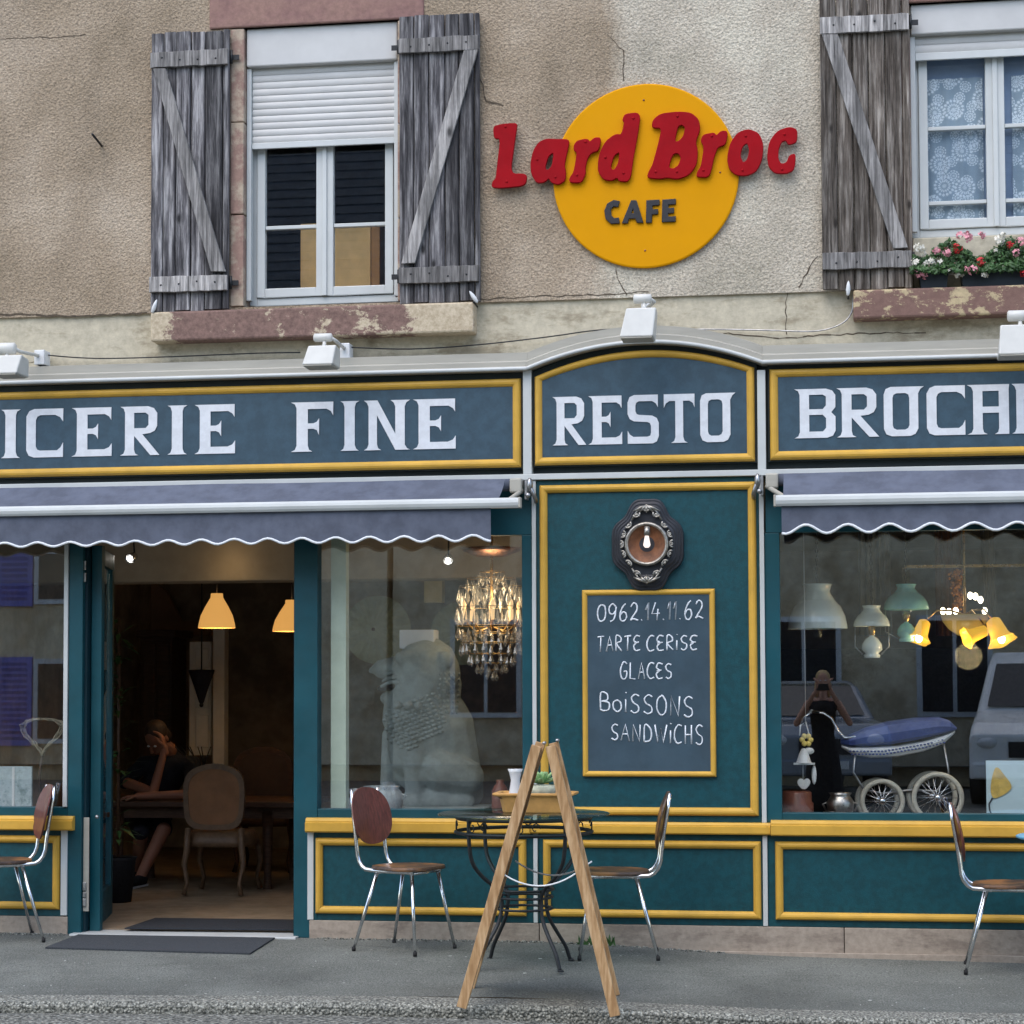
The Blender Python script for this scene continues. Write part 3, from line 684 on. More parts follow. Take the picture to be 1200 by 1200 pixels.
planter_box('small dark flower box with white blossoms at the left of the sill', 1077, 1112, 313, 336,
            [(1078, 290, 7, 'white'), (1074, 308, 6, 'white'), (1086, 309, 6, 'white'), (1092, 306, 5, 'white'), (1101, 307, 6, 'white'), (1082, 297, 4, 'white'), (1077, 320, 6, 'pink'), (1084, 322, 5, 'pink'), (1072, 316, 5, 'pink'), (1097, 294, 6, 'pink'), (1110, 296, 6, 'pink')], seed=3)
planter_box('long dark flower box crowded with red, pink and white geraniums', 1126, 1330, 311, 334,
            [(1121, 291, 6.5, 'red'), (1149, 307, 5.5, 'red'), (1134, 278, 7, 'pink'), (1125, 276, 6, 'pink'), (1151, 276, 5, 'pink'), (1140, 316, 7, 'pink'), (1133, 315, 5, 'pink'), (1162, 313, 6, 'pink'), (1153, 322, 5, 'white'),
             (1171, 282, 7, 'white'), (1183, 286, 6, 'red'), (1191, 297, 5, 'pink'), (1176, 276, 5, 'white'), (1196, 283, 6, 'pink'), (1175, 315, 4, 'white'), (1199, 320, 5, 'red'), (1114, 318, 5, 'white'), (1119, 311, 4, 'pink'),
             (1124, 320, 6, 'white'), (1207, 300, 7, 'white'), (1220, 290, 7, 'pink'), (1235, 305, 7, 'red'), (1165, 293, 4, 'white')], seed=4)
random.seed(11)
# ------------------------------------------------------------------ cafe front (teal joinery)
sf = thing('shopfront', 'dark teal painted cafe shopfront with yellow mouldings and white strips', 'shopfront', (0, 0, 0))
Zc, Zs, Zsill, Zb = 3.275, 2.675, .622, .157
def moulding(x0, x1, z0, z1, wd=.048, dp=.03, Y=0.0, parent=sf, mat='gold', arch=None, name='moulding'):
    """mitred half-round frame, each side a part"""
    prof = [(0, 0), (.06, .55), (.22, .9), (.45, 1), (.68, .92), (.9, .62), (1, .35), (1, 0)]   # across width, outer->inner; proud amount
    def side(a_out, b_out, a_in, b_in):
        mb = MB(); vs = []
        for P, Q in ((a_out, a_in), (b_out, b_in)):
            for t, h in prof: vs.append((P[0] + (Q[0] - P[0]) * t, Y - dp * h, P[1] + (Q[1] - P[1]) * t))
        k = len(prof); mb.add(vs, [(i, i + 1, k + i + 1, k + i) for i in range(k - 1)] + [tuple(range(k)), tuple(range(2 * k - 1, k - 1, -1))], False)
        obj(name, mb, mat, parent)
    o = [(x0, z0), (x1, z0), (x1, z1), (x0, z1)]; i_ = [(x0 + wd, z0 + wd), (x1 - wd, z0 + wd), (x1 - wd, z1 - wd), (x0 + wd, z1 - wd)]
    g = .0006
    side((o[0][0] + g, o[0][1]), (o[1][0] - g, o[1][1]), (i_[0][0] + g, i_[0][1]), (i_[1][0] - g, i_[1][1]))
    side((o[1][0], o[1][1]), (o[2][0], o[2][1]), i_[1], i_[2]); side(o[3], o[0], i_[3], i_[0])
    if arch is None: side((o[2][0] - g, o[2][1]), (o[3][0] + g, o[3][1]), (i_[2][0] - g, i_[2][1]), (i_[3][0] + g, i_[3][1]))
    else:
        out, inn = arch; mb = MB(); vs = []; k = len(prof)
        for P, Q in zip(out, inn):
            for t, h in prof: vs.append((P[0] + (Q[0] - P[0]) * t, Y - dp * h, P[1] + (Q[1] - P[1]) * t))
        mb.add(vs, [(j * k + i, j * k + i + 1, (j + 1) * k + i + 1, (j + 1) * k + i) for j in range(len(out) - 1) for i in range(k - 1)], True)
        obj(name, mb, mat, parent)

# --- sign boards
def arc(x0, z0, x1, z1, zp, n_=24):       # parabola-like arch through end points and peak
    xm = (x0 + x1) / 2; P = []
    for i in range(n_ + 1):
        t = i / n_; x = x0 + (x1 - x0) * t; zl = z0 + (z1 - z0) * t; P.append((x, zl + (zp - (z0 + z1) / 2) * (1 - (2 * t - 1) ** 2)))
    return P
# glyph outlines, cap height 1
G = {
 'I': (.44, [[(0.0, 0), (.07, .04), (.10, .12), (.10, .88), (.07, .96), (0, 1), (.46, 1), (.38, .96), (.35, .88), (.35, .12), (.38, .04), (.45, 0)]]),
 'E': (.76, [[(0, 0), (.07, .04), (.1, .12), (.1, .88), (.07, .96), (0, 1), (.75, 1), (.75, .74), (.71, .81), (.63, .86), (.30, .86), (.30, .57), (.40, .57), (.46, .60), (.50, .67), (.50, .35), (.46, .43), (.40, .46), (.30, .46), (.30, .14), (.62, .14), (.71, .18), (.76, .26), (.76, 0)]]),
 'F': (.76, [[(0, 0), (.07, .04), (.1, .12), (.1, .88), (.07, .96), (0, 1), (.75, 1), (.75, .72), (.71, .81), (.63, .86), (.30, .86), (.30, .57), (.40, .57), (.46, .60), (.50, .67), (.50, .33), (.46, .43), (.40, .46), (.30, .46), (.30, .12), (.32, .04), (.38, 0)]]),
 'C': (.74, [[(.74, 1), (.16, 1), (.06, .96), (0, .85), (0, .15), (.05, .04), (.15, 0), (.74, 0), (.74, .30), (.69, .20), (.62, .14), (.28, .14), (.22, .16), (.19, .23), (.19, .77), (.22, .84), (.28, .87), (.58, .87), (.68, .82), (.74, .73)]]),
 'R': (.80, [[(0, 0), (.07, .04), (.1, .12), (.1, .88), (.07, .96), (0, 1), (.58, 1), (.70, .96), (.77, .86), (.77, .60), (.72, .50), (.62, .45), (.46, .43), (.82, 0), (.63, 0), (.29, .40), (.29, .12), (.31, .04), (.38, 0)],
              [(.29, .87), (.53, .87), (.59, .82), (.59, .62), (.53, .555), (.29, .555)]]),
 'P': (.78, [[(0, 0), (.07, .04), (.1, .12), (.1, .88), (.07, .96), (0, 1), (.58, 1), (.70, .96), (.77, .86), (.77, .60), (.72, .50), (.62, .45), (.29, .42), (.29, .12), (.31, .04), (.38, 0)],
              [(.29, .87), (.53, .87), (.59, .82), (.59, .62), (.53, .555), (.29, .555)]]),
 'N': (.88, [[(0, 0), (.06, .04), (.09, .12), (.09, .87), (.06, .95), (0, 1), (.26, 1), (.60, .32), (.60, .87), (.57, .95), (.51, 1), (.88, 1), (.81, .95), (.78, .87), (.78, .10), (.82, .03), (.88, 0), (.60, 0), (.25, .70), (.25, .12), (.27, .04), (.33, 0)]]),
 'S': (.76, [[(.74, 1), (.74, .74), (.69, .82), (.60, .87), (.27, .87), (.21, .84), (.19, .78), (.19, .67), (.22, .61), (.28, .59), (.60, .57), (.71, .52), (.76, .42), (.76, .15), (.71, .04), (.61, 0), (.0, 0), (.0, .27), (.05, .19), (.14, .14), (.48, .14), (.55, .16), (.57, .22), (.57, .36), (.54, .42), (.48, .44), (.15, .46), (.05, .51), (0, .61), (0, .85), (.05, .96), (.16, 1)]]),
 'T': (.78, [[(0, 1), (.78, 1), (.78, .72), (.74, .81), (.65, .86), (.49, .86), (.49, .12), (.52, .04), (.60, 0), (.18, 0), (.26, .04), (.29, .12), (.29, .86), (.14, .86), (.05, .81), (0, .72)]]),
 'O': (.80, [[(.14, 1), (.82, 1), (.75, .95), (.70, .86), (.70, .15), (.64, .04), (.54, 0), (.16, 0), (.05, .04), (0, .15), (0, .85), (.04, .96)],
              [(.26, .87), (.44, .87), (.50, .84), (.52, .77), (.52, .22), (.49, .16), (.43, .13), (.26, .13), (.20, .16), (.18, .22), (.18, .78), (.20, .84)]]),
 'B': (.80, [[(0, 0), (.07, .04), (.1, .12), (.1, .88), (.07, .96), (0, 1), (.60, 1), (.72, .96), (.78, .87), (.78, .62), (.70, .52), (.78, .43), (.78, .14), (.73, .04), (.62, 0)],
              [(.28, .88), (.54, .88), (.60, .84), (.60, .66), (.54, .585), (.28, .585)], [(.28, .47), (.54, .47), (.60, .40), (.60, .20), (.54, .13), (.28, .13)]]),
 'A': (.80, [[(0, 0), (.08, .04), (.11, .12), (.11, .87), (.08, .95), (.0, 1), (.80, 1), (.79, .9), (.79, 0), (.52, 0), (.58, .04), (.60, .12), (.60, .43), (.29, .43), (.29, .12), (.31, .04), (.38, 0)],
              [(.29, .87), (.29, .555), (.60, .555), (.60, .87)]]),
}
def sign_letters(parent, spec, Y, z0, z1):
    for ch, xa, xb in spec:
        wd, loops = G[ch]; X0, X1 = xa, xb; h = z1 - z0
        k = max(x for lp in loops for x, _ in lp)
        me = outline_mesh([[(X0 + x / k * (X1 - X0), z0 + z * h) for x, z in lp] for lp in loops], .004)
        me.transform(Matrix.Translation((0, Y, 0))); obj('letter', me, 'letter', parent)
def px_spec(s, ym, Y): return [(c, AX(a, ym, Y), AX(b, ym, Y)) for c, a, b in s]
SGN = -.004
def sign(label, x0, x1, z0, z1, letters, lz, arch=None):
    t = thing('sign_board', label, 'sign', ((x0 + x1) / 2, 0, z0), 'slate blue lettered boards over the cafe front')
    if arch is None:
        obj('backing', MB().box(x0 - .01, x1 + .01, .014, .05, z0 - .008, z1 + .035), 'sign_edge', t)
        obj('board', MB().box(x0 + .02, x1 - .02, -.001, .013, z0 + .02, z1 - .02), 'board', t)
        moulding(x0, x1, z0, z1, .049, .03, .012, t)
    else:
        A = arc(x0, arch[0], x1, arch[1], arch[2]); wd = .046
        I_ = arc(x0 + wd, arch[0] - wd * .55, x1 - wd, arch[1] - wd * .55, arch[2] - wd)
        Ob = arc(x0 - .012, arch[0] + .03, x1 + .012, arch[1] + .03, arch[2] + .035)
        obj('backing', MB().prism([(x0 - .012, z0 - .008), (x1 + .012, z0 - .008)] + Ob[::-1], .014, .05), 'sign_edge', t)
        Bd = arc(x0 + .02, arch[0] - .02, x1 - .02, arch[1] - .02, arch[2] - .02)
        obj('board', MB().prism([(x0 + .02, z0 + .02), (x1 - .02, z0 + .02)] + Bd[::-1], -.001, .013), 'board', t)
        prof_arch = (A, I_)
        # sides stop at the arch foot
        def one(o1, o2, i1, i2):
            prof = [(0, 0), (.06, .55), (.22, .9), (.45, 1), (.68, .92), (.9, .62), (1, .35), (1, 0)]; mb = MB(); vs = []
            for P, Q in ((o1, i1), (o2, i2)):
                for tt, h in prof: vs.append((P[0] + (Q[0] - P[0]) * tt, .012 - .03 * h, P[1] + (Q[1] - P[1]) * tt))
            mb.add(vs, [(i, i + 1, 8 + i + 1, 8 + i) for i in range(7)]); obj('moulding', mb, 'gold', t)
        one((x0, z0), (x1, z0), (x0 + wd, z0 + wd), (x1 - wd, z0 + wd)); one((x1, z0), A[-1], (x1 - wd, z0 + wd), I_[-1]); one(A[0], (x0, z0), I_[0], (x0 + wd, z0 + wd))
        mb = MB(); vs = []; prof = [(0, 0), (.06, .55), (.22, .9), (.45, 1), (.68, .92), (.9, .62), (1, .35), (1, 0)]
        for P, Q in zip(A, I_):
            for tt, h in prof: vs.append((P[0] + (Q[0] - P[0]) * tt, .012 - .03 * h, P[1] + (Q[1] - P[1]) * tt))
        mb.add(vs, [(j * 8 + i, j * 8 + i + 1, (j + 1) * 8 + i + 1, (j + 1) * 8 + i) for j in range(len(A) - 1) for i in range(7)], True); obj('moulding', mb, 'gold', t)
    sign_letters(t, letters, SGN - .002, *lz)
    return t
gt, gb = AZ(600, 443.5), AZ(600, 547.5)
L1 = px_spec([('I', 1.5, 24), ('C', 31, 74), ('E', 84, 131), ('R', 141, 187), ('I', 196.5, 219.5), ('E', 228, 275.5)], 505, SGN)
wI = L1[1][1] - L1[0][1]
L1 += [('P', L1[0][1] - .235, L1[0][1] - .035), ('E', L1[0][1] - .50, L1[0][1] - .27)]
L2 = px_spec([('F', 341, 390.5), ('I', 399, 421), ('N', 426.5, 480.5), ('E', 484, 534)], 500, SGN)
sign('wide slate blue board lettered EPICERIE FINE in a yellow frame', -5.75, AX(610.5, 500), gb, gt, L1 + L2, (AZ(240, 532), AZ(240, 474.5)))
sign('arched slate blue board lettered RESTO between two white posts', AX(626.5, 500), AX(884.5, 500), AZ(750, 543), 0,
     px_spec([('R', 647.5, 687), ('E', 689.5, 729), ('S', 735.5, 772), ('T', 778, 814), ('O', 820.5, 862)], 490, SGN), (AZ(750, 520), AZ(750, 463)),
     arch=(AZ(627, 441.5), AZ(884.5, 430.5), AZ(756, 410)))
L3 = px_spec([('B', 931, 979), ('R', 980.5, 1030), ('O', 1035.7, 1083), ('C', 1086, 1131), ('A', 1133.7, 1183), ('N', 1186, 1236)], 482, SGN)
xe = L3[-1][2]; L3 += [('T', xe + .03, xe + .22), ('E', xe + .25, xe + .46)]
sign('slate blue board lettered BROCANTE in a yellow frame at the right', AX(902, 480), xe + .62, AZ(1050, 527 + 9), AZ(1050, 428.7), L3, (AZ(1050, 511.3), AZ(1050, 453.5)))
# white posts between the signs and the two white rails
def part(nm, mb, mt, **k): return obj(nm, mb, mt, sf, **k)
FX0, FX1 = -5.9, 2.9
for a, b in ((613.3, 623.2), (887.7, 897.3)):
    part('white_post', MB().box(AX(a, 490), AX(b, 490), -.016, .06, Zs + .001, AZ((a + b) / 2, 434)), 'offwhite', bevel=.003)
part('white_rail', MB().box(FX0, FX1, -.026, .06, Zs - .034, Zs - .002 + .002), 'offwhite', bevel=.003)
# header behind signs
part('header', MB().box(FX0, FX1, .052, .12, Zs + .003, Zc + .02), 'sign_edge')
# cornice: straight runs plus the arched run over the middle board
def cornice_run(path, nm):
    # profile: (proud y, z above path)
    prof = [(.06, .0), (-.055, .0), (-.060, .012), (-.052, .022), (-.036, .026), (-.036, .052), (-.022, .058), (-.014, .062), (-.014, .108), (.10, .128), (.119, .128)]
    mb = MB(); vs = []; k = len(prof)
    for x, z in path:
        for y, h in prof: vs.append((x, y, z + h))
    mb.add(vs, [(j * k + i, j * k + i + 1, (j + 1) * k + i + 1, (j + 1) * k + i) for j in range(len(path) - 1) for i in range(k - 1)])
    mb.add([vs[i] for i in range(k)], [tuple(range(k))]); mb.add([vs[-k + i] for i in range(k)], [tuple(range(k))])
    part(nm, mb, 'alu')
    mb = MB(); lipp = [(-.058, -.001), (-.064, .004), (-.064, .016), (-.056, .020)]; vs = [(x, y, z + h) for x, z in path for y, h in lipp]
    mb.add(vs, [(j * 4 + i, j * 4 + i + 1, (j + 1) * 4 + i + 1, (j + 1) * 4 + i) for j in range(len(path) - 1) for i in range(3)], True); part('cornice_lip', mb, 'offwhite')
zc = Zc - .005
xa0, xa1 = AX(617, 431, -.05), AX(893, 424, -.05); zpk = AZ(758, 402, -.06)
cornice_run([(FX0, zc), (xa0 - .001, zc)], 'cornice'); cornice_run([(xa1 + .001, zc), (FX1, zc)], 'cornice')
cornice_run(arc(xa0, zc, xa1, zc, zpk, 28), 'arched_cornice')
# infill behind arch
part('arch_infill', MB().prism([(xa0 + .02, Zc - .05), (xa1 - .02, Zc - .05)] + arc(xa0 + .02, zc + .02, xa1 - .02, zc + .02, zpk + .02)[::-1], .0495, .118), 'sign_edge')

# ---- lower front. openings in world x
xDL, xDR = AX(96, 900, .0), AX(347, 900, .0)            # doorway
xW2a, xW2b = AX(372, 800, .0), AX(612, 800, .0)
xW3a = AX(915, 800, .0); xW3b = 2.75
xW1b = AX(75, 800, .0)
zW = AZ(500, 948.5); zWt = AZ(600, 627)
def tealbox(x0, x1, z0, z1, y0=0.0, y1=.06, m_='teal', nm='joinery_panel', **k): return part(nm, MB().box(x0, x1, y0, y1, z0, z1), m_, bevel=.003, **k)
zhead = Zs - .037
# dark recessed head behind awnings
tealbox(FX0, AX(623.5, 600), zWt, zhead, 0, .06, nm='head_panel'); tealbox(AX(897, 600), FX1, AZ(1050, 622), zhead, 0, .06, nm='head_panel')
# centre panel
xs1, xs2 = AX(624.2, 800), AX(629, 800); xs3, xs4 = AX(891.5, 800), AX(897, 800)
tealbox(xs2 + .001, xs3 - .001, Zsill + .07, zhead, 0, .06, 'teal_panel', 'centre_panel')
moulding(AX(633, 760), AX(887.5, 760), AZ(760, 955.5), AZ(760, 566.5), .046, .028, 0)
for a, b in ((xs1, xs2), (xs3, xs4)):
    part('white_strip', MB().box(a, b, -.014, .05, Zsill + .07, zhead), 'offwhite', bevel=.002)
    part('white_strip', MB().box(a + .002, b + .002, -.014, .05, .118, Zsill - .001), 'offwhite', bevel=.002)
# window 2 frame
tealbox(xW2b, xs1 - .001, Zsill + .07, zWt - .001, 0, .09, nm='window_post')
tealbox(xDR - .012, xW2a, .0 + .012, zWt - .001, -.004, .10, nm='door_post')
tealbox(xW2a + .001, xW2b - .001, Zsill + .07, zW, 0, .09, nm='bottom_rail')
# window 3 frame
tealbox(xs4 + .001, xW3a, Zsill + .07, AZ(1050, 622) - .001, 0, .09, nm='window_post')
tealbox(xW3a + .001, FX1, Zsill + .07, AZ(1000, 953), 0, .09, nm='bottom_rail')
tealbox(xW3b, FX1, AZ(1000, 953) + .001, AZ(1050, 622) - .001, 0, .09, nm='window_post')
# window 1 frame and left door post
tealbox(AX(80, 900), xDL, .012, zWt - .001, -.004, .09, nm='door_post')
part('white_strip', MB().box(xW1b, AX(80, 800) - .001, -.012, .08, zW + .003, zWt - .001), 'offwhite', bevel=.002)
tealbox(FX0, AX(80, 900) - .001, Zsill + .07, zW, 0, .09, nm='bottom_rail')
# glass
for (a, b, z0, z1) in ((FX0 + .05, xW1b, zW, zWt), (xW2a, xW2b, zW, zWt), (xW3a, xW3b, AZ(1000, 953), AZ(1050, 622))):
    part('pane', MB().box(a - .004, b + .004, .045, .051, z0 - .004, z1 + .004), 'glass')
# yellow sill rails
def yrail(x0, x1, z0, z1, out):
    h = z1 - z0; mb = MB(); prof = [(.0, z0), (-out * .86, z0), (-out, z0 + .008), (-out, z0 + h * .66), (-out * .8, z0 + h * .70), (-out * .8, z0 + h * .80), (-out * .6, z0 + h * .98), (-out * .3, z1), (.0, z1)]
    k = len(prof); vs = [(x, y, z) for x in (x0, x1) for y, z in prof]
    mb.add(vs, [(i, (i + 1) % k, k + (i + 1) % k, k + i) for i in range(k)] + [tuple(range(k)), tuple(range(2 * k - 1, k - 1, -1))]); part('sill_rail', mb, 'gold')
yrail(FX0, AX(84.5, 965, -.05), Zsill, Zsill + .083, .055)
yrail(AX(357.5, 965, -.05), AX(622, 965), Zsill, Zsill + .083, .055)
yrail(AX(622.5, 965), AX(903, 965), Zsill + .004, Zsill + .07, .042)
yrail(AX(903.5, 965), FX1, Zsill, Zsill + .086, .058)
# lower panels
def lower(x0, x1, m0, m1):
    tealbox(x0, x1, .115, Zsill - .001, 0, .06, 'teal_panel', 'lower_panel')
    moulding(m0, m1, Zb - .004, AZ((370 + 617) / 2, 982.5), .044, .028, 0)
xa, xb = AX(361, 1020), AX(368, 1020)
tealbox(FX0, AX(72, 1020), .115, Zsill - .001, 0, .06, 'teal_panel', 'lower_panel'); moulding(FX0 + .1, AX(70.5, 1020), Zb - .002, AZ(493, 982.5), .044, .028, 0)
part('white_strip', MB().box(AX(72, 1020) + .001, AX(79.5, 1020), -.016, .05, .122, Zsill - .001), 'offwhite', bevel=.002)
part('white_strip', MB().box(xa, xb, -.016, .05, .118, Zsill - .001), 'offwhite', bevel=.002)
lower(xb + .001, xs1 + .001, AX(370, 1020), AX(617, 1020))
lower(xs2 + .004, xs3 + .001, AX(636.5, 1020), AX(892, 1020))
lower(xs4 + .004, FX1, AX(908.5, 1020), FX1 - .1)
# plinth
pl = [(FX0, AX(80, 1080) - .001), (AX(363, 1080), AX(632, 1080)), (AX(632, 1080) + .004, AX(989, 1100)), (AX(989, 1100) + .004, FX1)]
for a, b in pl: part('plinth', MB().box(a, b, .006 - .02, .3, -.35, .1145), 'plinth', bevel=.004)
# thin skirting edge along the plinth foot at the right
part('plinth_foot', MB().box(AX(820, 1115), FX1, -.035, -.0145, -.2, gz(-.3, 0) + .018), 'plinth', bevel=.003)
# crumbled joint between wall and asphalt: small stones
mb = MB()
for k in range(900):
    x = random.choice([random.uniform(-5.2, -4.40), random.uniform(-2.9, -.55), random.uniform(-2.9, -.55), random.uniform(-5.2, -4.4)]); y = -.018 - abs(random.gauss(0, .022)); s = random.uniform(.003, .010)
    mb.ell((x, y, gz(x, y) + s * .3), (s, s * random.uniform(.6, 1), s * .7), 5, 3)
_props(obj('rubble', mb, 'kerb'), 'loose grit along the foot of the cafe wall', 'grit', kind='stuff')
mb = MB(); random.seed(31)
for k in range(70):     # pale chewing-gum spots and grit lying on the asphalt
    x = random.uniform(-5.4, 1.6); y = random.uniform(-2.3, -.15); s_ = random.choice([.004, .005, .007, .012]); z = gz(x, y)
    mb.ell((x, y, z + .0006), (s_, s_ * random.uniform(.7, 1), .0022), 7, 4)
_props(obj('gum_spots', mb, pmat('pale_gum', lin(168, 170, 164), .9, .2, 40)), 'pale gum spots and grit scattered over the pavement', 'grit', kind='stuff')
mb = MB()
for (xa_, ya_, n_c) in ((-2.9, -.35, 26), (-.9, -.8, 22), (.35, -.25, 18), (-4.6, -1.5, 20)):
    x, y, a = xa_, ya_, random.uniform(-.4, .4)
    for k in range(n_c):
        a += random.uniform(-.35, .35); x2, y2 = x + .05 * math.cos(a), y + .035 * math.sin(a); w_ = .0022 * random.uniform(.5, 1.3)
        if y2 > -.05 or y2 < -2.2: break
        mb.add([(x, y - w_, gz(x, y) + .0015), (x2, y2 - w_, gz(x2, y2) + .0015), (x2, y2 + w_, gz(x2, y2) + .0015), (x, y + w_, gz(x, y) + .0015)], [(0, 1, 2, 3)]); x, y = x2, y2
_props(obj('asphalt_cracks', mb, pmat('crack_black', lin(52, 54, 52), .95, .2, 30)), 'thin dark cracks in the pavement asphalt', 'cracks', kind='stuff')
# small weed at the wall foot
wt = thing('weed', 'small green weed growing at the wall foot behind the tripod chair legs', 'weed', (AX(712, 1100), -.06, gz(-1.2, 0)))
wt['label'] = 'small green weed at the foot of the wall behind the wooden easel sign'
mb = MB()
for k in range(26):
    a = random.uniform(0, 6.28); L = random.uniform(.02, .07); b0 = Vector((AX(700 + random.uniform(-22, 22), 1100), -.05, gz(-1.2, 0))); e = Vector((math.cos(a) * .6, math.sin(a) * .35, 1)).normalized() * L; s = Vector((.005, 0, 0))
    mb.add([b0 - s, b0 + s, b0 + e * .6 + s * 1.4, b0 + e, b0 + e * .6 - s * 1.4], [(0, 1, 2, 3, 4)])
obj('leaves', mb, 'leaf', wt, kind='stuff')

# ---- doorway: threshold, open door leaf, hardware
part('threshold', MB().box(AX(86, 1092), AX(350, 1098), -.07, .16, -.05, .022), 'offwhite', bevel=.004)
tealbox(xDR - .013 - .002, xDR - .0125, .02, zWt, .0, .10, 'teal_dark', 'jamb_edge')
dr = thing('door_leaf', 'glazed teal door leaf standing open into the cafe at the left of the doorway', 'door', (xDL, .1, .02))
hx, hy = AX(112, 900, .16), .16; ang = math.radians(104)
dirv = Vector((math.cos(ang), math.sin(ang), 0)); nrm = Vector((-dirv.y, dirv.x, 0))
def dbox(a, b, z0, z1, th=.022, mt='teal', nm='stile', **k):
    c = Vector((hx, hy, 0)) + dirv * (a + b) / 2 + Vector((0, 0, (z0 + z1) / 2)); return obj(nm, MB().obox(c, dirv * (b - a) / 2, nrm * th, Vector((0, 0, (z1 - z0) / 2))), mt, dr, bevel=.003, **k)
DH = zWt - .02
dbox(0, .10, .03, DH); dbox(.72, .82, .03, DH); dbox(.101, .719, .03, .22, nm='bottom_rail'); dbox(.101, .719, DH - .1, DH, nm='top_rail')
dbox(.101, .719, .221, DH - .101, .004, 'glass', 'pane')
# narrow side strip: fixed jamb with hinges, silver push rail
obj('jamb', MB().box(xDL + .001, AX(97.5, 900, .03) + .02, .03, .10, .02, DH), 'teal_dark', dr)
obj('edge_stile', MB().box(AX(106, 900, .08), AX(118, 900, .08), .08, .13, .02, DH), 'teal', dr, bevel=.003)
px_ = lambda x0, x1, y0, y1, Y, th: MB().box(AX(x0, (y0 + y1) / 2, Y), AX(x1, (y0 + y1) / 2, Y), Y, Y + th, AZ((x0 + x1) / 2, y1, Y), AZ((x0 + x1) / 2, y0, Y))
obj('draught_strip', px_(97.5, 104, 958, 1068, .022, .01), 'alu', dr, bevel=.002)
for (y0, y1) in ((657, 668), (671, 682), (1034, 1044), (1046, 1052), (1053, 1062)):
    obj('hinge', px_(96.5, 100.5, y0, y1, .010, .012), 'steel', dr, bevel=.003)
c = at(115, 957, .05); obj('door_knob', MB().ell((c.x, c.y - .02, c.z), (.012, .012, .012), 10, 6), 'steel', dr)
# doormats
def mat_quad(label, P, mt, zoff, zf=None):
    pts = [gat(*p) if zf is None else None for p in P]
    if zf is not None:
        pts = []
        for p in P:
            d = at(*p) - CAM; t = (zf - CAM.z) / d.z; pts.append(CAM + d * t)
    N = 10; mb = MB(); vs = []
    for j in range(3):
        for i in range(N + 1):
            a = pts[0].lerp(pts[3], i / N); b = pts[1].lerp(pts[2], i / N); q = a.lerp(b, j / 2); vs.append((q.x, q.y, (gz(q.x, q.y) if zf is None else zf) + zoff))
    nb = len(vs); vs += [(x, y, z - zoff + .001) for x, y, z in vs]
    fs = [(j * (N + 1) + i, j * (N + 1) + i + 1, (j + 1) * (N + 1) + i + 1, (j + 1) * (N + 1) + i) for j in range(2) for i in range(N)]
    rim = [i for i in range(N + 1)] + [N + (N + 1), 2 * (N + 1) + N] + [2 * (N + 1) + i for i in range(N - 1, -1, -1)] + [N + 1]
    fs += [(rim[i], rim[(i + 1) % len(rim)], nb + rim[(i + 1) % len(rim)], nb + rim[i]) for i in range(len(rim))]
    mb.add(vs, fs)
    return _props(obj('doormat', mb, mt), label, 'doormat', 'doormats at the cafe door')
mat_quad('long grey doormat lying outside on the pavement before the door', [(53, 1112), (94, 1096), (326, 1098), (293, 1119)], 'mat', .010)
mat_quad('black doormat lying inside just behind the white threshold', [(146, 1089), (182, 1077), (352, 1079), (352, 1091)], 'mat_dark', .008, .035)

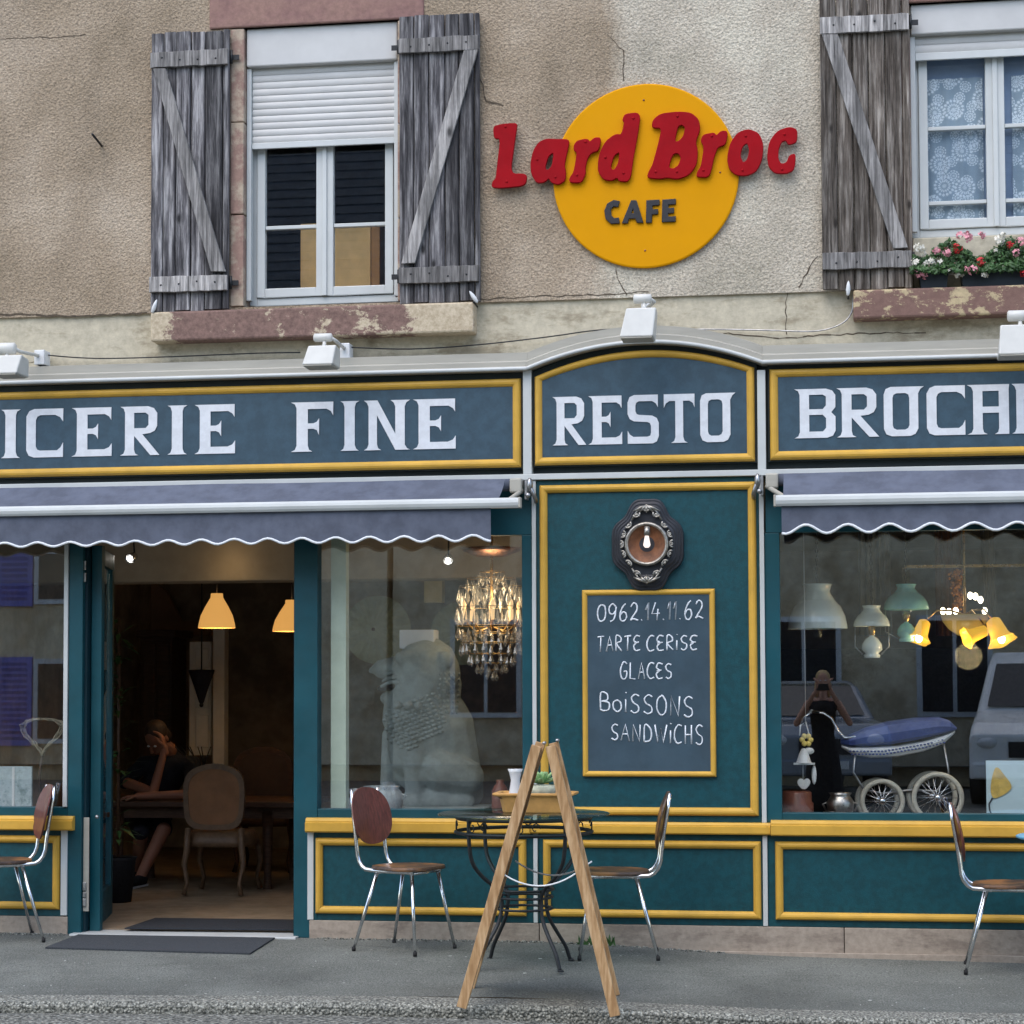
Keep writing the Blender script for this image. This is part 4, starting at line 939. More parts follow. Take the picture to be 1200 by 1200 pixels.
# ------------------------------------------------------------------ awnings
def awning(label, xl, xr, bar_y, bar_h, vx0, vx1, val_bot, per, side, Yb=-.34, ph=0.0, amp=.015, ztop_px=566):
    xm = 300 if xl < 0 else 1050
    X0, X1 = AX(xl, bar_y, Yb), AX(xr, bar_y, Yb); zb = AZ(xm, bar_y + bar_h, Yb); zt = AZ(xm, bar_y, Yb)
    if xl < 0: X0 = -5.7
    if xr > 1200: X1 = 2.7
    V0, V1 = AX(vx0, bar_y, Yb), AX(vx1, bar_y, Yb)
    if xl < 0: V0 = -5.65
    if xr > 1200: V1 = 2.62
    t = thing('awning', label, 'awning', ((X0 + X1) / 2, 0, zb), 'blue-grey awnings over the shop windows')
    # front bar with rounded profile
    h = zt - zb; prof = [(Yb + .05, zb), (Yb + .008, zb), (Yb, zb + .012), (Yb - .004, zb + h * .5), (Yb, zt - .012), (Yb + .012, zt), (Yb + .05, zt)]
    mb = MB(); k = len(prof); vs = [(x, y, z) for x in (X0, X1) for y, z in prof]
    mb.add(vs, [(i, (i + 1) % k, k + (i + 1) % k, k + i) for i in range(k)] + [tuple(range(k)), tuple(range(2 * k - 1, k - 1, -1))]); obj('front_bar', mb, 'offwhite', t)
    obj('bar_cap', MB().box(X1 - .001 if side == 'R' else X0 - .012, X1 + .012 if side == 'R' else X0 + .001, Yb - .002, Yb + .052, zb - .002, zt + .002), 'alu', t, bevel=.003)
    zv = AZ(xm, val_bot, Yb)
    # canopy cloth from roller to bar
    zr_ = Zs - .03; N = 40; mb = MB(); vs = []
    Cx0, Cx1 = V0 + .0, V1 + .0
    if side == 'R': Cx1 = AX(588, 575, -.2)
    else: Cx0 = AX(918, 565, -.2)
    for i in range(N + 1):
        x = Cx0 + (Cx1 - Cx0) * i / N
        for j in range(7):
            u = j / 6; y = -.075 + (Yb + .03 + .075) * u; z = zr_ + (zt - .004 - zr_) * u - .012 * math.sin(PI * u) + .002 * math.sin(x * 5 + j); vs.append((x, y, z))
    mb.add(vs, [(i * 7 + j, i * 7 + j + 1, (i + 1) * 7 + j + 1, (i + 1) * 7 + j) for i in range(N) for j in range(6)], True); obj('canopy', mb, 'fabric', t)
    obj('roller_tube', MB().tube([(Cx0 - .03, -.06, zr_ - .035), (Cx1 + .03, -.06, zr_ - .035)], .036, 14), 'fabric', t)
    # valance with wavy hem
    zv = AZ(xm, val_bot, Yb); P = per / SC(Yb); n_ = int((V1 - V0) / .012); vs = []; hem = []
    for i in range(n_ + 1):
        x = V0 + (V1 - V0) * i / n_; wv = math.cos(2 * PI * (x - V0) / P + ph); zz = zv + amp * wv * (1 - .15 * math.sin(x))
        for j in range(6):
            u = j / 5; z = (zb + .006) + (zz - zb - .006) * u; y = Yb + .028 + .006 * math.sin(x * 3.1 + u * 2) * u + .004 * math.sin(x * 23) * u * u; vs.append((x, y, z))
        hem.append((x, y - .001, zz))
    mb = MB(); mb.add(vs, [(i * 6 + j, i * 6 + j + 1, (i + 1) * 6 + j + 1, (i + 1) * 6 + j) for i in range(n_) for j in range(5)], True); obj('valance', mb, 'fabric', t)
    obj('hem_braid', MB().tube(hem[::2] + [hem[-1]], .0075, 6), 'trim_white', t)
    # end fittings: bracket, arm joint, gear
    sx_ = 1 if side == 'R' else -1; ex = X1 if side == 'R' else X0
    bx = Cx1 + .03 if side == 'R' else Cx0 - .03
    mb = MB().box(min(bx, bx + sx_ * .07), max(bx, bx + sx_ * .07), -.11, -.02, zr_ - .085, zr_ + .0); obj('roller_end', mb, 'alu', t, bevel=.01)
    g0 = bx + sx_ * .085
    mb = MB().ell((g0 + sx_ * .03, -.09, zr_ - .04), (.018, .03, .042), 12, 8); mb.tube([(g0 + sx_ * .035, -.1, zr_ - .06), (g0 + sx_ * .055, -.06, zr_ - .11), (g0 + sx_ * .055, -.02, zr_ - .13)], .012, 8)
    mb.ell((g0 + sx_ * .02, -.1, zr_ - .10), (.016, .016, .016), 10, 6); mb.box(min(g0, g0 + sx_ * .012), max(g0, g0 + sx_ * .012), -.09, .0, zr_ - .12, zr_ - .01); obj('wall_bracket', mb, 'steel', t)
    mb = MB().tube([(ex - sx_ * .10, Yb + .06, zb + .02), (g0 - sx_ * .02, -.07, zr_ - .07)], .014, 8); mb.ell((ex - sx_ * .10, Yb + .05, zb + .018), (.02, .018, .018), 8, 6); obj('folding_arm', mb, 'alu', t)
    return t
awning('blue-grey awning over the doorway and left windows with wavy white hem', -10, 607.5, 588.2, 11.5, 0, 574, 634, 42, 'R', ph=.4)
awning('blue-grey awning over the right display window with wavy white hem', 909, 1210, 577.5, 13, 915.5, 1300, 618, 48, 'L', ph=2.6, amp=.024)

# ------------------------------------------------------------------ floodlights on the cornice
def flood(label, hx0, hx1, tx0, tx1, yt, yb, cyl, brk, Y=-.36, tilt=.3):
    t = thing('floodlight', label, 'floodlight', (AX((hx0 + hx1) / 2, yb, Y), Y, AZ((hx0 + hx1) / 2, yb, Y)), 'white floodlights over the sign boards')
    xm = (hx0 + hx1) / 2; zb, zt = AZ(xm, yb, Y), AZ(xm, yt, Y)
    A = [AX(tx0, yt, Y), AX(tx1, yt, Y), AX(hx1, yb, Y), AX(hx0, yb, Y)]
    d1, d2 = .11, .16
    vs = [(A[0], Y, zt), (A[1], Y, zt), (A[2], Y - .03, zb), (A[3], Y - .03, zb), (A[0] + .012, Y + d1, zt - .012), (A[1] - .0, Y + d1, zt - .012), (A[2], Y + d2, zb), (A[3] + .004, Y + d2, zb)]
    obj('housing', MB().add(vs, [(0, 1, 2, 3), (7, 6, 5, 4), (0, 4, 5, 1), (1, 5, 6, 2), (2, 6, 7, 3), (3, 7, 4, 0)]), 'lamp_white', t, bevel=.008)
    obj('lens_rim', MB().box(min(A[2], A[3]) + .006, max(A[2], A[3]) - .006, Y - .028, Y + .13, zb - .008, zb - .001), 'alu', t, bevel=.003)
    Yc = Y + .08; c0 = at(cyl[0], (cyl[2] + cyl[3]) / 2, Yc); c1 = at(cyl[1], (cyl[2] + cyl[3]) / 2, Yc); r = (AZ(xm, cyl[2], Yc) - AZ(xm, cyl[3], Yc)) / 2
    mb = MB(); L_ = c1.x - c0.x; mb.lathe([(0, 0), (r * .7, .002), (r, r * .3), (r, L_ - r * .3), (r * .7, L_ - .002), (0, L_)], (c0.x, Yc, c0.z), 16, 'X'); obj('sensor', mb, 'lamp_white', t)
    zc_ = c0.z - r; obj('neck', MB().tube([((c0.x + c1.x) / 2 + .01, Yc, zc_ + .004), ((c0.x + c1.x) / 2 + .01, Yc - .02, zt - .008)], .012, 8), 'lamp_white', t)
    b0 = at(brk[0], (brk[2] + brk[3]) / 2, .03)
    wdx = AX(brk[1], brk[3], .03) - AX(brk[0], brk[3], .03); z0_, z1_ = AZ(brk[0], brk[3], .03), AZ(brk[0], brk[2], .03)
    mb = MB().box(b0.x, b0.x + wdx, .0, .10, z0_ + .03, z1_); obj('junction_box', mb, 'white', t, bevel=.005)
    obj('cable_gland', MB().tube([(b0.x + wdx * .5, .04, z0_ + .032), (b0.x + wdx * .4, .02, z0_ + .01), (b0.x + wdx * .7, .03, z0_ - .006)], .008, 6), 'iron', t)
    obj('arm', MB().tube([(c1.x - .015, Yc, c1.z + r * .2), (c1.x + .01, Yc + .03, c1.z - .01), (b0.x + wdx * .4, .05, z1_ - .03)], .011, 8), 'lamp_white', t)
    return t
flood('white floodlight at the left edge above the first sign letters', -8, 21.5, -5, 26, 416, 438.5, (-5, 19, 402, 416), (42, 54, 411, 434))
flood('white floodlight below the left window sill over the word FINE', 355, 391, 361, 394, 404.5, 428, (367.5, 389.5, 391, 401), (399.5, 411, 403, 427))
flood('tall white floodlight on top of the arched cornice', 726.5, 765.5, 733.5, 769, 360.5, 395.5, (742, 764, 345, 356), (752, 762, 356, 374), Y=-.40)
flood('white floodlight at the right edge above the last sign letters', 1170, 1212, 1172, 1208, 380, 416, (1180, 1206, 364, 377), (1216, 1228, 375, 400))
# electric cables
def cable(label, pts, r=.004, Y=WALL_Y - .0, mt='iron'):
    P = [at(p[0], p[1], (p[2] if len(p) > 2 else Y)) for p in pts]; Q = []
    for i in range(len(P) - 1):
        p0, p1, p2, p3 = P[max(i - 1, 0)], P[i], P[i + 1], P[min(i + 2, len(P) - 1)]
        for q in range(6):
            s = q / 6; Q.append(.5 * ((2 * p1) + (-p0 + p2) * s + (2 * p0 - 5 * p1 + 4 * p2 - p3) * s * s + (-p0 + 3 * p1 - 3 * p2 + p3) * s ** 3))
    Q.append(P[-1]); _props(obj('cable', MB().tube(Q, r, 6), mt), label, 'cable')
cable('thin dark cable along the top of the cornice left of the second floodlight', [(54, 416, .06), (90, 419, .10), (128, 420, .10), (200, 418, .10), (300, 414, .10), (352, 413, .10)], .004)
cable('thin dark cable rising from the second floodlight towards the arched cornice', [(411, 407, .05), (480, 409, .10), (560, 404, .10), (640, 395, .10), (690, 388, .11), (726, 385, .10)], .004)
cable('pale cable looping from the arched cornice up to the tall shutter', [(768, 386, .10), (840, 386, .11), (900, 387, .11), (955, 388, .11), (985, 380, .11), (998, 366, .11), (1000, 348, .11)], .0045, mt='steel')

# ------------------------------------------------------------------ round sign
rs = thing('round_sign', 'round yellow sign with raised red LARD BROC lettering and grey CAFE below', 'sign', at(756.5, 315, WALL_Y - .03))
YD = WALL_Y - .028; cc = at(756.3, 205.7, YD); R0 = 108.6 / SC(YD)
rx = (AX(865.2, 205, YD) - AX(647.4, 205, YD)) / 2
mb = MB(); k = 72
vs = []
for rr, yy in ((0, YD), (.985, YD), (1.0, YD + .004), (1.0, YD + .022), (.97, YD + .026)):
    if rr == 0: vs.append((cc.x, yy, cc.z)); continue
    vs += [(cc.x + rx * rr * math.cos(2 * PI * i / k), yy, cc.z + rx * rr * 1.0 * math.sin(2 * PI * i / k)) for i in range(k)]
fs = [(0, 1 + i, 1 + (i + 1) % k) for i in range(k)] + [(1 + j * k + i, 1 + (j + 1) * k + i, 1 + (j + 1) * k + (i + 1) % k, 1 + j * k + (i + 1) % k) for j in range(3) for i in range(k)]
obj('disc', mb.add(vs, fs), 'yellow', rs)
def crop_pt(x, y): return (560 + x / 3, 70 + y / 3)
def logo(loops, mt, Yl, depth, it=2, name='letter'):
    LP = []
    for lp in loops:
        q = [(lambda w_: (w_.x, w_.z))(at(*crop_pt(x, y), Yl)) for x, y in lp]
        LP.append(chaikin(q, it, .2))
    me = outline_mesh(LP, depth, bevel=.003); me.transform(Matrix.Translation((0, Yl, 0))); return obj(name, me, mt, rs)
YLt = YD - .026
LOGO = [
 [[(55, 245), (58, 234), (72, 230), (88, 226), (137, 223), (135, 240), (126, 300), (112, 402), (173, 401), (166, 441), (110, 447), (70, 450), (49, 447), (52, 428), (64, 418), (70, 360), (80, 276), (58, 276)]],
 [[(188, 400), (186, 360), (196, 318), (214, 290), (242, 278), (275, 280), (320, 280), (317, 305), (302, 370), (308, 392), (306, 424), (282, 438), (258, 430), (250, 414), (232, 430), (206, 432)], [(236, 372), (247, 338), (268, 322), (262, 372), (248, 388), (238, 388)]],
 [[(338, 300), (350, 284), (385, 278), (393, 290), (410, 274), (432, 274), (424, 318), (398, 326), (384, 345), (376, 380), (378, 398), (364, 431), (322, 430), (324, 414), (338, 395), (350, 325), (338, 318)]],
 [[(508, 212), (518, 190), (571, 186), (562, 255), (545, 345), (534, 426), (496, 426), (490, 412), (470, 424), (442, 420), (422, 392), (426, 335), (448, 288), (482, 262), (506, 264), (516, 218)], [(466, 372), (478, 334), (500, 322), (494, 366), (480, 388), (468, 386)]],
 [[(612, 238), (616, 212), (642, 190), (700, 183), (748, 186), (776, 210), (780, 246), (764, 288), (772, 318), (768, 368), (742, 404), (700, 419), (664, 412), (645, 417), (596, 414), (600, 396), (615, 370), (634, 300), (648, 238)], [(690, 288), (702, 232), (718, 226), (730, 238), (724, 268), (706, 288)], [(668, 380), (684, 330), (704, 326), (716, 344), (706, 372), (688, 384)]],
 [[(784, 285), (792, 264), (830, 256), (838, 268), (856, 250), (878, 252), (870, 298), (842, 305), (828, 345), (822, 376), (812, 411), (769, 411), (772, 394), (786, 374), (796, 305)]],
 [[(877, 345), (888, 292), (914, 256), (950, 244), (986, 257), (1003, 295), (998, 352), (978, 392), (944, 407), (908, 404), (884, 384)], [(920, 336), (930, 302), (948, 290), (956, 318), (948, 352), (932, 364)]],
 [[(1018, 335), (1026, 286), (1054, 250), (1096, 236), (1123, 246), (1120, 290), (1092, 298), (1084, 282), (1068, 286), (1056, 312), (1054, 348), (1066, 368), (1086, 362), (1096, 336), (1117, 330), (1112, 385), (1086, 399), (1044, 398), (1022, 374)]],
]
for lp in LOGO: logo(lp, 'red', YLt, .022)
CAFE = [
 [[(497, 498), (478, 494), (456, 506), (446, 530), (450, 558), (468, 575), (497, 573), (494, 556), (478, 558), (468, 548), (466, 526), (476, 514), (492, 516)]],
 [[(508, 573), (540, 495), (556, 495), (580, 571), (560, 571), (554, 556), (530, 557), (526, 573)], [(536, 541), (546, 516), (551, 541)]],
 [[(592, 571), (594, 495), (637, 493), (637, 509), (612, 511), (612, 527), (632, 526), (632, 541), (611, 542), (610, 571)]],
 [[(648, 569), (650, 493), (694, 490), (694, 506), (668, 508), (668, 523), (688, 521), (688, 537), (667, 538), (667, 553), (694, 551), (693, 567)]],
]
for lp in CAFE: logo(lp, 'black', YD - .014, .012, 0)
mb = MB()
for (x, y) in ((97, 235), (101, 428), (208, 350), (272, 412), (378, 288), (348, 405), (546, 205), (512, 398), (448, 343), (702, 198), (625, 393), (700, 393), (822, 268), (793, 388), (942, 268), (930, 388), (1078, 262), (1070, 385)):
    c = at(*crop_pt(x, y), YLt - .001); mb.ell((c.x, c.y, c.z), (.008, .004, .008), 8, 4)
obj('screws', mb, 'red', rs, kind='stuff')
mb = MB()
for (x, y) in ((583, 142), (588, 671), (297, 398), (852, 396)):
    c = at(*crop_pt(x, y), YD - .001); mb.ell((c.x, c.y, c.z), (.006, .003, .006), 8, 4)
obj('screws', mb, 'brown_pot', rs, kind='stuff')

# ------------------------------------------------------------------ chalkboard
cb = thing('chalkboard', 'chalkboard in a yellow frame listing tarte cerise, glaces, boissons, sandwichs', 'chalkboard', (AX(760, 911, -.03), -.02, AZ(760, 911, -.03)))
x0, x1 = AX(682, 800, -.03), AX(838.5, 800, -.03); z0, z1 = AZ(760, 910.5, -.03), AZ(760, 690.5, -.03)
obj('board', MB().box(x0 + .02, x1 - .02, -.018, -.006, z0 + .02, z1 - .02), 'chalkboard', cb)
moulding(x0, x1, z0, z1, .033, .022, -.008, cb, name='frame')
ST = {  # single line letters: strokes of points in a 0..1 box
 '0': [[(.5, 1), (.15, .85), (0, .5), (.15, .12), (.5, 0), (.85, .15), (1, .5), (.85, .88), (.5, 1)]],
 '9': [[(.9, .85), (.5, 1), (.1, .8), (.15, .5), (.55, .42), (.9, .65), (.9, .85), (.85, .4), (.6, .08), (.2, 0)]],
 '6': [[(.8, 1), (.4, .8), (.1, .4), (.2, .06), (.6, 0), (.9, .22), (.75, .48), (.4, .5), (.12, .3)]],
 '2': [[(.1, .8), (.4, 1), (.8, .9), (.8, .6), (.4, .3), (.05, .03), (.4, .12), (1, .0)]],
 '1': [[(.1, .6), (.7, 1), (.55, 0)]],
 '4': [[(.45, 1), (0, .35), (1, .38)], [(.75, .62), (.62, 0)]],
 '.': [[(.3, .0), (.45, .05)]],
 'T': [[(0, .95), (1, 1)], [(.5, .97), (.45, 0)]], 'A': [[(0, 0), (.5, 1), (.95, 0)], [(.2, .4), (.8, .42)]],
 'R': [[(.1, 0), (.1, 1), (.7, .95), (.8, .65), (.15, .48), (.95, 0)]], 'E': [[(.95, .95), (.35, 1), (.05, .7), (.45, .52), (.05, .3), (.3, 0), (.95, .05)], [(.1, .5), (.8, .55)]],
 'C': [[(1, .95), (.5, 1), (.1, .7), (.05, .3), (.4, 0), (1, .08)]], 'i': [[(.4, .7), (.4, 0)], [(.4, 1.05), (.5, 1.1)]],
 'S': [[(.9, .92), (.5, 1), (.12, .8), (.3, .55), (.8, .4), (.85, .12), (.45, 0), (.05, .1)]], 'G': [[(.95, .9), (.45, 1), (.05, .55), (.2, .1), (.6, 0), (.9, .2), (.9, .45), (.5, .45)]],
 'L': [[(.15, 1), (.1, .03), (.9, 0)]], 'B': [[(.1, 0), (.12, 1), (.75, .95), (.75, .6), (.15, .52), (.9, .45), (.9, .1), (.4, -.02), (.1, .05)]],
 'o': [[(.5, .65), (.1, .5), (.1, .15), (.5, 0), (.9, .2), (.85, .52), (.5, .65)]], 'O': [[(.5, 1), (.1, .8), (.05, .3), (.4, 0), (.85, .15), (.95, .65), (.6, 1), (.5, 1)]],
 'N': [[(.05, 0), (.1, 1), (.85, 0), (.95, 1)]], 'D': [[(.1, 0), (.15, 1), (.8, .8), (.95, .4), (.7, .05), (.1, 0)]], 'W': [[(0, 1), (.25, 0), (.5, .8), (.7, 0), (1, 1)]], 'H': [[(.1, 1), (.1, 0)], [(.85, 1), (.85, 0)], [(.1, .48), (.85, .5)]],
}
def chalk(word, x0, x1, yt0, yt1, yb0, yb1, wds=None):
    Y = -.0195; wds = wds or [(.45 if c in '.i' else (.55 if c == '1' else 1)) for c in word]; tot = sum(wds); x = x0; mb = MB()
    for c, wd in zip(word, wds):
        cw = (x1 - x0) * wd / tot
        if c != ' ':
            for stt in ST[c]:
                P = []
                for u, v in stt:
                    px = x + cw * (.1 + .76 * u) + random.uniform(-.25, .25); f = (px - x0) / (x1 - x0); yt = yt0 + (yt1 - yt0) * f; yb = yb0 + (yb1 - yb0) * f
                    P.append(at(px, yb + (yt - yb) * v + random.uniform(-.3, .3), Y))
                Q = []
                for i in range(len(P) - 1):
                    p0, p1, p2, p3 = P[max(i - 1, 0)], P[i], P[i + 1], P[min(i + 2, len(P) - 1)]; st_ = 4 if len(P) > 3 and c not in 'NWLAT' else 1
                    for q in range(st_):
                        s = q / st_; Q.append(.5 * ((2 * p1) + (-p0 + p2) * s + (2 * p0 - 5 * p1 + 4 * p2 - p3) * s * s + (-p0 + 3 * p1 - 3 * p2 + p3) * s ** 3))
                Q.append(P[-1])
                mb.tube(Q, [random.uniform(.0036, .0056) for _ in Q], 5)
        x += cw
    k = Vector((0, Y, 0)); mb.v = [(v[0], Y + (v[1] - Y) * .35, v[2]) for v in mb.v]
    obj('chalk_word', mb, 'chalk', cb)
chalk('0962.14.11.62', 699, 826, 709, 703, 728.5, 725)
chalk('TARTE', 699, 752, 746, 745, 764, 762); chalk('CERiSE', 757, 819, 745, 745, 763, 761)
chalk('GLACES', 726, 789, 776, 778, 796, 795)
chalk('BoiSSONS', 701, 815, 812, 817, 832, 841, [1, .9, .4, .95, 1, 1, 1, 1])
chalk('SANDWiCHS', 715, 826, 849, 850, 867, 873, [.9, 1, 1, 1, 1.4, .4, .9, 1, .95])

# ------------------------------------------------------------------ ornate round lamp frame (old clock case)
oc = thing('ornate_wall_lamp', 'black and silver scalloped clock case with a bulb hanging in its brown dish', 'wall lamp', at(759, 691, 0))
c0 = at(758.8, 638.3, -.03); sx2 = 41.5 / SC(0); sz2 = 53.0 / SC(0)
def scal(rr, n_=72):
    P = []
    for i in range(n_):
        a = 2 * PI * i / n_; k = 1 + .055 * math.cos(4 * a) * 1.0 - .04 * math.cos(8 * a) + .03 * math.cos(2 * a) * 0
        # pointed lobes at top and bottom, shoulders at the diagonals
        P.append((c0.x + sx2 * rr * math.cos(a) * k, c0.z + sz2 * rr * math.sin(a) * k))
    return P
mb = MB(); rings = [(1.0, -.002), (1.0, -.03), (.96, -.038), (.94, -.032), (.91, -.045), (.88, -.052), (.86, -.046), (.83, -.060), (.80, -.066), (.78, -.060), (.74, -.074), (.70, -.078), (.66, -.07), (.0, -.06)]
vs = []; k = 72
for rr, y in rings[:-1]: vs += [(x, y, z) for x, z in scal(rr)]
mb.add(vs, [(j * k + i, (j + 1) * k + i, (j + 1) * k + (i + 1) % k, j * k + (i + 1) % k) for j in range(len(rings) - 2) for i in range(k)], True)
mb.add([(x, -.068, z) for x, z in scal(.66)], [tuple(range(k))]); M['case'] = pmat('black_lacquer_case', lin(44, 46, 52), .4, .2, 16, bump=.1, bs=60); obj('case', mb, 'case', oc)
rr = 22.5 / SC(0)
obj('dish', MB().lathe([(0, .0), (rr * .6, .012), (rr * .92, .030), (rr, .034)], (c0.x, -.060, c0.z), 40, 'Y'), pmat('brown_copper_dish', lin(112, 72, 46), .5, .3, 18, metal=.2), oc)
M['pewter'] = pmat('worn_pewter', (.36, .34, .30), .38, .3, 40, metal=.85)
obj('ring', MB().lathe([(rr * .95, .030), (rr * .98, .040), (rr * 1.06, .044), (rr * 1.13, .038), (rr * 1.15, .028)], (c0.x, -.062, c0.z), 48, 'Y'), 'pewter', oc)
mb = MB()
for i in range(16):      # leaf scrolls around the ring
    a = 2 * PI * i / 16; big_ = 1.0 + .38 * (abs(math.sin(a)) ** 6); px_c = Vector((c0.x + math.cos(a) * rr * 1.32, -.088, c0.z + math.sin(a) * rr * 1.34 * big_))
    for q in (-1, 1):
        pts = []
        for s in range(8):
            tt = s / 7 * 4.2; r_ = .020 * (1 - s / 9); pts.append(px_c + Vector((math.cos(a + q * (1.3 + tt)) * r_, -.004, math.sin(a + q * (1.3 + tt)) * r_)))
        mb.tube(pts, [.0055 * (1 - s / 12) for s in range(8)], 6)
    mb.ell(px_c, (.009, .008, .009), 8, 5)
for sg in (-1, 1):
    top = Vector((c0.x, -.088, c0.z + sg * rr * 2.02))
    for q in (-2, -1, 0, 1, 2):
        e = Vector((q * .020, 0, -sg * (.034 - abs(q) * .004))); mb.tube([top, top + e * .6 + Vector((q * .006, -.006, 0)), top + e * 1.3 + Vector((q * .012, 0, 0))], [.004, .008, .003], 6)
    mb.tube([Vector((c0.x - .085, -.084, c0.z + sg * rr * 1.25)), Vector((c0.x - .05, -.086, c0.z + sg * rr * 1.75)), top, Vector((c0.x + .05, -.086, c0.z + sg * rr * 1.75)), Vector((c0.x + .085, -.084, c0.z + sg * rr * 1.25))], .006, 6)
obj('leaf_ornament', mb, 'pewter', oc)
obj('bulb_socket', MB().tube([(c0.x + .004, -.10, c0.z + .095), (c0.x + .004, -.11, c0.z + .045)], .017, 12), 'pewter', oc)
obj('bulb', MB().lathe([(.006, .0), (.010, -.004), (.019, .006), (.020, .014), (.014, .045), (.011, .062)], (c0.x + .003, -.11, c0.z - .018), 16), emat('frosted_bulb_glow', (1, .86, .80), .55), oc)
# ------------------------------------------------------------------ pavement furniture
def make_chair():
    """tube-steel chair, local space: faces +X, origin on the ground under the seat"""
    t = thing('plywood_chair', 'x', 'chair', (0, 0, 0), 'tubular plywood chairs on the pavement')
    SH = .455
    mb = MB(); N = 40; vs = []                   # seat: rounded thin plywood, slightly dished
    def seat_out(a): 
        c, s = math.cos(a), math.sin(a); return (.03 + .195 * (abs(c) ** .8) * (1 if c > 0 else -1), .185 * (abs(s) ** .8) * (1 if s > 0 else -1) * (1 + .06 * c))
    for z_, k_ in ((SH + .004, 1.0), (SH + .013, .985), (SH + .010, .6)):
        vs += [(*[q * k_ for q in seat_out(2 * PI * i / N)], z_ + .008 * seat_out(2 * PI * i / N)[0] ) for i in range(N)]
    lo = [(*seat_out(2 * PI * i / N), SH - .004) for i in range(N)]; vs += lo
    fs = [(j * N + i, j * N + (i + 1) % N, (j + 1) * N + (i + 1) % N, (j + 1) * N + i) for j in range(2) for i in range(N)] + [tuple(2 * N + i for i in range(N)), tuple(3 * N + i for i in range(N))[::-1]] + [(3 * N + i, 3 * N + (i + 1) % N, (i + 1) % N, i) for i in range(N)]
    obj('seat', mb.add(vs, fs, False), 'ply_seat', t, local=True)
    mb = MB(); vs = []; lean = math.radians(12)  # back: oval plywood, bent about its height
    for side in (0, 1):
        for i in range(N):
            a = 2 * PI * i / N; y = .172 * math.copysign(abs(math.cos(a)) ** .85, math.cos(a)); z = .158 * math.copysign(abs(math.sin(a)) ** .85, math.sin(a)) * (1 + .10 * math.sin(a) * 0)
            x = -.215 - z * math.tan(lean) - .9 * (.17 ** 2 - y * y) * .8 + (.0 if side else -.009); vs.append((x, y, .735 + z))
    mid = [(-.215 - .9 * .17 ** 2 * .8, 0, .735), (-.224 - .9 * .17 ** 2 * .8, 0, .735)]
    vs += [mid[1], mid[0]]
    fs = [(i, (i + 1) % N, N + (i + 1) % N, N + i) for i in range(N)] + [(i, 2 * N, (i + 1) % N) for i in range(N)] + [(N + (i + 1) % N, 2 * N + 1, N + i) for i in range(N)]
    obj('backrest', mb.add(vs, fs, False), 'ply_red', t, local=True)
    for s in (-1, 1):                            # back tube curving under the seat
        y = s * .13
        pts = [(-.275, y * .9, .885), (-.262, y * .95, .80), (-.238, y, .66), (-.226, y, .56)] + [(-.226 + .075 * (1 - math.cos(a)), y, .56 - .115 * math.sin(a)) for a in (.35, .7, 1.05, 1.4)] + [(-.10, y, .442), (.16, y, .442)]
        obj('back_tube', MB().tube(pts, .0115, 10), 'chrome', t, local=True)
    obj('cross_tube', MB().tube([(.15, -.14, .436), (.15, .14, .436)], .009, 8), 'chrome', t, local=True)
    obj('cross_tube', MB().tube([(-.07, -.14, .436), (-.07, .14, .436)], .009, 8), 'chrome', t, local=True)
    for (tx, ty, fx, fy) in ((.145, .12, .215, .185), (.145, -.12, .215, -.185), (-.09, .12, -.205, .185), (-.09, -.12, -.205, -.185)):
        g_ = obj('leg', MB().tube([(tx, ty, .44), (fx, fy, .012)], [.0115, .0085], 10), 'chrome', t, local=True)
        ft = obj('rubber_foot', MB().lathe([(.0105, .0), (.0115, .012), (.0105, .024)], (fx, fy, 0), 10, caps=True), 'rubber', g_, local=True)
        ft.location = ft.location - g_.location
    return t
ch0 = make_chair()
def place(o, px, py, rot, label, sc=1.0):
    g_ = gat(px, py); o.location = g_; o.rotation_euler = (0, 0, math.radians(rot)); o['label'] = label; o.scale = (sc,) * 3
    # sit on the sloping pavement
    e = .2; o.location.z = max(gz(g_.x - e, g_.y), gz(g_.x + e, g_.y), gz(g_.x, g_.y)) - .001
place(ch0, 473, 1113, -25, 'red-brown plywood chair left of the glass table, facing right')
c2_ = copy_tree(ch0); place(c2_, 726, 1122, 180 + 6, 'dark plywood chair right of the glass table, backrest seen edge-on')
for q in kids(c2_):
    if q.name.startswith('backrest'): q.material_slots[0].link = 'OBJECT'; q.material_slots[0].material = M['ply_seat']
place(copy_tree(ch0), 2, 1102, 180 + 32, 'plywood chair at the left edge beside the doorway, facing left')
place(copy_tree(ch0), 1178, 1138, -4, 'plywood chair at the right edge under the pram window')

# glass bistro table
tc0 = gat(614, 1118); tc0.y = -.86; tc0 = Vector((AX(614, 1000, -.86), -.86, gz(-1.6, -.86)))
tb = thing('bistro_table', 'round glass bistro table on black wrought iron legs', 'table', tc0)
TR = .455; TH = AZ(614, 952.5, -.86) - tc0.z
mb = MB(); k = 56
mb.lathe([(.0, TH), (TR - .006, TH), (TR, TH - .004), (TR - .004, TH - .009), (0, TH - .009)], tc0, k); M['table_glass'] = glassmat('table_glass', (.62, .74, .70), 1.5)
obj('glass_top', mb, 'table_glass', tb)
def ringt(r, z, rad): return MB().tube([tc0 + Vector((r * math.cos(2 * PI * i / 40), r * math.sin(2 * PI * i / 40), z)) for i in range(40)], rad, 6, closed=True)
obj('top_ring', ringt(.355, TH - .024, .009), 'iron', tb); obj('lower_ring', ringt(.36, TH - .098, .010), 'iron', tb)
for z, r in ((.40, .155), (.36, .15), (.30, .148)): obj('brace_ring', ringt(r, z, .007), 'iron', tb)
ph0 = math.radians(45)
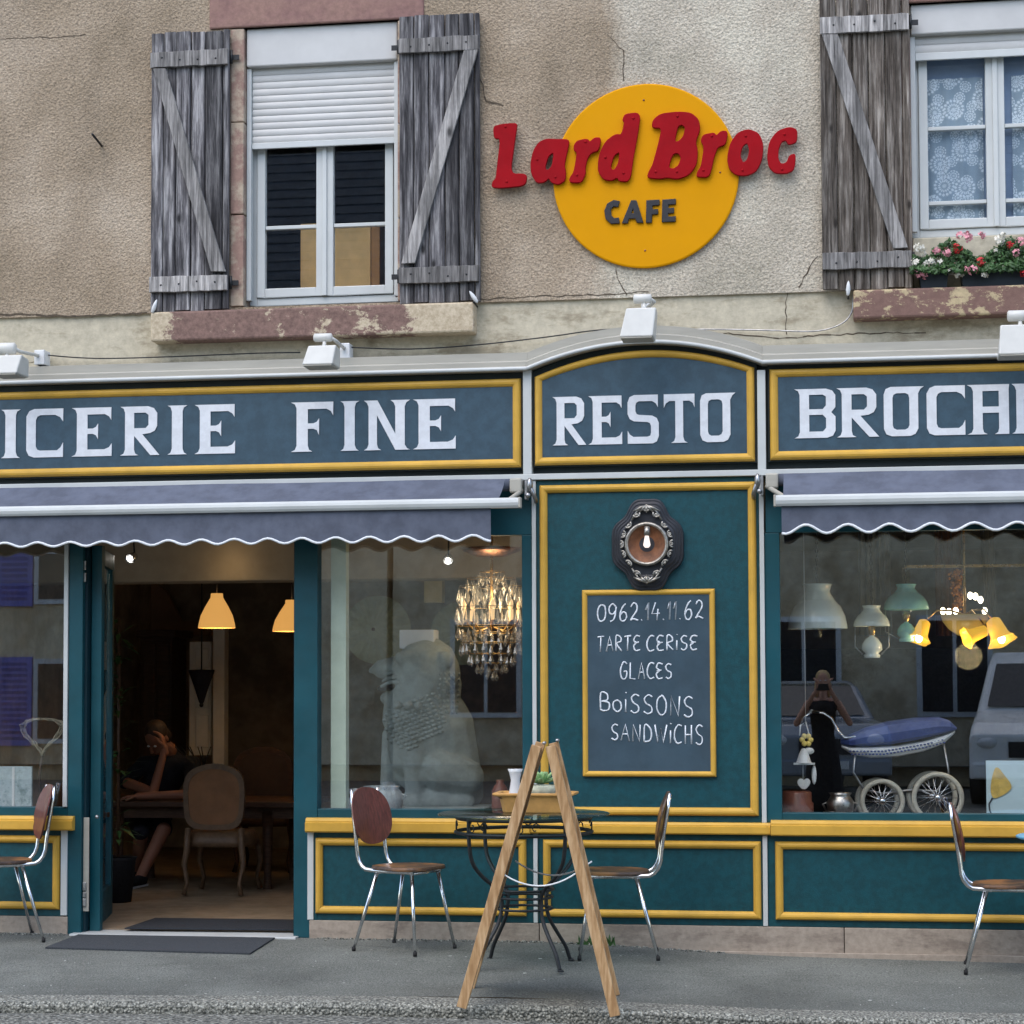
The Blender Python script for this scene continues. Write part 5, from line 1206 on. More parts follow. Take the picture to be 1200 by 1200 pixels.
for q in range(4):
    a = ph0 + q * PI / 2; e = Vector((math.cos(a), math.sin(a), 0)); P = [(.355, TH - .02), (.355, TH - .12), (.335, .56), (.27, .48), (.19, .42), (.150, .37), (.148, .30), (.17, .23), (.225, .15), (.275, .08), (.30, .02), (.31, .0)]
    Q = []
    for i in range(len(P) - 1):
        p0, p1, p2, p3 = [Vector(P[max(0, min(len(P) - 1, j))]) for j in (i - 1, i, i + 1, i + 2)]
        for s_ in range(4):
            s = s_ / 4; v = .5 * ((2 * p1) + (-p0 + p2) * s + (2 * p0 - 5 * p1 + 4 * p2 - p3) * s * s + (-p0 + 3 * p1 - 3 * p2 + p3) * s ** 3); Q.append(tc0 + e * v[0] + Vector((0, 0, max(.008, v[1]))))
    obj('leg', MB().tube(Q, .0105, 8), 'iron', tb)
    f = tc0 + e * .312; obj('foot', MB().lathe([(.016, 0), (.018, .006), (.010, .012)], (f.x, f.y, tc0.z), 10, caps=True), 'iron', tb)
for q in range(8):
    a = ph0 + q * PI / 4 + .2
    for sg in (-1, 1):
        mb = MB(); pts = []
        for s in range(9):
            tt = s / 8; r_ = .034 * (1 - tt * .75); b = tt * 5.2; pts.append(tc0 + Vector((.358 * math.cos(a + sg * (.11 + r_ * math.cos(b) * 2.2)), .358 * math.sin(a + sg * (.11 + r_ * math.cos(b) * 2.2)), TH - .061 + r_ * math.sin(b) * sg)))
        mb.tube(pts, .0035, 5); obj('scroll', mb, 'iron', tb)
# planter on the table
ptc = Vector((AX(628, 950, -.80), -.80, tc0.z + TH + .001)); P0 = thing('planter', 'rectangular terracotta planter with a pale succulent on the glass table', 'planter', ptc)
w0, w1 = .165, .215; hp = .105
def rr_(w_, d_, z, e=.02): return [(ptc.x + x, ptc.y + y, ptc.z + z) for x, y in ((-w_ + e, -d_), (w_ - e, -d_), (w_, -d_ + e), (w_, d_ - e), (w_ - e, d_), (-w_ + e, d_), (-w_, d_ - e), (-w_, -d_ + e))]
vs = []; prof = [(w0, .085, 0), (w0 + .004, .09, .012), (w1 - .035, .115, hp - .025), (w1 - .03, .118, hp - .022), (w1, .14, hp - .012), (w1, .14, hp), (w1 - .022, .12, hp), (w1 - .03, .112, hp - .02)]
for p in prof: vs += rr_(*p)
fs = [tuple(range(8))[::-1]] + [(j * 8 + i, j * 8 + (i + 1) % 8, (j + 1) * 8 + (i + 1) % 8, (j + 1) * 8 + i) for j in range(7) for i in range(8)]
obj('pot', MB().add(vs, fs), 'terracotta', P0, bevel=.004)
obj('soil', MB().box(ptc.x - w1 + .033, ptc.x + w1 - .033, ptc.y - .11, ptc.y + .11, ptc.z + hp - .03, ptc.z + hp - .022), 'dark_wood', P0)
M['pale_pot'] = pmat('pale_stone_pot', lin(186, 188, 166), .8, .2, 30, bump=.2, bs=60)
mb = MB().lathe([(.050, 0), (.072, .02), (.080, .062), (.072, .064), (.068, .05)], (ptc.x + .035, ptc.y - .02, ptc.z + hp - .024), 18); obj('inner_pot', mb, 'pale_pot', P0)
sc_c = Vector((ptc.x + .035, ptc.y - .03, ptc.z + hp + .045))
for q in range(26):
    lay = q // 9; a = q * 2.4; tilt = .25 + lay * .42; L = .105 - lay * .022; d = Vector((math.cos(a) * math.cos(tilt), math.sin(a) * math.cos(tilt), math.sin(tilt))); s = d.cross(Vector((0, 0, 1))).normalized(); u = s.cross(d)
    mb = MB(); P = [(0, .008), (.35, .016), (.7, .018), (.9, .011), (1, 0)]
    vs = []
    for tt, wd in P: c = sc_c + d * L * tt + Vector((0, 0, .012 * tt * tt)); vs += [c - s * wd, c + u * wd * .4 * -1, c + s * wd, c + u * wd * .25]
    fs = [(i * 4 + k2, i * 4 + (k2 + 1) % 4, (i + 1) * 4 + (k2 + 1) % 4, (i + 1) * 4 + k2) for i in range(4) for k2 in range(4)]
    obj('leaf', mb.add(vs, fs, True), 'succulent', P0)
# white flower shaped jug behind
jg = thing('white_jug', 'small white fluted jug at the left end of the terracotta planter', 'jug', (AX(604, 935, -.68), -.68, tc0.z + TH + .001)); j = jg.location
obj('body', MB().lathe([(.0, .002), (.030, .002), (.038, .04), (.034, .10), (.024, .16), (.034, .205), (.042, .222), (.037, .215), (.020, .16)], j, 16), 'white', jg)
obj('handle', MB().tube([(j.x + .026, j.y, j.z + .13), (j.x + .058, j.y, j.z + .12), (j.x + .058, j.y, j.z + .07), (j.x + .032, j.y, j.z + .05)], .005, 6), 'white', jg)

# wooden A-board seen from its side
NY, FY = gat(545, 1181).y, gat(560, 1158).y
ab = thing('easel_sign', 'folding pine A-board seen edge-on at the kerb, legs held by a cord', 'easel sign', (AX(633, 1180, NY), (NY + FY) / 2, gz(-1.4, NY)))
def leg_pair(side, top_n, foot_n, foot_f):
    for Y, ft in ((NY, foot_n), (FY, foot_f)):
        a = at(top_n[0], top_n[1], Y) if Y == NY else None
        tn = at(top_n[0], top_n[1], NY); a = Vector((tn.x - (.055 if Y == FY else 0), Y, tn.z)); fn = at(foot_n[0], foot_n[1], NY); b = Vector((fn.x - (.055 if Y == FY else 0), Y, gz(fn.x, Y) + .001))
        obj('leg', MB().bar(a, b, .047, .028, (0, 1, 0)), 'pine', ab, bevel=.002)
    tn = at(top_n[0], top_n[1], NY); fn = at(foot_n[0], foot_n[1], NY)
    A = Vector((tn.x, 0, tn.z)); B = Vector((fn.x, 0, gz(fn.x, NY)))
    for f0, f1, nm, mt in ((.02, .07, 'top_rail', 'pine_dark'), (.80, .85, 'bottom_rail', 'pine_dark')):
        p, q = A.lerp(B, f0), A.lerp(B, f1); d = (q - p) / 2; c = (p + q) / 2; n_ = Vector((-d.z, 0, d.x)).normalized() * .010
        obj(nm, MB().obox((c.x - .0275, (NY + FY) / 2, c.z), d, n_, (-.026, (FY - NY) / 2 - .014, 0)), mt, ab)
    p, q = A.lerp(B, .071), A.lerp(B, .799); d = (q - p) / 2; c = (p + q) / 2; n_ = Vector((-d.z, 0, d.x)).normalized() * .005
    obj('board', MB().obox((c.x - .0275, (NY + FY) / 2, c.z), d, n_, (-.026, (FY - NY) / 2 - .014, 0)), 'pine_dark', ab)
leg_pair(-1, (629, 874), (541, 1180), (555, 1158)); leg_pair(1, (645, 874), (721, 1181), (728, 1158))
for Y in (NY, FY):
    a, b = at(583.5, 1020, NY), at(678.5, 1020, NY); pts = [Vector((a.x + (b.x - a.x) * i / 12, Y + .0, a.z - .07 * (1 - (2 * i / 12 - 1) ** 2))) for i in range(13)]
    obj('cord', MB().tube(pts, .004, 6), 'trim_white', ab)
for Y in (NY + .03, FY - .03):
    c = at(637, 874, NY); obj('hinge', MB().tube([(c.x, Y - .02, c.z + .012), (c.x, Y + .02, c.z + .012)], .008, 8), 'steel', ab)
# blue thing at the right edge: a table top
M['blue_table'] = pmat('light_blue_paint', lin(96, 160, 190), .4, .06, 4)
bt_ = at(1262, 979, -.9); bt = thing('blue_table', 'light blue round table just entering the photo at the right edge', 'table', (bt_.x, -.9, gz(bt_.x, -.9)))
obj('table_top', MB().lathe([(0, -.02), (.28, -.02), (.30, -.012), (.30, -.004), (.29, 0), (0, 0)], bt_, 40), 'blue_table', bt)
for q in range(4):
    a = PI / 4 + q * PI / 2; obj('leg', MB().tube([bt_ + Vector((.12 * math.cos(a), .12 * math.sin(a), -.02)), Vector((bt_.x + .26 * math.cos(a), bt_.y + .26 * math.sin(a), gz(bt_.x, -.9)))], .011, 8), 'blue_table', bt)

# ------------------------------------------------------------------ room behind the cafe front
FL = .03; CL = 2.62; IY = 6.2; SHZ2 = .675
def istruct(nm, mb, mt): return obj(nm, mb, mt, kind='structure')
istruct('interior_floor', MB().box(FX0, FX1, .165, IY, -.05, FL), 'int_floor')
istruct('interior_ceiling', MB().box(FX0, FX1, .125, IY, CL, CL + .1), 'int_ceiling')
bw = thing('interior_back_wall', 'dark brown stone back wall of the cafe room', 'wall', (-1.5, IY, 0))
obj('wall', MB().box(FX0, FX1, IY, IY + .1, -.05, CL), 'int_wall', bw)
for x in (FX0 - .1, FX1): obj('side_wall', MB().box(x, x + .1, .125, IY + .1, -.35, CL + .1), 'int_wall', bw)
# wall between the rooms, behind the centre panel
pw_ = thing('partition', 'plain dark partition between the cafe room and the lamp window', 'wall', (AX(640, 800, .3), .3, 0))
obj('wall', MB().box(AX(640, 800, .3), AX(640, 800, .3) + .08, .10, IY - .01, FL + .002, CL - .002), 'int_wall', pw_)
# beams
bm_ = thing('ceiling_beam', 'pale plastered beam crossing above the doorway', 'beam', (-3.5, 1.6, 2.2))
b0, b1 = AZ(250, 681, 1.6), AZ(250, 652, 1.6); obj('beam', MB().box(FX0 + .01, AX(640, 800, .3) - .01, 1.6, 1.9, b0, CL - .002), 'int_ceiling', bm_, bevel=.01)
# display shelves behind the windows
SHZ = .60
def shelf(x0, x1, label, depth=.75, z_=SHZ):
    t = thing('window_shelf', label, 'shelf', ((x0 + x1) / 2, .5, z_)); obj('top', MB().box(x0, x1, .10, .10 + depth, z_ - .03, z_), 'dark_wood', t)
    obj('front', MB().box(x0, x1, .10, .13, FL + .002, z_ - .031), 'dark_wood', t); return t
shelf(xW2a - .02, AX(640, 800, .3) - .01, 'low dark display shelf behind the window with the lion', 1.1, SHZ2); shelf(xW3a - .1, FX1 - .05, 'low dark display shelf behind the pram window', 1.5)
shelf(FX0 + .05, AX(78, 900, .1), 'low dark display shelf behind the left window', .75, SHZ2)
rs_ = thing('display_step', 'low dark step at the left of the pram window carrying small pots', 'step', (AX(960, 960, .25), .25, SHZ)); obj('top', MB().box(xW3a + .0, AX(1008, 960, .3), .12, .45, SHZ + .001, SHZ2), 'dark_wood', rs_)
# white post inside window 2
wp = thing('white_post_inside', 'pale vertical post just behind the glass left of the lion', 'post', at(397, 950, .1))
obj('post', MB().box(AX(387.5, 800, .1), AX(405.5, 800, .1), .1, .18, SHZ2 + .001, CL - .002), pmat('pale_green_white', lin(186, 200, 184), .5, .05, 5), wp, bevel=.003)

# ---- lathe helpers for interior things
def lth(nm, prof, c, mt, parent, seg=28, axis='Z'): return obj(nm, MB().lathe(prof, c, seg, axis), mt, parent)
def pt_light(name, c, e, color=(1, .72, .42), r=.03):
    l = bpy.data.lights.new(name, 'POINT'); l.energy = e; l.color = color; l.shadow_soft_size = r; o = bpy.data.objects.new(name, l); col.objects.link(o); o.location = c; return o
M['pend_glass'] = None
m, n = nmat('cream_pendant_shade'); p_ = finish(n, lin(226, 180, 104), .5); p_.inputs['Emission Color'].default_value = (1, .50, .13, 1); p_.inputs['Emission Strength'].default_value = .26; M['pendant'] = m
def pendant(label, px0, px1, pyt, pyb, Y):
    c = at((px0 + px1) / 2, pyb, Y); r = (px1 - px0) / 2 / SC(Y); h = (pyb - pyt) / SC(Y); t = thing('pendant_lamp', label, 'pendant lamp', c, 'lit pendant lamps in the cafe')
    lth('shade', [(r, 0), (r * .97, h * .12), (r * .86, h * .36), (r * .62, h * .62), (r * .38, h * .84), (r * .34, h * .88), (r * .32, h), (r * .27, h), (r * .30, h * .84), (r * .55, h * .6), (r * .92, h * .1), (r * .97, 0)], c, 'pendant', t, 36)
    obj('bulb', MB().ell((c.x, c.y, c.z + h * .45), (.035, .035, .045), 12, 8), 'bulb', t)
    obj('cord', MB().tube([(c.x, c.y, c.z + h), (c.x, c.y, CL)], .004, 6), 'iron', t)
    lth('ceiling_rose', [(.0, -.10), (.03, -.10), (.045, -.085), (.05, 0)], (c.x, c.y, CL - .001), 'white', t)
    pt_light('pendant_light', (c.x, c.y, c.z + h * .2), 1.0)
pendant('lit cream pendant lamp hanging in the middle of the doorway', 231.5, 276.5, 694, 736, 2.7)
pendant('lit cream pendant lamp half hidden by the right door post', 318.5, 365, 702, 740, 3.1)
def spot(label, px, py, Y, tilt, e=3):
    c = at(px, py, Y); t = thing('spotlight', label, 'spotlight', c); R_ = Matrix.Rotation(tilt, 3, 'Y') @ Matrix.Rotation(-1.15, 3, 'X')
    mb = MB().lathe([(.012, .08), (.028, .06), (.034, .0), (.030, -.002), (.026, .03)], (0, 0, 0), 18); mb.v = [tuple(R_ @ Vector(v) + c) for v in mb.v]; obj('housing', mb, 'chrome', t)
    mb = MB().lathe([(0, .004), (.018, .006)], (0, 0, 0), 18); mb.v = [tuple(R_ @ Vector(v) + c) for v in mb.v]; obj('lens', mb, 'bulb_hot', t)
    obj('stalk', MB().tube([c + R_ @ Vector((0, 0, .07)), (c.x, c.y + .03, CL)], .006, 6), 'iron', t)
spot('small lit spotlight near the top left corner of the doorway', 152, 655, 1.3, .4)
spot('small lit spotlight glowing beside the crystal chandelier', 525, 657, 1.4, -.3)
sm = thing('smoke_alarm', 'pale round alarm on the ceiling above the doorway', 'alarm', at(242, 643, 1.0)); lth('body', [(0, -.03), (.06, -.028), (.075, -.01), (.078, 0)], (sm.location.x, 1.0, CL - .001), 'white', sm)
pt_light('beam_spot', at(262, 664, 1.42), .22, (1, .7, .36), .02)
# far pieces: white door frame, arch shaped niche, dark cabinet, hanging umbrella
fd = thing('inner_door', 'pale panelled inner door at the back of the cafe', 'door', at(240, 900, 4.4))
def ibox(x0, x1, y0, y1, Y, th=.05, z0=None):
    xm, ym = (x0 + x1) / 2, (y0 + y1) / 2; return MB().box(AX(x0, ym, Y), AX(x1, ym, Y), Y, Y + th, AZ(xm, y1, Y) if z0 is None else z0, AZ(xm, y0, Y))
M['door_grey'] = pmat('grey_white_door_paint', lin(232, 228, 218), .6, .06, 5)
obj('door_panel', ibox(222, 247, 752, 885, 4.4, .04), 'door_grey', fd); obj('door_frame', ibox(249, 263, 735, 905, 4.3, .12), 'door_grey', fd, bevel=.01)
for y0, y1 in ((760, 782), (790, 830), (838, 876)): obj('moulded_panel', ibox(229, 244, y0, y1, 4.385, .014), 'door_grey', fd, bevel=.01)
dc = thing('cabinet', 'dark carved wooden cabinet at the back left of the cafe', 'cabinet', at(185, 900, 4.8))
obj('body', ibox(163, 201, 745, 905, 4.8, .4), 'dark_wood', dc, bevel=.01); obj('cornice', ibox(159, 205, 738, 747, 4.75, .5), 'dark_wood', dc, bevel=.01)
for x0, x1 in ((167, 181), (184, 198)): obj('door', ibox(x0, x1, 755, 895, 4.78, .019), 'dark_wood', dc, bevel=.008)
nich = thing('pointed_mirror', 'brown pointed-arch panel on the back wall above the cabinet', 'panel', at(180, 745, 5.9))
P = [(160, 745), (160, 705), (166, 692), (180, 682), (194, 692), (206, 715), (212, 728), (246, 728), (246, 745)]; obj('panel', MB().prism([(lambda q: (q.x, q.z))(at(x, y, 5.9)) for x, y in P], 5.9, 5.96), pmat('brown_plaster_panel', lin(150, 118, 92), .8, .1, 4), nich)
um = thing('folded_parasol', 'dark folded parasol hanging point down before the pale inner door', 'parasol', at(236, 825, 4.0))
c = at(236, 826, 4.0); lth('canopy', [(.004, 0), (.02, .02), (.06, .14), (.105, .26), (.11, .275), (.02, .28)], c, 'cloth_dark', um, 8); obj('ferrule', MB().ell(c, (.018, .018, .02), 8, 6), 'iron', um); obj('stick', MB().tube([(c.x, c.y, c.z + .27), (c.x, c.y, CL)], .006, 6), 'iron', um)
vz = thing('reed_vase', 'small brown pot with dark reeds standing on the cafe table', 'vase', at(234, 888, 2.9)); c = at(234, 880, 2.9)
# interior table
ity = 2.9; itz = AZ(240, 936, ity)
it = thing('dining_table', 'long dark wooden dining table inside the doorway', 'table', (AX(245, 940, ity), ity, FL))
tx0, tx1 = AX(142, 940, ity), AX(372, 940, ity)
obj('table_top', MB().box(tx0, tx1, ity - .4, ity + .45, itz - .04, itz), 'dark_wood', it, bevel=.006); obj('apron', MB().box(tx0 + .06, tx1 - .06, ity - .34, ity - .31, itz - .12, itz - .041), 'dark_wood', it)
for (x, y) in ((tx0 + .1, -.33), (tx1 - .28, -.33), (tx0 + .1, .38), (tx1 - .28, .38)):
    lth('leg', [(.032, 0), (.028, .1), (.036, .35), (.042, .55), (.038, itz - FL - .121)], (x, ity + y, FL), 'dark_wood', it, 12)
vz.location = (c.x, 2.9, itz); WL[vz.name] = Vector((c.x, 2.9, itz))
lth('pot', [(0, .001), (.04, .001), (.042, .11), (.036, .115)], (c.x, 2.9, itz), 'brown_pot', vz)
mb = MB()
for q in range(9): a = random.uniform(-.5, .5); mb.tube([(c.x, 2.9, itz + .1), (c.x + a * .12, 2.9 + random.uniform(-.05, .05), itz + .26), (c.x + a * .34 - .05, 2.9, itz + .38)], .004, 5)
obj('reeds', mb, 'iron', vz, kind='stuff')
M['old_gilt'] = pmat('old_wood_chair', lin(98, 76, 56), .5, .2, 20, bump=.1); M['old_leather'] = pmat('tan_leather', lin(124, 84, 52), .6, .12, 6)
def louis(label, px, py_base, Y, rot, wd=.50, s_=1.0):
    t = thing('carved_chair', label, 'chair', (0, 0, 0), 'carved wooden chairs at the dining table')
    H = .98; arch_ = [(-.21, .50), (-.235, .72), (-.225, .88), (-.15, .95), (0, .985), (.15, .95), (.225, .88), (.235, .72), (.21, .50), (0, .485)]
    def ring_poly(P, k): cx_, cz_ = 0, .73; return [(cx_ + (x - cx_) * k, cz_ + (z - cz_) * k) for x, z in P]
    O = chaikin(arch_, 2); I = ring_poly(O, .84)
    me = outline_mesh([O, I], .035, 'back_frame'); obj('back_frame', me, 'old_gilt', t, local=True)
    me = outline_mesh([ring_poly(O, .86)], .02, 'back_pad'); me.transform(Matrix.Translation((0, .006, 0))); obj('back_pad', me, 'old_leather', t, local=True)
    mb = MB(); N = 24; P = [(.25 * math.copysign(abs(math.cos(2 * PI * i / N)) ** .6, math.cos(2 * PI * i / N)), .26 + .24 * math.copysign(abs(math.sin(2 * PI * i / N)) ** .6, math.sin(2 * PI * i / N))) for i in range(N)]
    vs = [(x, y, .36) for x, y in P] + [(x * 1.02, .26 + (y - .26) * 1.02, .40) for x, y in P] + [(x * .9, .26 + (y - .26) * .9, .47) for x, y in P]
    mb.add(vs, [(j * N + i, j * N + (i + 1) % N, (j + 1) * N + (i + 1) % N, (j + 1) * N + i) for j in range(2) for i in range(N)] + [tuple(range(2 * N, 3 * N)), tuple(range(N))[::-1]], True); obj('seat', mb, 'old_gilt', t, local=True)
    for x, y, dy in ((-.2, .02, -.05), (.2, .02, -.05), (-.21, .47, .04), (.21, .47, .04)):
        sx_ = 1 if x > 0 else -1; obj('leg', MB().tube([(x, y, .50 if y < .1 else .38), (x * 1.04, y, .34), (x * 1.12, y + dy * .3, .24), (x * .98, y + dy * .6, .10), (x * 1.08, y + dy, .015)], [.022, .026, .022, .015, .019], 8), 'old_gilt', t, local=True)
    c = at(px, py_base, Y); t.location = (c.x, Y, FL); t.rotation_euler = (0, 0, math.radians(rot)); t.scale = (s_,) * 3; return t
louis('tan leather carved chair with its back to the doorway', 250, 1050, 2.0, 2, s_=.93)
M['dark_leather'] = pmat('dark_leather', lin(70, 54, 44), .6, .12, 6)
t2 = louis('dark carved chair right of the tan chair at the far side of the table', 308, 1030, 3.7, 6, s_=1.0)
for q in kids(t2): q.data.materials[0] = M['dark_leather'] if q.name.startswith('back_pad') else M['dark_wood']

# ------------------------------------------------------------------ bodies (one continuous surface each)
def body(name, caps, ells, mat, parent, voxel=.012, smooth=2):
    """caps: (p0, p1, r0, r1) tapered limbs; ells: (centre, radii, rot)"""
    mb = MB()
    for p0, p1, r0, r1 in caps:
        p0, p1 = Vector(p0), Vector(p1); d = (p1 - p0); u = d.normalized(); n_ = 6; pts = []; rs = []
        for i in range(-3, 1): a = i / 3 * PI / 2; pts.append(p0 + u * math.sin(a) * r0); rs.append(max(.0008, math.cos(a) * r0))
        for i in range(1, n_): pts.append(p0.lerp(p1, i / n_)); rs.append(r0 + (r1 - r0) * i / n_)
        for i in range(0, 4): a = i / 3 * PI / 2; pts.append(p1 + u * math.sin(a) * r1); rs.append(max(.0008, math.cos(a) * r1))
        mb.tube(pts, rs, 12)
    for e in ells: mb.ell(e[0], e[1], 16, 10, e[2] if len(e) > 2 else None)
    o = obj(name, mb, mat, parent)
    r = o.modifiers.new('join', 'REMESH'); r.mode = 'VOXEL'; r.voxel_size = voxel; r.use_smooth_shade = True
    s = o.modifiers.new('soften', 'SMOOTH'); s.iterations = smooth; s.factor = .5
    return o
def head_parts(parent, c, R_, s=1.0, hair='hair_brown', long_=False):
    """head with face at centre c; R_ turns local -Y (face) into the world"""
    w_ = lambda x, y, z: Vector(c) + R_ @ Vector((x * s, y * s, z * s))
    h = body('head', [(w_(0, .02, -.10), w_(0, .035, -.17), .055 * s, .058 * s), (w_(0, -.098, .012), w_(0, -.112, -.018), .010 * s, .014 * s)],
             [(w_(0, .01, .02), (.075 * s, .095 * s, .10 * s), R_), (w_(0, -.025, -.05), (.058 * s, .065 * s, .065 * s), R_), (w_(.078, .01, -.005), (.010 * s, .018 * s, .03 * s), R_), (w_(-.078, .01, -.005), (.010 * s, .018 * s, .03 * s), R_),
              (w_(0, -.086, -.052), (.024 * s, .010 * s, .008 * s), R_)], 'skin', parent, .006, 2)
    mb = MB()
    for sx_ in (-1, 1): mb.ell(w_(sx_ * .030, -.080, .012), (.013 * s, .008 * s, .008 * s), 8, 6, R_)
    e = obj('eyes', mb, 'white', h); e.location = e.location
    hb = [(w_(0, .03, .045), (.086 * s, .095 * s, .092 * s), R_), (w_(0, .06, -.02), (.075 * s, .06 * s, .09 * s), R_)]
    if long_: hb += [(w_(.07, .03, -.08), (.03 * s, .05 * s, .11 * s), R_), (w_(-.07, .03, -.08), (.03 * s, .05 * s, .11 * s), R_)]
    body('hair', [], hb, hair, parent, .010, 2)
    return h
def hand_parts(nm, wrist, dir_, side_, parent, curl=.5, s=1.0):
    """palm, four unequal bent fingers and a side thumb, merged in one surface"""
    d = Vector(dir_).normalized(); sd = Vector(side_); sd = (sd - d * sd.dot(d)).normalized(); nn = d.cross(sd)
    w0_ = Vector(wrist); caps = []
    caps.append((w0_ - d * .03, w0_ + d * .01, .024 * s, .026 * s))
    for i, (o_, L) in enumerate(((-.028, .072), (-.010, .082), (.009, .077), (.027, .060))):
        k0_ = w0_ + d * .085 * s + sd * o_ * s; caps.append((w0_ + d * .02 + sd * o_ * .7 * s, k0_, .0125 * s, .0105 * s))
        a = curl; p1 = k0_ + (d * math.cos(a) + nn * math.sin(a)) * L * .45 * s; p2 = p1 + (d * math.cos(a * 2.2) + nn * math.sin(a * 2.2)) * L * .32 * s; p3 = p2 + (d * math.cos(a * 3) + nn * math.sin(a * 3)) * L * .24 * s
        caps += [(k0_, p1, .0098 * s, .0088 * s), (p1, p2, .0088 * s, .008 * s), (p2, p3, .008 * s, .007 * s)]
    tb_ = w0_ + d * .03 * s - sd * .028 * s; t1 = tb_ + (d * .6 - sd * .7 + nn * .3).normalized() * .038 * s; t2 = t1 + (d * .9 - sd * .25 + nn * .3).normalized() * .030 * s
    caps += [(tb_, t1, .013 * s, .011 * s), (t1, t2, .011 * s, .0085 * s)]
    return body(nm, caps, [], 'skin', parent, .0042, 1)
def person_skin(parent, caps): return body('limbs', caps, [], 'skin', parent, .008, 2)

# seated person inside, head bowed, one forearm on the table
py_ = 2.75
ps = thing('person', 'person in dark clothes bowed over the dining table, seen through the doorway', 'person', (AX(172, 1040, 3.0), 3.0, FL))
H = at(184, 866, 2.85); sh = at(196, 893, 3.0); hipc = at(170, 968, 3.15); 
Rh = Matrix.Rotation(math.radians(-18), 3, 'Z') @ Matrix.Rotation(math.radians(48), 3, 'X')
head_parts(ps, H, Rh, 1.0, 'hair_brown')
shl, shr = sh + Vector((-.17, -.02, -.02)), sh + Vector((.19, .0, -.02))
hip = Vector((hipc.x, hipc.y, FL + .50))
body('clothing', [(shl, shr, .07, .07), (hip + Vector((-.1, 0, 0)), hip + Vector((.1, 0, 0)), .12, .12), (hip, sh + Vector((0, .05, -.05)), .15, .14),
     (shl, shl + Vector((-.10, -.14, -.12)), .062, .055), (shr, shr + Vector((.04, -.14, -.13)), .062, .055),
     (hip + Vector((-.08, 0, 0)), at(165, 975, 2.72) , .085, .065), (hip + Vector((.1, 0, 0)), at(192, 972, 2.72), .085, .065)], [], 'cloth_dark', ps, .014)
tz = itz + .035
elb = Vector((AX(222, 915, 2.62), 2.62, tz + .01)); hnd = Vector((AX(163, 925, 2.55), 2.55, tz))
M['skin_in'] = pmat('shaded_skin', lin(150, 104, 84), .55, .06, 12)  # darker copy of the skin, with the dim room's shade put into its colour
person_skin(ps, [(shr + Vector((.04, -.14, -.13)), elb, .042, .040), (elb, hnd, .038, .026),
     (shl + Vector((-.10, -.14, -.12)), Vector((sh.x + .02, 2.62, tz + .02)), .042, .038), (Vector((sh.x + .02, 2.62, tz + .02)), at(193, 878, 2.68), .036, .026),
     (at(192, 972, 2.70), at(163, 1030, 2.60), .055, .036), (at(166, 975, 2.72), at(158, 1022, 2.95), .055, .036)])
hand_parts('hand', hnd, (-1, -.1, -.05), (0, 1, 0), ps, .35); hand_parts('hand', at(193, 878, 2.68), (-.25, .1, 1), (0, 1, 0), ps, .4)
for q in bpy.data.objects:
    if q.type == 'MESH' and (q.parent == ps) and q.name.split('.')[0] in ('head', 'limbs', 'hand'): q.data.materials[0] = M['skin_in']
for (a, b) in ((at(166, 1038, 2.62), at(150, 1042, 2.42)), (at(160, 1030, 2.97), at(150, 1034, 2.8))):
    a.z = FL + .05; b.z = FL + .035; sho = body('shoe', [(a, b, .046, .036)], [], 'cloth_black', ps, .010); d = (b - a)
    o = obj('sole', MB().bar(a + Vector((0, 0, -.040)) - d * .18, b + Vector((0, 0, -.024)) + d * .16, .07, .014, (0, 0, 1)), 'white', sho)

# ------------------------------------------------------------------ reflection of a stone lion in window 2, built as a solid figure inside
LY = .95
ln = thing('mirrored_lion', 'grey stone seated lion with scaly mane, a reflection built solid behind the middle window', 'statue', at(500, 945, LY))
def lp(x, y, dy=0.0): return at(x, y, LY + dy)
s = 1 / SC(LY)
def E(x, y, rx, ry, rz, dy=0, rot=0): return (lp(x, y, dy), (rx * s, ry * s, rz * s), Matrix.Rotation(math.radians(rot), 3, 'Y'))
def Cp(x0, y0, x1, y1, r0, r1, d0=0, d1=0): return (lp(x0, y0, d0), lp(x1, y1, d1), r0 * s, r1 * s)
body('figure', [Cp(497, 800, 495, 880, 46, 42, .1, .1), Cp(500, 785, 480, 840, 40, 34, .02, .04), Cp(515, 850, 535, 925, 42, 34, .12, .2), Cp(486, 862, 487, 940, 16, 12, -.06, -.06), Cp(462, 862, 456, 940, 15, 12, .12, .12),
     Cp(487, 938, 472, 942, 13, 10, -.07, -.10), Cp(456, 938, 442, 942, 12, 10, .12, .10), Cp(515, 903, 546, 910, 26, 22, -.02, .0), Cp(500, 937, 545, 939, 12, 12, -.05, 0),
     # head: skull, muzzle turned up to the left, brow, jaws
     Cp(512, 790, 480, 788, 29, 24), Cp(476, 784, 448, 784, 19, 12), Cp(448, 781, 435, 786, 9, 4), Cp(478, 816, 452, 818, 14, 7), Cp(470, 771, 500, 767, 8, 7, -.12, -.12)],
     [E(505, 784, 34, 30, 26), E(492, 778, 10, 6, 6, -.15), E(521, 774, 11, 8, 12, -.12, 30), E(500, 892, 40, 30, 46, .12)], 'lion', ln, .012, 2)
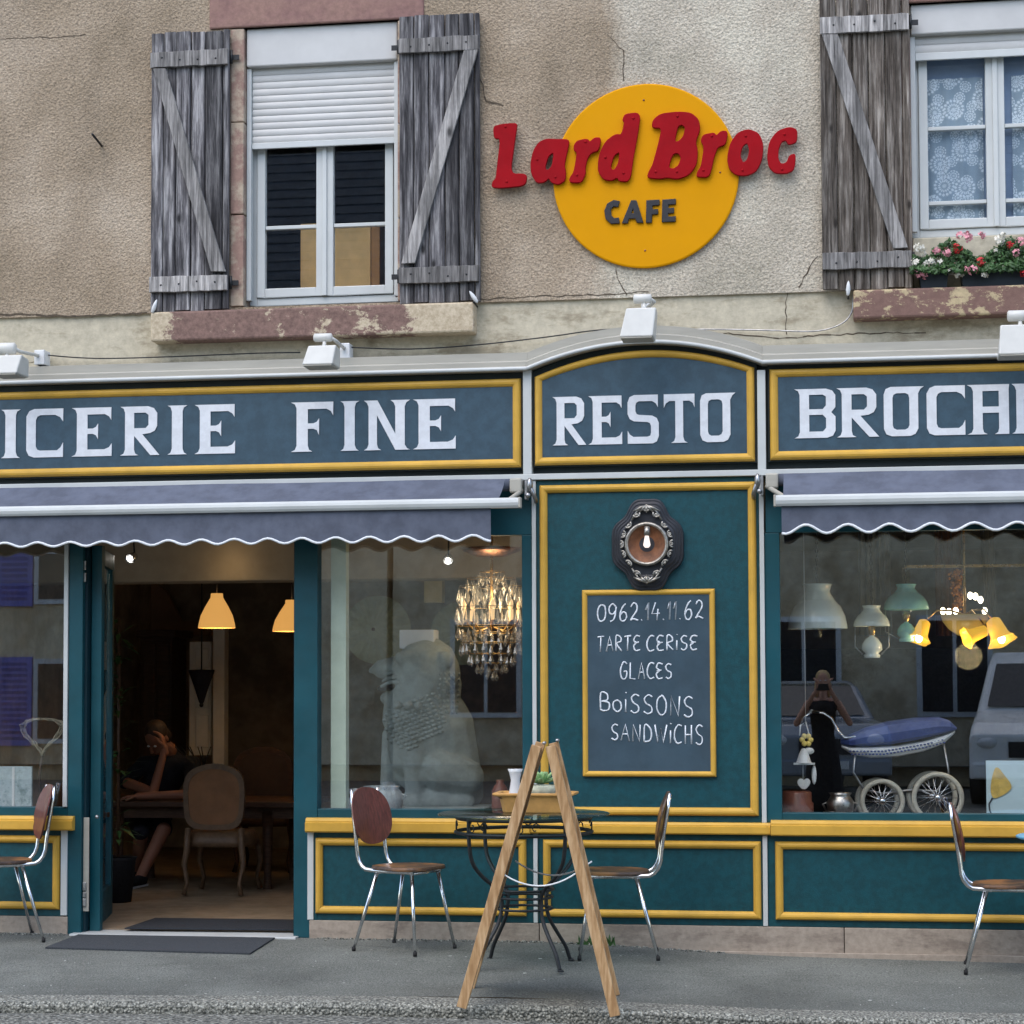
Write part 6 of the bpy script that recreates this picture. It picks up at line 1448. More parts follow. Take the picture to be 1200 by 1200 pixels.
# grimace folds round the open mouth
mb = MB()
for q in range(4):
    pts = [lp(446 + q * 2 + 34 * t_, 805 - q * 6.5 - 11 * math.sin(t_ * PI * .62) + 4 * t_ * q * .5 + 14 * t_ * t_, -.125 + .02 * q) for t_ in [i / 8 for i in range(9)]]
    mb.tube(pts, [.008 + .006 * math.sin(PI * i / 8) for i in range(9)], 7)
obj('muzzle_fold', mb, 'lion', ln)
obj('mouth', MB().ell(lp(456, 805, -.075), (15 * s, 9 * s, 4.6 * s), 12, 8, Matrix.Rotation(math.radians(-6), 3, 'Y')), 'black', ln)
# scales of the mane: rows of small bosses set on the stone surface
from mathutils.bvhtree import BVHTree
_fig = [o for o in kids(ln) if o.name.startswith('figure')][0]; bpy.context.view_layer.update(); _dg = bpy.context.evaluated_depsgraph_get()
_ev = _fig.evaluated_get(_dg); _bv = BVHTree.FromObject(_fig, _dg); _mw = _fig.matrix_world.inverted()
def on_lion(x, y):
    tgt = lp(x, y); d = (tgt - CAM).normalized(); h = _bv.ray_cast(_mw @ CAM, d)
    return (_fig.matrix_world @ h[0]) if h[0] else None

mb = MB()
for r_ in range(13):
    for c_ in range(12):
        u, v = (c_ + .5 * (r_ % 2)) / 11.5, r_ / 12
        x = 449 + 12 * v + (84 - 34 * v) * u; y = 834 + 62 * v - 30 * u * (1 - v * .3) + (10 if False else 0)
        if u > .72 and v < .3: y -= 18 * (u - .72) * 3
        if y > 880 - 34 * abs(u - .35): continue
        w_ = 1 - ((x - 497) / 52) ** 2; dy = -.01 - .22 * math.sqrt(max(.02, w_)) + .03
        h_ = on_lion(x, y)
        if h_: mb.ell(h_, (.0185, .016, .0125), 6, 4)
for r_ in range(8):
    for c_ in range(5):
        h_ = on_lion(516 + c_ * 5.4 - r_ * .3, 790 + r_ * 6.4)
        if h_: mb.ell(h_, (.0115, .013, .0125), 6, 4)
obj('mane_scales', mb, 'lion', ln, kind='stuff')
obj('mane_curl', MB().ell(lp(478, 826, -.16), (.03, .03, .026), 12, 8), 'lion', ln); obj('mane_curl', MB().ell(lp(490, 827, -.17), (.026, .03, .026), 12, 8), 'lion', ln); obj('mane_curl', MB().ell(lp(466, 826, -.14), (.026, .03, .024), 12, 8), 'lion', ln)
obj('plinth', MB().box(lp(436, 950).x, lp(575, 950).x, LY - .2, LY + .20, SHZ2 + .001, lp(500, 944).z), 'lion', ln, bevel=.01)
wb = thing('white_box', 'white box lying on top of the head of the stone lion', 'box', at(488, 757, LY)); obj('box', ibox(468, 508.5, 738, 760, LY - .07, .16), pmat('pale_lilac_card', lin(214, 220, 230), .7, .05, 5), wb, bevel=.004)
# pale green paper parasols
M['paper'] = pmat('pale_green_paper', lin(150, 160, 140), .9, .12, 10, bump=.15, bs=30)
def fan(label, px, py, rpx, Y):
    c = at(px, py, Y); r = rpx / SC(Y); t = thing('paper_parasol', label, 'parasol', c, 'pale paper parasols behind the lion'); k = 40; mb = MB(); vs = [(c.x, Y - .12, c.z)] + [(c.x + r * math.cos(2 * PI * i / k), Y + (.012 if i % 2 else 0), c.z + r * math.sin(2 * PI * i / k)) for i in range(k)]
    mb.add(vs, [(0, 1 + i, 1 + (i + 1) % k) for i in range(k)]); obj('canopy', mb, 'paper', t)
    mb = MB()
    for i in range(0, k, 2): a = 2 * PI * i / k; mb.tube([(c.x, Y - .10, c.z), (c.x + r * .98 * math.cos(a), Y + .012, c.z + r * .98 * math.sin(a))], .004, 4)
    obj('ribs', mb, 'dark_wood', t); obj('stick', MB().tube([(c.x, Y - .13, c.z), (c.x, Y + .25, c.z)], .012, 8), 'dark_wood', t)
fan('pale green round paper parasol above the muzzle of the lion', 442, 738, 41, 2.2); fan('pale green round paper parasol partly hidden by the chandelier', 541, 742, 38, 2.3)
hl = thing('paper_lantern', 'square cream paper panel hanging in the middle window', 'lantern', at(508, 705, 1.9)); obj('panel', ibox(497, 518, 675, 706, 1.9, .10), pmat('cream_paper', lin(184, 172, 132), .8, .1, 8), hl)
# crystal chandelier
CHY = .75; chc = at(576, 715, CHY); cd_ = thing('chandelier', 'crystal chandelier with lit candle bulbs hanging in the middle window', 'chandelier', chc)
m, n = nmat('crystal'); M['crystal'] = m
g_ = add(n, 'ShaderNodeBsdfGlossy'); g_.inputs['Roughness'].default_value = .05; g_.inputs[0].default_value = (.95, .93, .9, 1); t_ = add(n, 'ShaderNodeBsdfTransparent'); lw = add(n, 'ShaderNodeFresnel'); lw.inputs[0].default_value = 2.3
df_ = add(n, 'ShaderNodeBsdfTranslucent'); df_.inputs[0].default_value = (.92, .9, .84, 1); dd_ = add(n, 'ShaderNodeBsdfDiffuse'); dd_.inputs[0].default_value = (.92, .9, .84, 1); m1_ = add(n, 'ShaderNodeMixShader'); m1_.inputs[0].default_value = .5; n.links.new(df_.outputs[0], m1_.inputs[1]); n.links.new(dd_.outputs[0], m1_.inputs[2]); m2_ = add(n, 'ShaderNodeMixShader'); m2_.inputs[0].default_value = .34; n.links.new(t_.outputs[0], m2_.inputs[1]); n.links.new(m1_.outputs[0], m2_.inputs[2])
ms = add(n, 'ShaderNodeMixShader'); o_ = add(n, 'ShaderNodeOutputMaterial'); n.links.new(lw.outputs[0], ms.inputs[0]); n.links.new(m2_.outputs[0], ms.inputs[1]); n.links.new(g_.outputs[0], ms.inputs[2]); n.links.new(ms.outputs[0], o_.inputs[0])
S_ = 1 / SC(CHY)
M['brass'] = pmat('brass', (.55, .36, .14), .3, .2, 20, metal=1)
top = at(576, 652, CHY)
lth('canopy', [(.0, .0), (.09, .0), (.17, .03), (.19, .05), (.0, .055)], (top.x, CHY, top.z), 'copper', cd_, 30)
obj('stem', MB().tube([(top.x, CHY, CL), (top.x, CHY, chc.z - .10)], .010, 8), 'brass', cd_)
def drop(c, L, w_):
    mb = MB(); c = Vector(c); k = 6; vs = [c + Vector((0, 0, L * .5))] + [c + Vector((w_ * math.cos(2 * PI * i / k), w_ * math.sin(2 * PI * i / k), -L * .15)) for i in range(k)] + [c + Vector((0, 0, -L * .5))]
    return mb.add(vs, [(0, 1 + i, 1 + (i + 1) % k) for i in range(k)] + [(k + 1, 1 + (i + 1) % k, 1 + i) for i in range(k)])
tiers = [(.08, 678, 10, .07), (.15, 688, 16, .09), (.20, 700, 22, .11), (.215, 724, 26, .11), (.21, 742, 26, .075), (.17, 750, 22, .075), (.19, 762, 22, .075), (.14, 774, 18, .07), (.09, 784, 12, .06), (.03, 792, 5, .06)]
dm = None
for (r, py2, cnt, L) in tiers:
    z = at(576, py2, CHY).z; obj('ring', MB().tube([(chc.x + r * math.cos(2 * PI * i / 28), CHY + r * math.sin(2 * PI * i / 28), z + L * .6) for i in range(28)], .0022, 5, closed=True), 'brass', cd_)
    for i in range(cnt):
        a = 2 * PI * (i + random.uniform(-.2, .2)) / cnt; o = obj('crystal_drop', drop((chc.x + r * math.cos(a), CHY + r * math.sin(a), z + random.uniform(-.012, .012)), L, .015), 'crystal', cd_)
m, n = nmat('candle_glow'); p_ = finish(n, lin(236, 200, 140), .4); p_.inputs['Emission Color'].default_value = (1, .66, .34, 1); p_.inputs['Emission Strength'].default_value = .35; M['candle'] = m
for i in range(8):
    a = 2 * PI * i / 8 + .2; r = .165; b = Vector((chc.x + r * math.cos(a), CHY + r * math.sin(a), at(576, 727, CHY).z))
    obj('arm', MB().tube([(chc.x, CHY, b.z - .04), (chc.x + r * .6 * math.cos(a), CHY + r * .6 * math.sin(a), b.z - .07), b], .005, 6), 'brass', cd_)
    obj('candle', MB().lathe([(.012, 0), (.012, .065), (.0, .066)], b, 8), 'candle', cd_); obj('flame_bulb', MB().ell(b + Vector((0, 0, .095)), (.012, .012, .03), 8, 6), 'candle', cd_)
for i in range(10):    # tall glass spears at the top
    a = 2 * PI * i / 10; r = .12 + .07 * (i % 2); obj('glass_spear', drop((chc.x + r * math.cos(a), CHY + r * math.sin(a), at(576, 690 + 8 * (i % 3), CHY).z), .13, .012), 'crystal', cd_)
pt_light('chandelier_light', chc + Vector((0, 0, .03)), 2.6, (1, .75, .45), .12)
# small wares on the shelf
def pot(nm, label, cat, px, py_b, Y, prof, mt, grp=None):
    c = at(px, py_b, Y); c.z = SHZ2 + .001; t = thing(nm, label, cat, c, grp); k = 1 / SC(Y); lth('body', [(r * k, h * k) for r, h in prof], c, mt, t); return t, c, k
t, c, k = pot('enamel_pot', 'blue-grey patterned crockery pot behind the first chair', 'pot', 447, 950, .35, [(0, 0), (20, 0), (24, 8), (26, 22), (24, 32), (20, 36), (22, 39), (20, 39), (18, 34)], 'enamel')
for sg in (-1, 1): obj('handle', MB().tube([c + Vector((sg * 23 * k, 0, 30 * k)), c + Vector((sg * 30 * k, 0, 28 * k)), c + Vector((sg * 25 * k, 0, 20 * k))], .006, 6), 'enamel', t)
t, c, k = pot('glass_jar', 'small white-lidded jar left of the crockery pot', 'jar', 417, 950, .3, [(0, 0), (8, 0), (9, 22), (7, 28), (7, 30), (9, 31), (9, 36), (0, 37)], 'white')
t, c, k = pot('stoneware_bottle', 'taller brown stoneware bottle behind the table', 'bottle', 586, 950, .35, [(0, 0), (9, 0), (10, 4), (10, 34), (7, 40), (4, 43), (5, 47), (0, 47)], 'brown_pot', 'brown stoneware behind the table')
t, c, k = pot('stoneware_jug', 'smaller brown stoneware jug right of the brown bottle', 'jug', 603, 950, .42, [(0, 0), (8, 0), (9, 20), (8, 32), (5, 38), (6, 42), (0, 42)], 'brown_pot', 'brown stoneware behind the table')
obj('handle', MB().tube([c + Vector((.045, 0, .17)), c + Vector((.075, 0, .14)), c + Vector((.05, 0, .08))], .006, 6), 'brown_pot', t)
# ------------------------------------------------------------------ right window: oil lamps, pram, wares
M['opal_white'] = pmat('opal_white_glass', lin(232, 242, 238), .2, .05, 5, coat=.4); M['opal_teal'] = pmat('opal_teal_glass', lin(150, 214, 214), .2, .06, 5, coat=.4); M['clear'] = glassmat('lamp_glass', (.93, .93, .9), 1.5)
def oil_lamp(label, px, y_top, y_rim, wpx, Y, mt, neck=.44, font=None, chimney=True):
    c = at(px, y_rim, Y); k = 1 / SC(Y); r = wpx / 2 * k; h = (y_rim - y_top) * k; t = thing('hanging_oil_lamp', label, 'oil lamp', c, 'hanging oil lamps in the right window')
    lth('shade', [(r, 0), (r * .99, h * .08), (r * .93, h * .28), (r * .78, h * .50), (r * .55, h * .66), (r * neck, h * .76), (r * neck * .92, h * .84), (r * neck * 1.02, h * .95), (r * neck * 1.1, h), (r * neck * .98, h), (r * neck * .85, h * .84), (r * .74, h * .48), (r * .96, 0)], c, mt, t, 40)
    if font:
        fy0, fy1, fw = font; f = at(px, fy1, Y); fr_ = fw / 2 * k; fh = (fy1 - fy0) * k
        lth('oil_font', [(0, 0), (fr_ * .75, 0), (fr_ * .8, fh * .12), (fr_ * .62, fh * .2), (fr_ * 1.0, fh * .36), (fr_ * .95, fh * .6), (fr_ * .6, fh * .85), (fr_ * .25, fh * .95), (fr_ * .25, fh)], (c.x, Y, f.z), mt, t, 28)
        lth('burner', [(.012, 0), (.022, .02), (.020, .05), (.010, .06)], (c.x, Y, f.z + fh), 'brass', t, 16)
        for sg in (-1, 1): obj('frame_wire', MB().tube([(c.x + sg * r * .9, Y, c.z), (c.x + sg * r * .92, Y, f.z + fh * .5), (c.x + sg * fr_ * .9, Y, f.z + fh * .15)], .004, 6), 'steel', t)
    if chimney: lth('chimney', [(.024, -.05), (.032, .02), (.024, .10), (.022, h + .10), (.021, h + .10)], (c.x, Y, c.z), 'clear', t, 18)
    # chain
    mb = MB(); z = c.z + h; q = 0
    while z < CL - .02:
        pts = [(c.x + (.008 * math.cos(a) if q % 2 else 0), Y + (0 if q % 2 else .008 * math.cos(a)), z + .016 + .016 * math.sin(a)) for a in [i * PI / 3 for i in range(6)]]; mb.tube(pts, .0022, 4, closed=True); z += .026; q += 1
    obj('chain', mb, 'iron', t); return t
oil_lamp('large white opal oil lamp shade at the left of the right window', 958, 685, 737, 69, .55, 'opal_white', .46)
oil_lamp('small white opal oil lamp with white font beside the large shade', 1021.5, 710, 734, 42, .65, 'opal_white', .48, font=(745, 771, 24))
oil_lamp('teal opal oil lamp with teal pointed font', 1062, 685, 714.5, 52, .75, 'opal_teal', .42, font=(729, 752, 22))
# tulip chandelier: dish with yellow lit tulip shades
TY = .85; tcx = at(1133, 735, TY); k = 1 / SC(TY); tl = thing('tulip_chandelier', 'art nouveau hanging lamp with lit yellow tulip shades and a dim amber bowl', 'chandelier', tcx)
m, n = nmat('amber_bowl'); p_ = finish(n, lin(120, 104, 56), .35); p_.inputs['Emission Color'].default_value = (.6, .42, .12, 1); p_.inputs['Emission Strength'].default_value = .10; M['amber'] = m
m, n = nmat('yellow_tulip_glass'); p_ = finish(n, lin(230, 170, 60), .3); p_.inputs['Emission Color'].default_value = (1, .55, .06, 1); p_.inputs['Emission Strength'].default_value = .30; M['tulip'] = m
b = at(1131, 746, TY); lth('bowl', [(0, 0), (8 * k, 1.5 * k), (18 * k, 8 * k), (25 * k, 17 * k), (27.5 * k, 25 * k), (26 * k, 25 * k), (17 * k, 9 * k), (0, 2 * k)], (b.x, TY, b.z), 'amber', tl, 36)
obj('stem', MB().tube([(b.x, TY, b.z + 22 * k), (b.x, TY, CL)], .008, 8), 'brass', tl)
def tulip(px, py, dirx, dirz, L, r, dy=0, bulb=True):
    c = at(px, py, TY + dy); ax = Vector((dirx, -.35, dirz)).normalized(); Q = Vector((0, 0, 1)).rotation_difference(ax).to_matrix()
    mb = MB().lathe([(r * .30, -L * .5), (r * .52, -L * .42), (r * .60, -L * .1), (r * .66, L * .18), (r * .86, L * .38), (r * 1.05, L * .48), (r * .98, L * .47), (r * .6, L * .15), (r * .45, -L * .4)], (0, 0, 0), 24)
    for i, v in enumerate(mb.v):
        a = math.atan2(v[1], v[0]); f = 1 + (.10 * math.cos(5 * a) if v[2] > L * .3 else 0); mb.v[i] = tuple(Q @ Vector((v[0] * f, v[1] * f, v[2])) + c)
    obj('tulip_shade', mb, 'tulip', tl)
    if bulb: obj('bulb', MB().ell(c + ax * L * .38, (.022, .022, .026), 12, 8), 'bulb', tl)
    s0 = c - ax * L * .5; obj('arm', MB().tube([s0, s0 + Vector(((b.x - s0.x) * .3, (TY - s0.y) * .3, 12 * k)), Vector((b.x + (s0.x - b.x) * .35, TY, b.z + 30 * k)), Vector((b.x, TY, b.z + 25 * k))], .006, 8), 'brass', tl)
tulip(1080, 739, -.35, -.9, 26 * k, 13 * k, -.1); tulip(1144, 743, -.9, -.35, 28 * k, 12 * k, -.2, False); tulip(1169, 739, .35, -.85, 30 * k, 16 * k, -.12)
mb = MB()
for (x, y) in ((1105, 716), (1112, 717), (1120, 716), (1154, 716), (1137, 698), (1143, 699), (1149, 703)): obj('bulb', MB().ell(at(x, y, TY + .12), (.016, .016, .022), 10, 7), 'bulb', tl)
pt_light('tulip_light', b + Vector((0, -.25, -.12)), 3.0, (1, .75, .4), .08)
# hanging cloth and back beams
ab2 = thing('amber_bead_curtain', 'string of amber beads glittering behind the tulip lamp', 'beads', at(1122, 700, 1.2)); mb = MB()
for q in range(150): mb.ell(at(1122 + random.gauss(0, 3.4), random.uniform(668, 717), 1.2 + random.uniform(-.05, .05)), (.009, .009, .009), 6, 4)
obj('beads', mb, pmat('amber_beads', lin(196, 122, 50), .2, .4, 40, coat=.5), ab2, kind='stuff')
rb = thing('ceiling_beam', 'thin pale rail crossing the back of the lamp window', 'rail', at(1100, 663, 2.0)); obj('rail', MB().box(AX(1060, 663, 2.0), FX1 - .01, 2.0, 2.05, AZ(1130, 665, 2.0), AZ(1130, 661.5, 2.0)), 'brass', rb)
for (x0, x1, lb, cl) in ((1006, 1045, 'grey net curtain hanging behind the small opal lamp', lin(120, 126, 128)), (1096, 1128, 'brown curtain hanging behind the tulip lamp', lin(120, 74, 44)), (1150, 1166, 'grey net curtain right of the brown curtain', lin(120, 116, 104))):
    t = thing('curtain', lb, 'curtain', at((x0 + x1) / 2, 700, 2.3)); mb = MB(); N = 36; vs = []; xa, xb2 = AX(x0, 690, 2.3), AX(x1, 690, 2.3)
    for i in range(N + 1): x = xa + (xb2 - xa) * i / N; y = 2.3 + .03 * math.sin(i * 1.1); vs += [(x, y, CL - .01), (x + .02 * math.sin(i), y, AZ(1100, 745, 2.3))]
    mb.add(vs, [(2 * i, 2 * i + 1, 2 * i + 3, 2 * i + 2) for i in range(N)], True); obj('cloth', mb, pmat('curtain_cloth', cl, .9, .15, 8), t)
# dark background cupboard in the lamp window
dk = thing('dark_cupboard', 'long black cupboard closing the back of the lamp window', 'cupboard', (1, 2.6, FL)); obj('body', MB().box(AX(640, 800, .3) + .2, FX1 - .02, 2.6, 3.0, FL + .001, AZ(1050, 760, 2.6)), 'cloth_black', dk)
# pram
PY = .55; pr = thing('pram', 'vintage pram with navy cover, white perforated hull and spoked wheels', 'pram', at(1065, 965, PY)); M['navy'] = pmat('navy_vinyl', lin(60, 78, 140), .4, .15, 14, bump=.1, bs=50)
k = 1 / SC(PY)
def hull(path, y0f, ynm): pass
def loft(nm, secs, mt):   # secs: (px, z_top_px, z_bot_px, halfdepth)
    mb = MB(); vs = []; n_ = 12
    for px, yt, yb, hd in secs:
        a_, b_ = at(px, yt, PY + .15), at(px, yb, PY + .15); cz = (a_.z + b_.z) / 2; hz = (a_.z - b_.z) / 2
        for i in range(n_): a = 2 * PI * i / n_; vs.append((a_.x, PY + .15 + hd * math.copysign(abs(math.cos(a)) ** .55, math.cos(a)), cz + hz * math.copysign(abs(math.sin(a)) ** .55, math.sin(a))))
    mb.add(vs, [(j * n_ + i, j * n_ + (i + 1) % n_, (j + 1) * n_ + (i + 1) % n_, (j + 1) * n_ + i) for j in range(len(secs) - 1) for i in range(n_)] + [tuple(range(n_))[::-1], tuple((len(secs) - 1) * n_ + i for i in range(n_))], False)
    return obj(nm, mb, mt, pr)
loft('cover', [(985, 866, 872, .10), (995, 861, 874, .14), (1014, 852, 874, .155), (1040, 845, 873, .16), (1070, 841, 868, .16), (1100, 840, 861, .155), (1112, 844, 858, .14), (1120, 852, 855, .10)], 'navy')
loft('hull', [(986, 872.5, 876, .09), (998, 874.5, 884, .135), (1020, 874.5, 888, .15), (1050, 873, 887, .152), (1080, 868, 881, .15), (1104, 861, 872, .14), (1118, 855.5, 859, .10)], 'white')
mb = MB()
for r_ in range(2):
    for i in range(27):
        px = 996 + i * 4.1 + r_ * 2; yy = 879.5 + r_ * 3.4 - max(0, (px - 1035)) * .17 - max(0, px - 1085) * .08
        c = at(px, yy, PY + .15); mb.ell((c.x, PY - .003 if px < 1092 and px > 1004 else PY + .012, c.z), (.008, .003, .0055), 6, 4)
obj('hull_dots', mb, 'navy', pr, kind='stuff')
hp_ = [at(x, y, PY + .02) for x, y in ((1012, 862), (990, 865), (982, 857), (974, 842), (965, 836), (951, 834))]
for dy in (0, .26): obj('handle_arm', MB().tube([p + Vector((0, dy, 0)) for p in hp_], .009, 8), 'chrome', pr)
obj('handle_bar', MB().tube([hp_[-1], hp_[-1] + Vector((0, .26, 0))], .011, 8), 'white', pr)
obj('handle_strut', MB().tube([at(950, 835, PY + .02), at(940, 842, PY + .02), at(938, 852, PY + .02)], .006, 6), 'chrome', pr)
M['tyre'] = pmat('cream_tyre', lin(196, 192, 178), .6, .06, 20)
def wheel(px, py, rpx, Y):
    c = at(px, py, Y); r = rpx / SC(Y)
    wl = obj('wheel', MB().tube([(c.x + r * math.cos(2 * PI * i / 40), Y, c.z + r * math.sin(2 * PI * i / 40)) for i in range(40)], .015, 8, closed=True), 'tyre', pr)
    mb = MB()
    for i in range(14): a = 2 * PI * i / 14; mb.tube([(c.x, Y, c.z), (c.x + r * math.cos(a), Y, c.z + r * math.sin(a))], .0022, 4)
    obj('spokes', mb, 'chrome', wl); obj('hub', MB().ell((c.x, Y - .01, c.z), (.022, .016, .022), 12, 8), 'chrome', wl)
    return c
w1 = wheel(1034, 939, 22.8, PY); w2 = wheel(1099, 935, 26.8, PY); w3 = wheel(1028, 937, 22.5, PY + .28); w4 = wheel(1092, 933, 26.2, PY + .28)
for a, b2 in ((w1, w3), (w2, w4)): obj('axle', MB().tube([a, b2], .007, 8), 'steel', pr)
for dy in (.03, .25):
    pts = [at(1002, 885, PY + dy), at(1000, 905, PY + dy), at(1012, 925, PY + dy), at(1034, 930, PY + dy), at(1066, 926, PY + dy), at(1098, 927, PY + dy), at(1112, 905, PY + dy), at(1106, 872, PY + dy)]
    obj('spring', MB().tube(pts, .007, 6), 'steel', pr)
# wares at the left foot of the right window
t, c, k2 = pot('brown_tin', 'rusty brown square-shouldered tin at the left foot of the pram window', 'tin', 934, 955, .3, [(0, 0), (19, 0), (19, 22), (17, 24), (17, 34), (15, 36), (0, 36)], 'brown_pot')
t, c, k2 = pot('silver_pot', 'tarnished silver lidded pot left of the pram wheels', 'pot', 985, 955, .38, [(0, 0), (10, 0), (12, 4), (15, 14), (16, 22), (12, 28), (11, 30), (13, 33), (0, 34)], 'silver')
for sg in (-1, 1): obj('handle', MB().tube([c + Vector((sg * 15 * k2, 0, 22 * k2)), c + Vector((sg * 20 * k2, 0, 20 * k2)), c + Vector((sg * 16 * k2, 0, 12 * k2))], .006, 6), 'silver', t)
t, c, k2 = pot('sugar_bowl', 'small pale metal sugar bowl before the silver pot', 'bowl', 971, 957, .26, [(0, 0), (6, 0), (9, 5), (9, 10), (6, 13), (0, 14)], 'silver')
t, c, k2 = pot('copper_kettle', 'small orange copper bowl under the large pram wheel', 'bowl', 1090, 957, .30, [(0, 0), (8, 0), (10, 6), (8, 11), (0, 12)], 'copper')
# hanging mobile with heart and bell
hm = thing('hanging_ornament', 'hanging white ornament with yellow flower, bell and heart at the left of the pram', 'ornament', at(941, 915, .25)); q = lambda x, y, d=0: at(x, y, .25 + d)
obj('hanger', MB().tube([q(937, 862), q(938, 850), q(944, 846), q(950, 868)], .004, 6), 'trim_white', hm); obj('cord', MB().tube([q(944, 846), (q(944, 846).x, .25, CL)], .0015, 4), 'trim_white', hm)
mb = MB()
for i in range(6): a = i * PI / 3; c = q(945, 867); mb.ell(c + Vector((.024 * math.cos(a), -.01, .024 * math.sin(a))), (.016, .008, .016), 10, 6)
obj('flower', mb, pmat('yellow_wax', lin(232, 206, 110), .5, .1, 10), hm); lth('bell', [(.045, 0), (.04, .01), (.028, .05), (.012, .08), (0, .085)], q(942, 894), 'white', hm); obj('angel_wing', MB().ell(q(948, 880), (.03, .012, .02), 10, 6), 'white', hm)
obj('plate', MB().box(q(930, 895).x, q(955, 895).x, .22, .28, q(940, 896).z, q(940, 894).z), 'white', hm); obj('string', MB().tube([q(941, 896), q(941, 914)], .0015, 4), 'trim_white', hm)
hs = chaikin([(0, -.035), (.034, .0), (.034, .022), (.016, .032), (0, .018), (-.016, .032), (-.034, .022), (-.034, 0)], 2); me = outline_mesh([hs], .012, 'heart', .003); c = q(942, 919); me.transform(Matrix.Translation(c)); obj('heart', me, 'white', hm)
obj('tassel', MB().ell(q(954, 908), (.014, .010, .055), 10, 8), 'trim_white', hm)
# picture with calla lily
pc = thing('lily_picture', 'pale blue picture of one yellow calla lily in the right corner', 'picture', at(1190, 955, .22)); obj('canvas', ibox(1156, 1262, 891.5, 958, .22, .02), pmat('pale_blue_canvas', lin(186, 206, 212), .8, .04, 4), pc)
F = [(1165, 900), (1170, 899), (1176, 907), (1187, 921), (1182, 928), (1170, 935), (1163, 936), (1160, 924)]; me = outline_mesh([chaikin([(at(x, y, .215).x, at(x, y, .215).z) for x, y in F], 2)], .004); me.transform(Matrix.Translation((0, .2145, 0))); obj('lily', me, pmat('ochre_petal', lin(200, 168, 88), .7, .2, 20), pc)
P = [at(x, y, .215) for x, y in ((1163, 935), (1159, 942), (1160, 950), (1163, 956))]; obj('stem', MB().tube(P, .004, 6), 'black', pc)
F2 = [(1216, 905), (1222, 903), (1230, 912), (1240, 925), (1234, 934), (1222, 940), (1214, 938), (1211, 926)]; me = outline_mesh([chaikin([(at(x, y, .215).x, at(x, y, .215).z) for x, y in F2], 2)], .004); me.transform(Matrix.Translation((0, .2145, 0)))
# ------------------------------------------------------------------ left window
p2 = thing('river_picture', 'pale blue-grey framed picture leaning in the left window corner', 'picture', at(15, 950, .25)); obj('canvas', ibox(-40, 37, 898, 952, .25, .02), peel('misty_picture', lin(176, 190, 194), lin(120, 140, 140), .5, .6, 5, rough=.6, bump=.05), p2); obj('strip', ibox(14, 17, 899, 951, .246, .003), 'white', p2)
wr = thing('twig_wreath', 'twisted pale twig heart on a stem behind the left chair', 'wreath', at(52, 950, .4)); mb = MB(); c = at(50, 858, .4)
for r_ in range(7):
    pts = [c + Vector(((.10 + .015 * math.sin(5 * a + r_)) * math.sin(a) ** 3 * 1.3 + random.uniform(-.006, .006), random.uniform(-.02, .02), .11 * math.cos(a) - .03 * math.cos(2 * a) + random.uniform(-.006, .006))) for a in [2 * PI * i / 22 for i in range(22)]]
    mb.tube(pts, .0045, 5, closed=True)
obj('twigs', mb, pmat('pale_twig', lin(150, 140, 120), .9, .2, 30), wr, kind='stuff'); obj('stem', MB().tube([c + Vector((0, 0, -.13)), c + Vector((-.02, 0, -.28)), (c.x + .01, c.y, SHZ2 + .01)], .008, 6), 'dark_wood', wr); lth('foot', [(0, .0), (.05, 0), (.045, .02), (.01, .03)], (c.x + .01, c.y, SHZ2 + .001), 'dark_wood', wr)
ml = thing('tall_plant', 'dark leafy houseplant behind the open door leaf', 'plant', (AX(140, 1040, 1.6), 1.6, FL)); mb = MB(); bse = Vector((AX(138, 1040, 1.6), 1.6, FL + .3))
for i in range(90):
    a = random.uniform(0, 6.28); z = random.uniform(.1, 1.6); st_ = bse + Vector((0, 0, z)); L = random.uniform(.10, .24); e = Vector((math.cos(a), math.sin(a), random.uniform(-.2, .7))).normalized(); s = e.cross(Vector((0, 0, 1))).normalized() * .018
    mb.add([st_, st_ + e * L * .5 + s, st_ + e * L - Vector((0, 0, .04)), st_ + e * L * .5 - s], [(0, 1, 2, 3)])
obj('leaves', mb, 'leaf', ml, kind='stuff'); obj('stem', MB().tube([bse, bse + Vector((0, 0, 1.6))], .012, 6), 'dark_wood', ml); lth('pot', [(0, 0), (.09, 0), (.12, .28), (.13, .30), (.11, .29)], (bse.x, 1.6, FL + .001), 'cloth_black', ml)

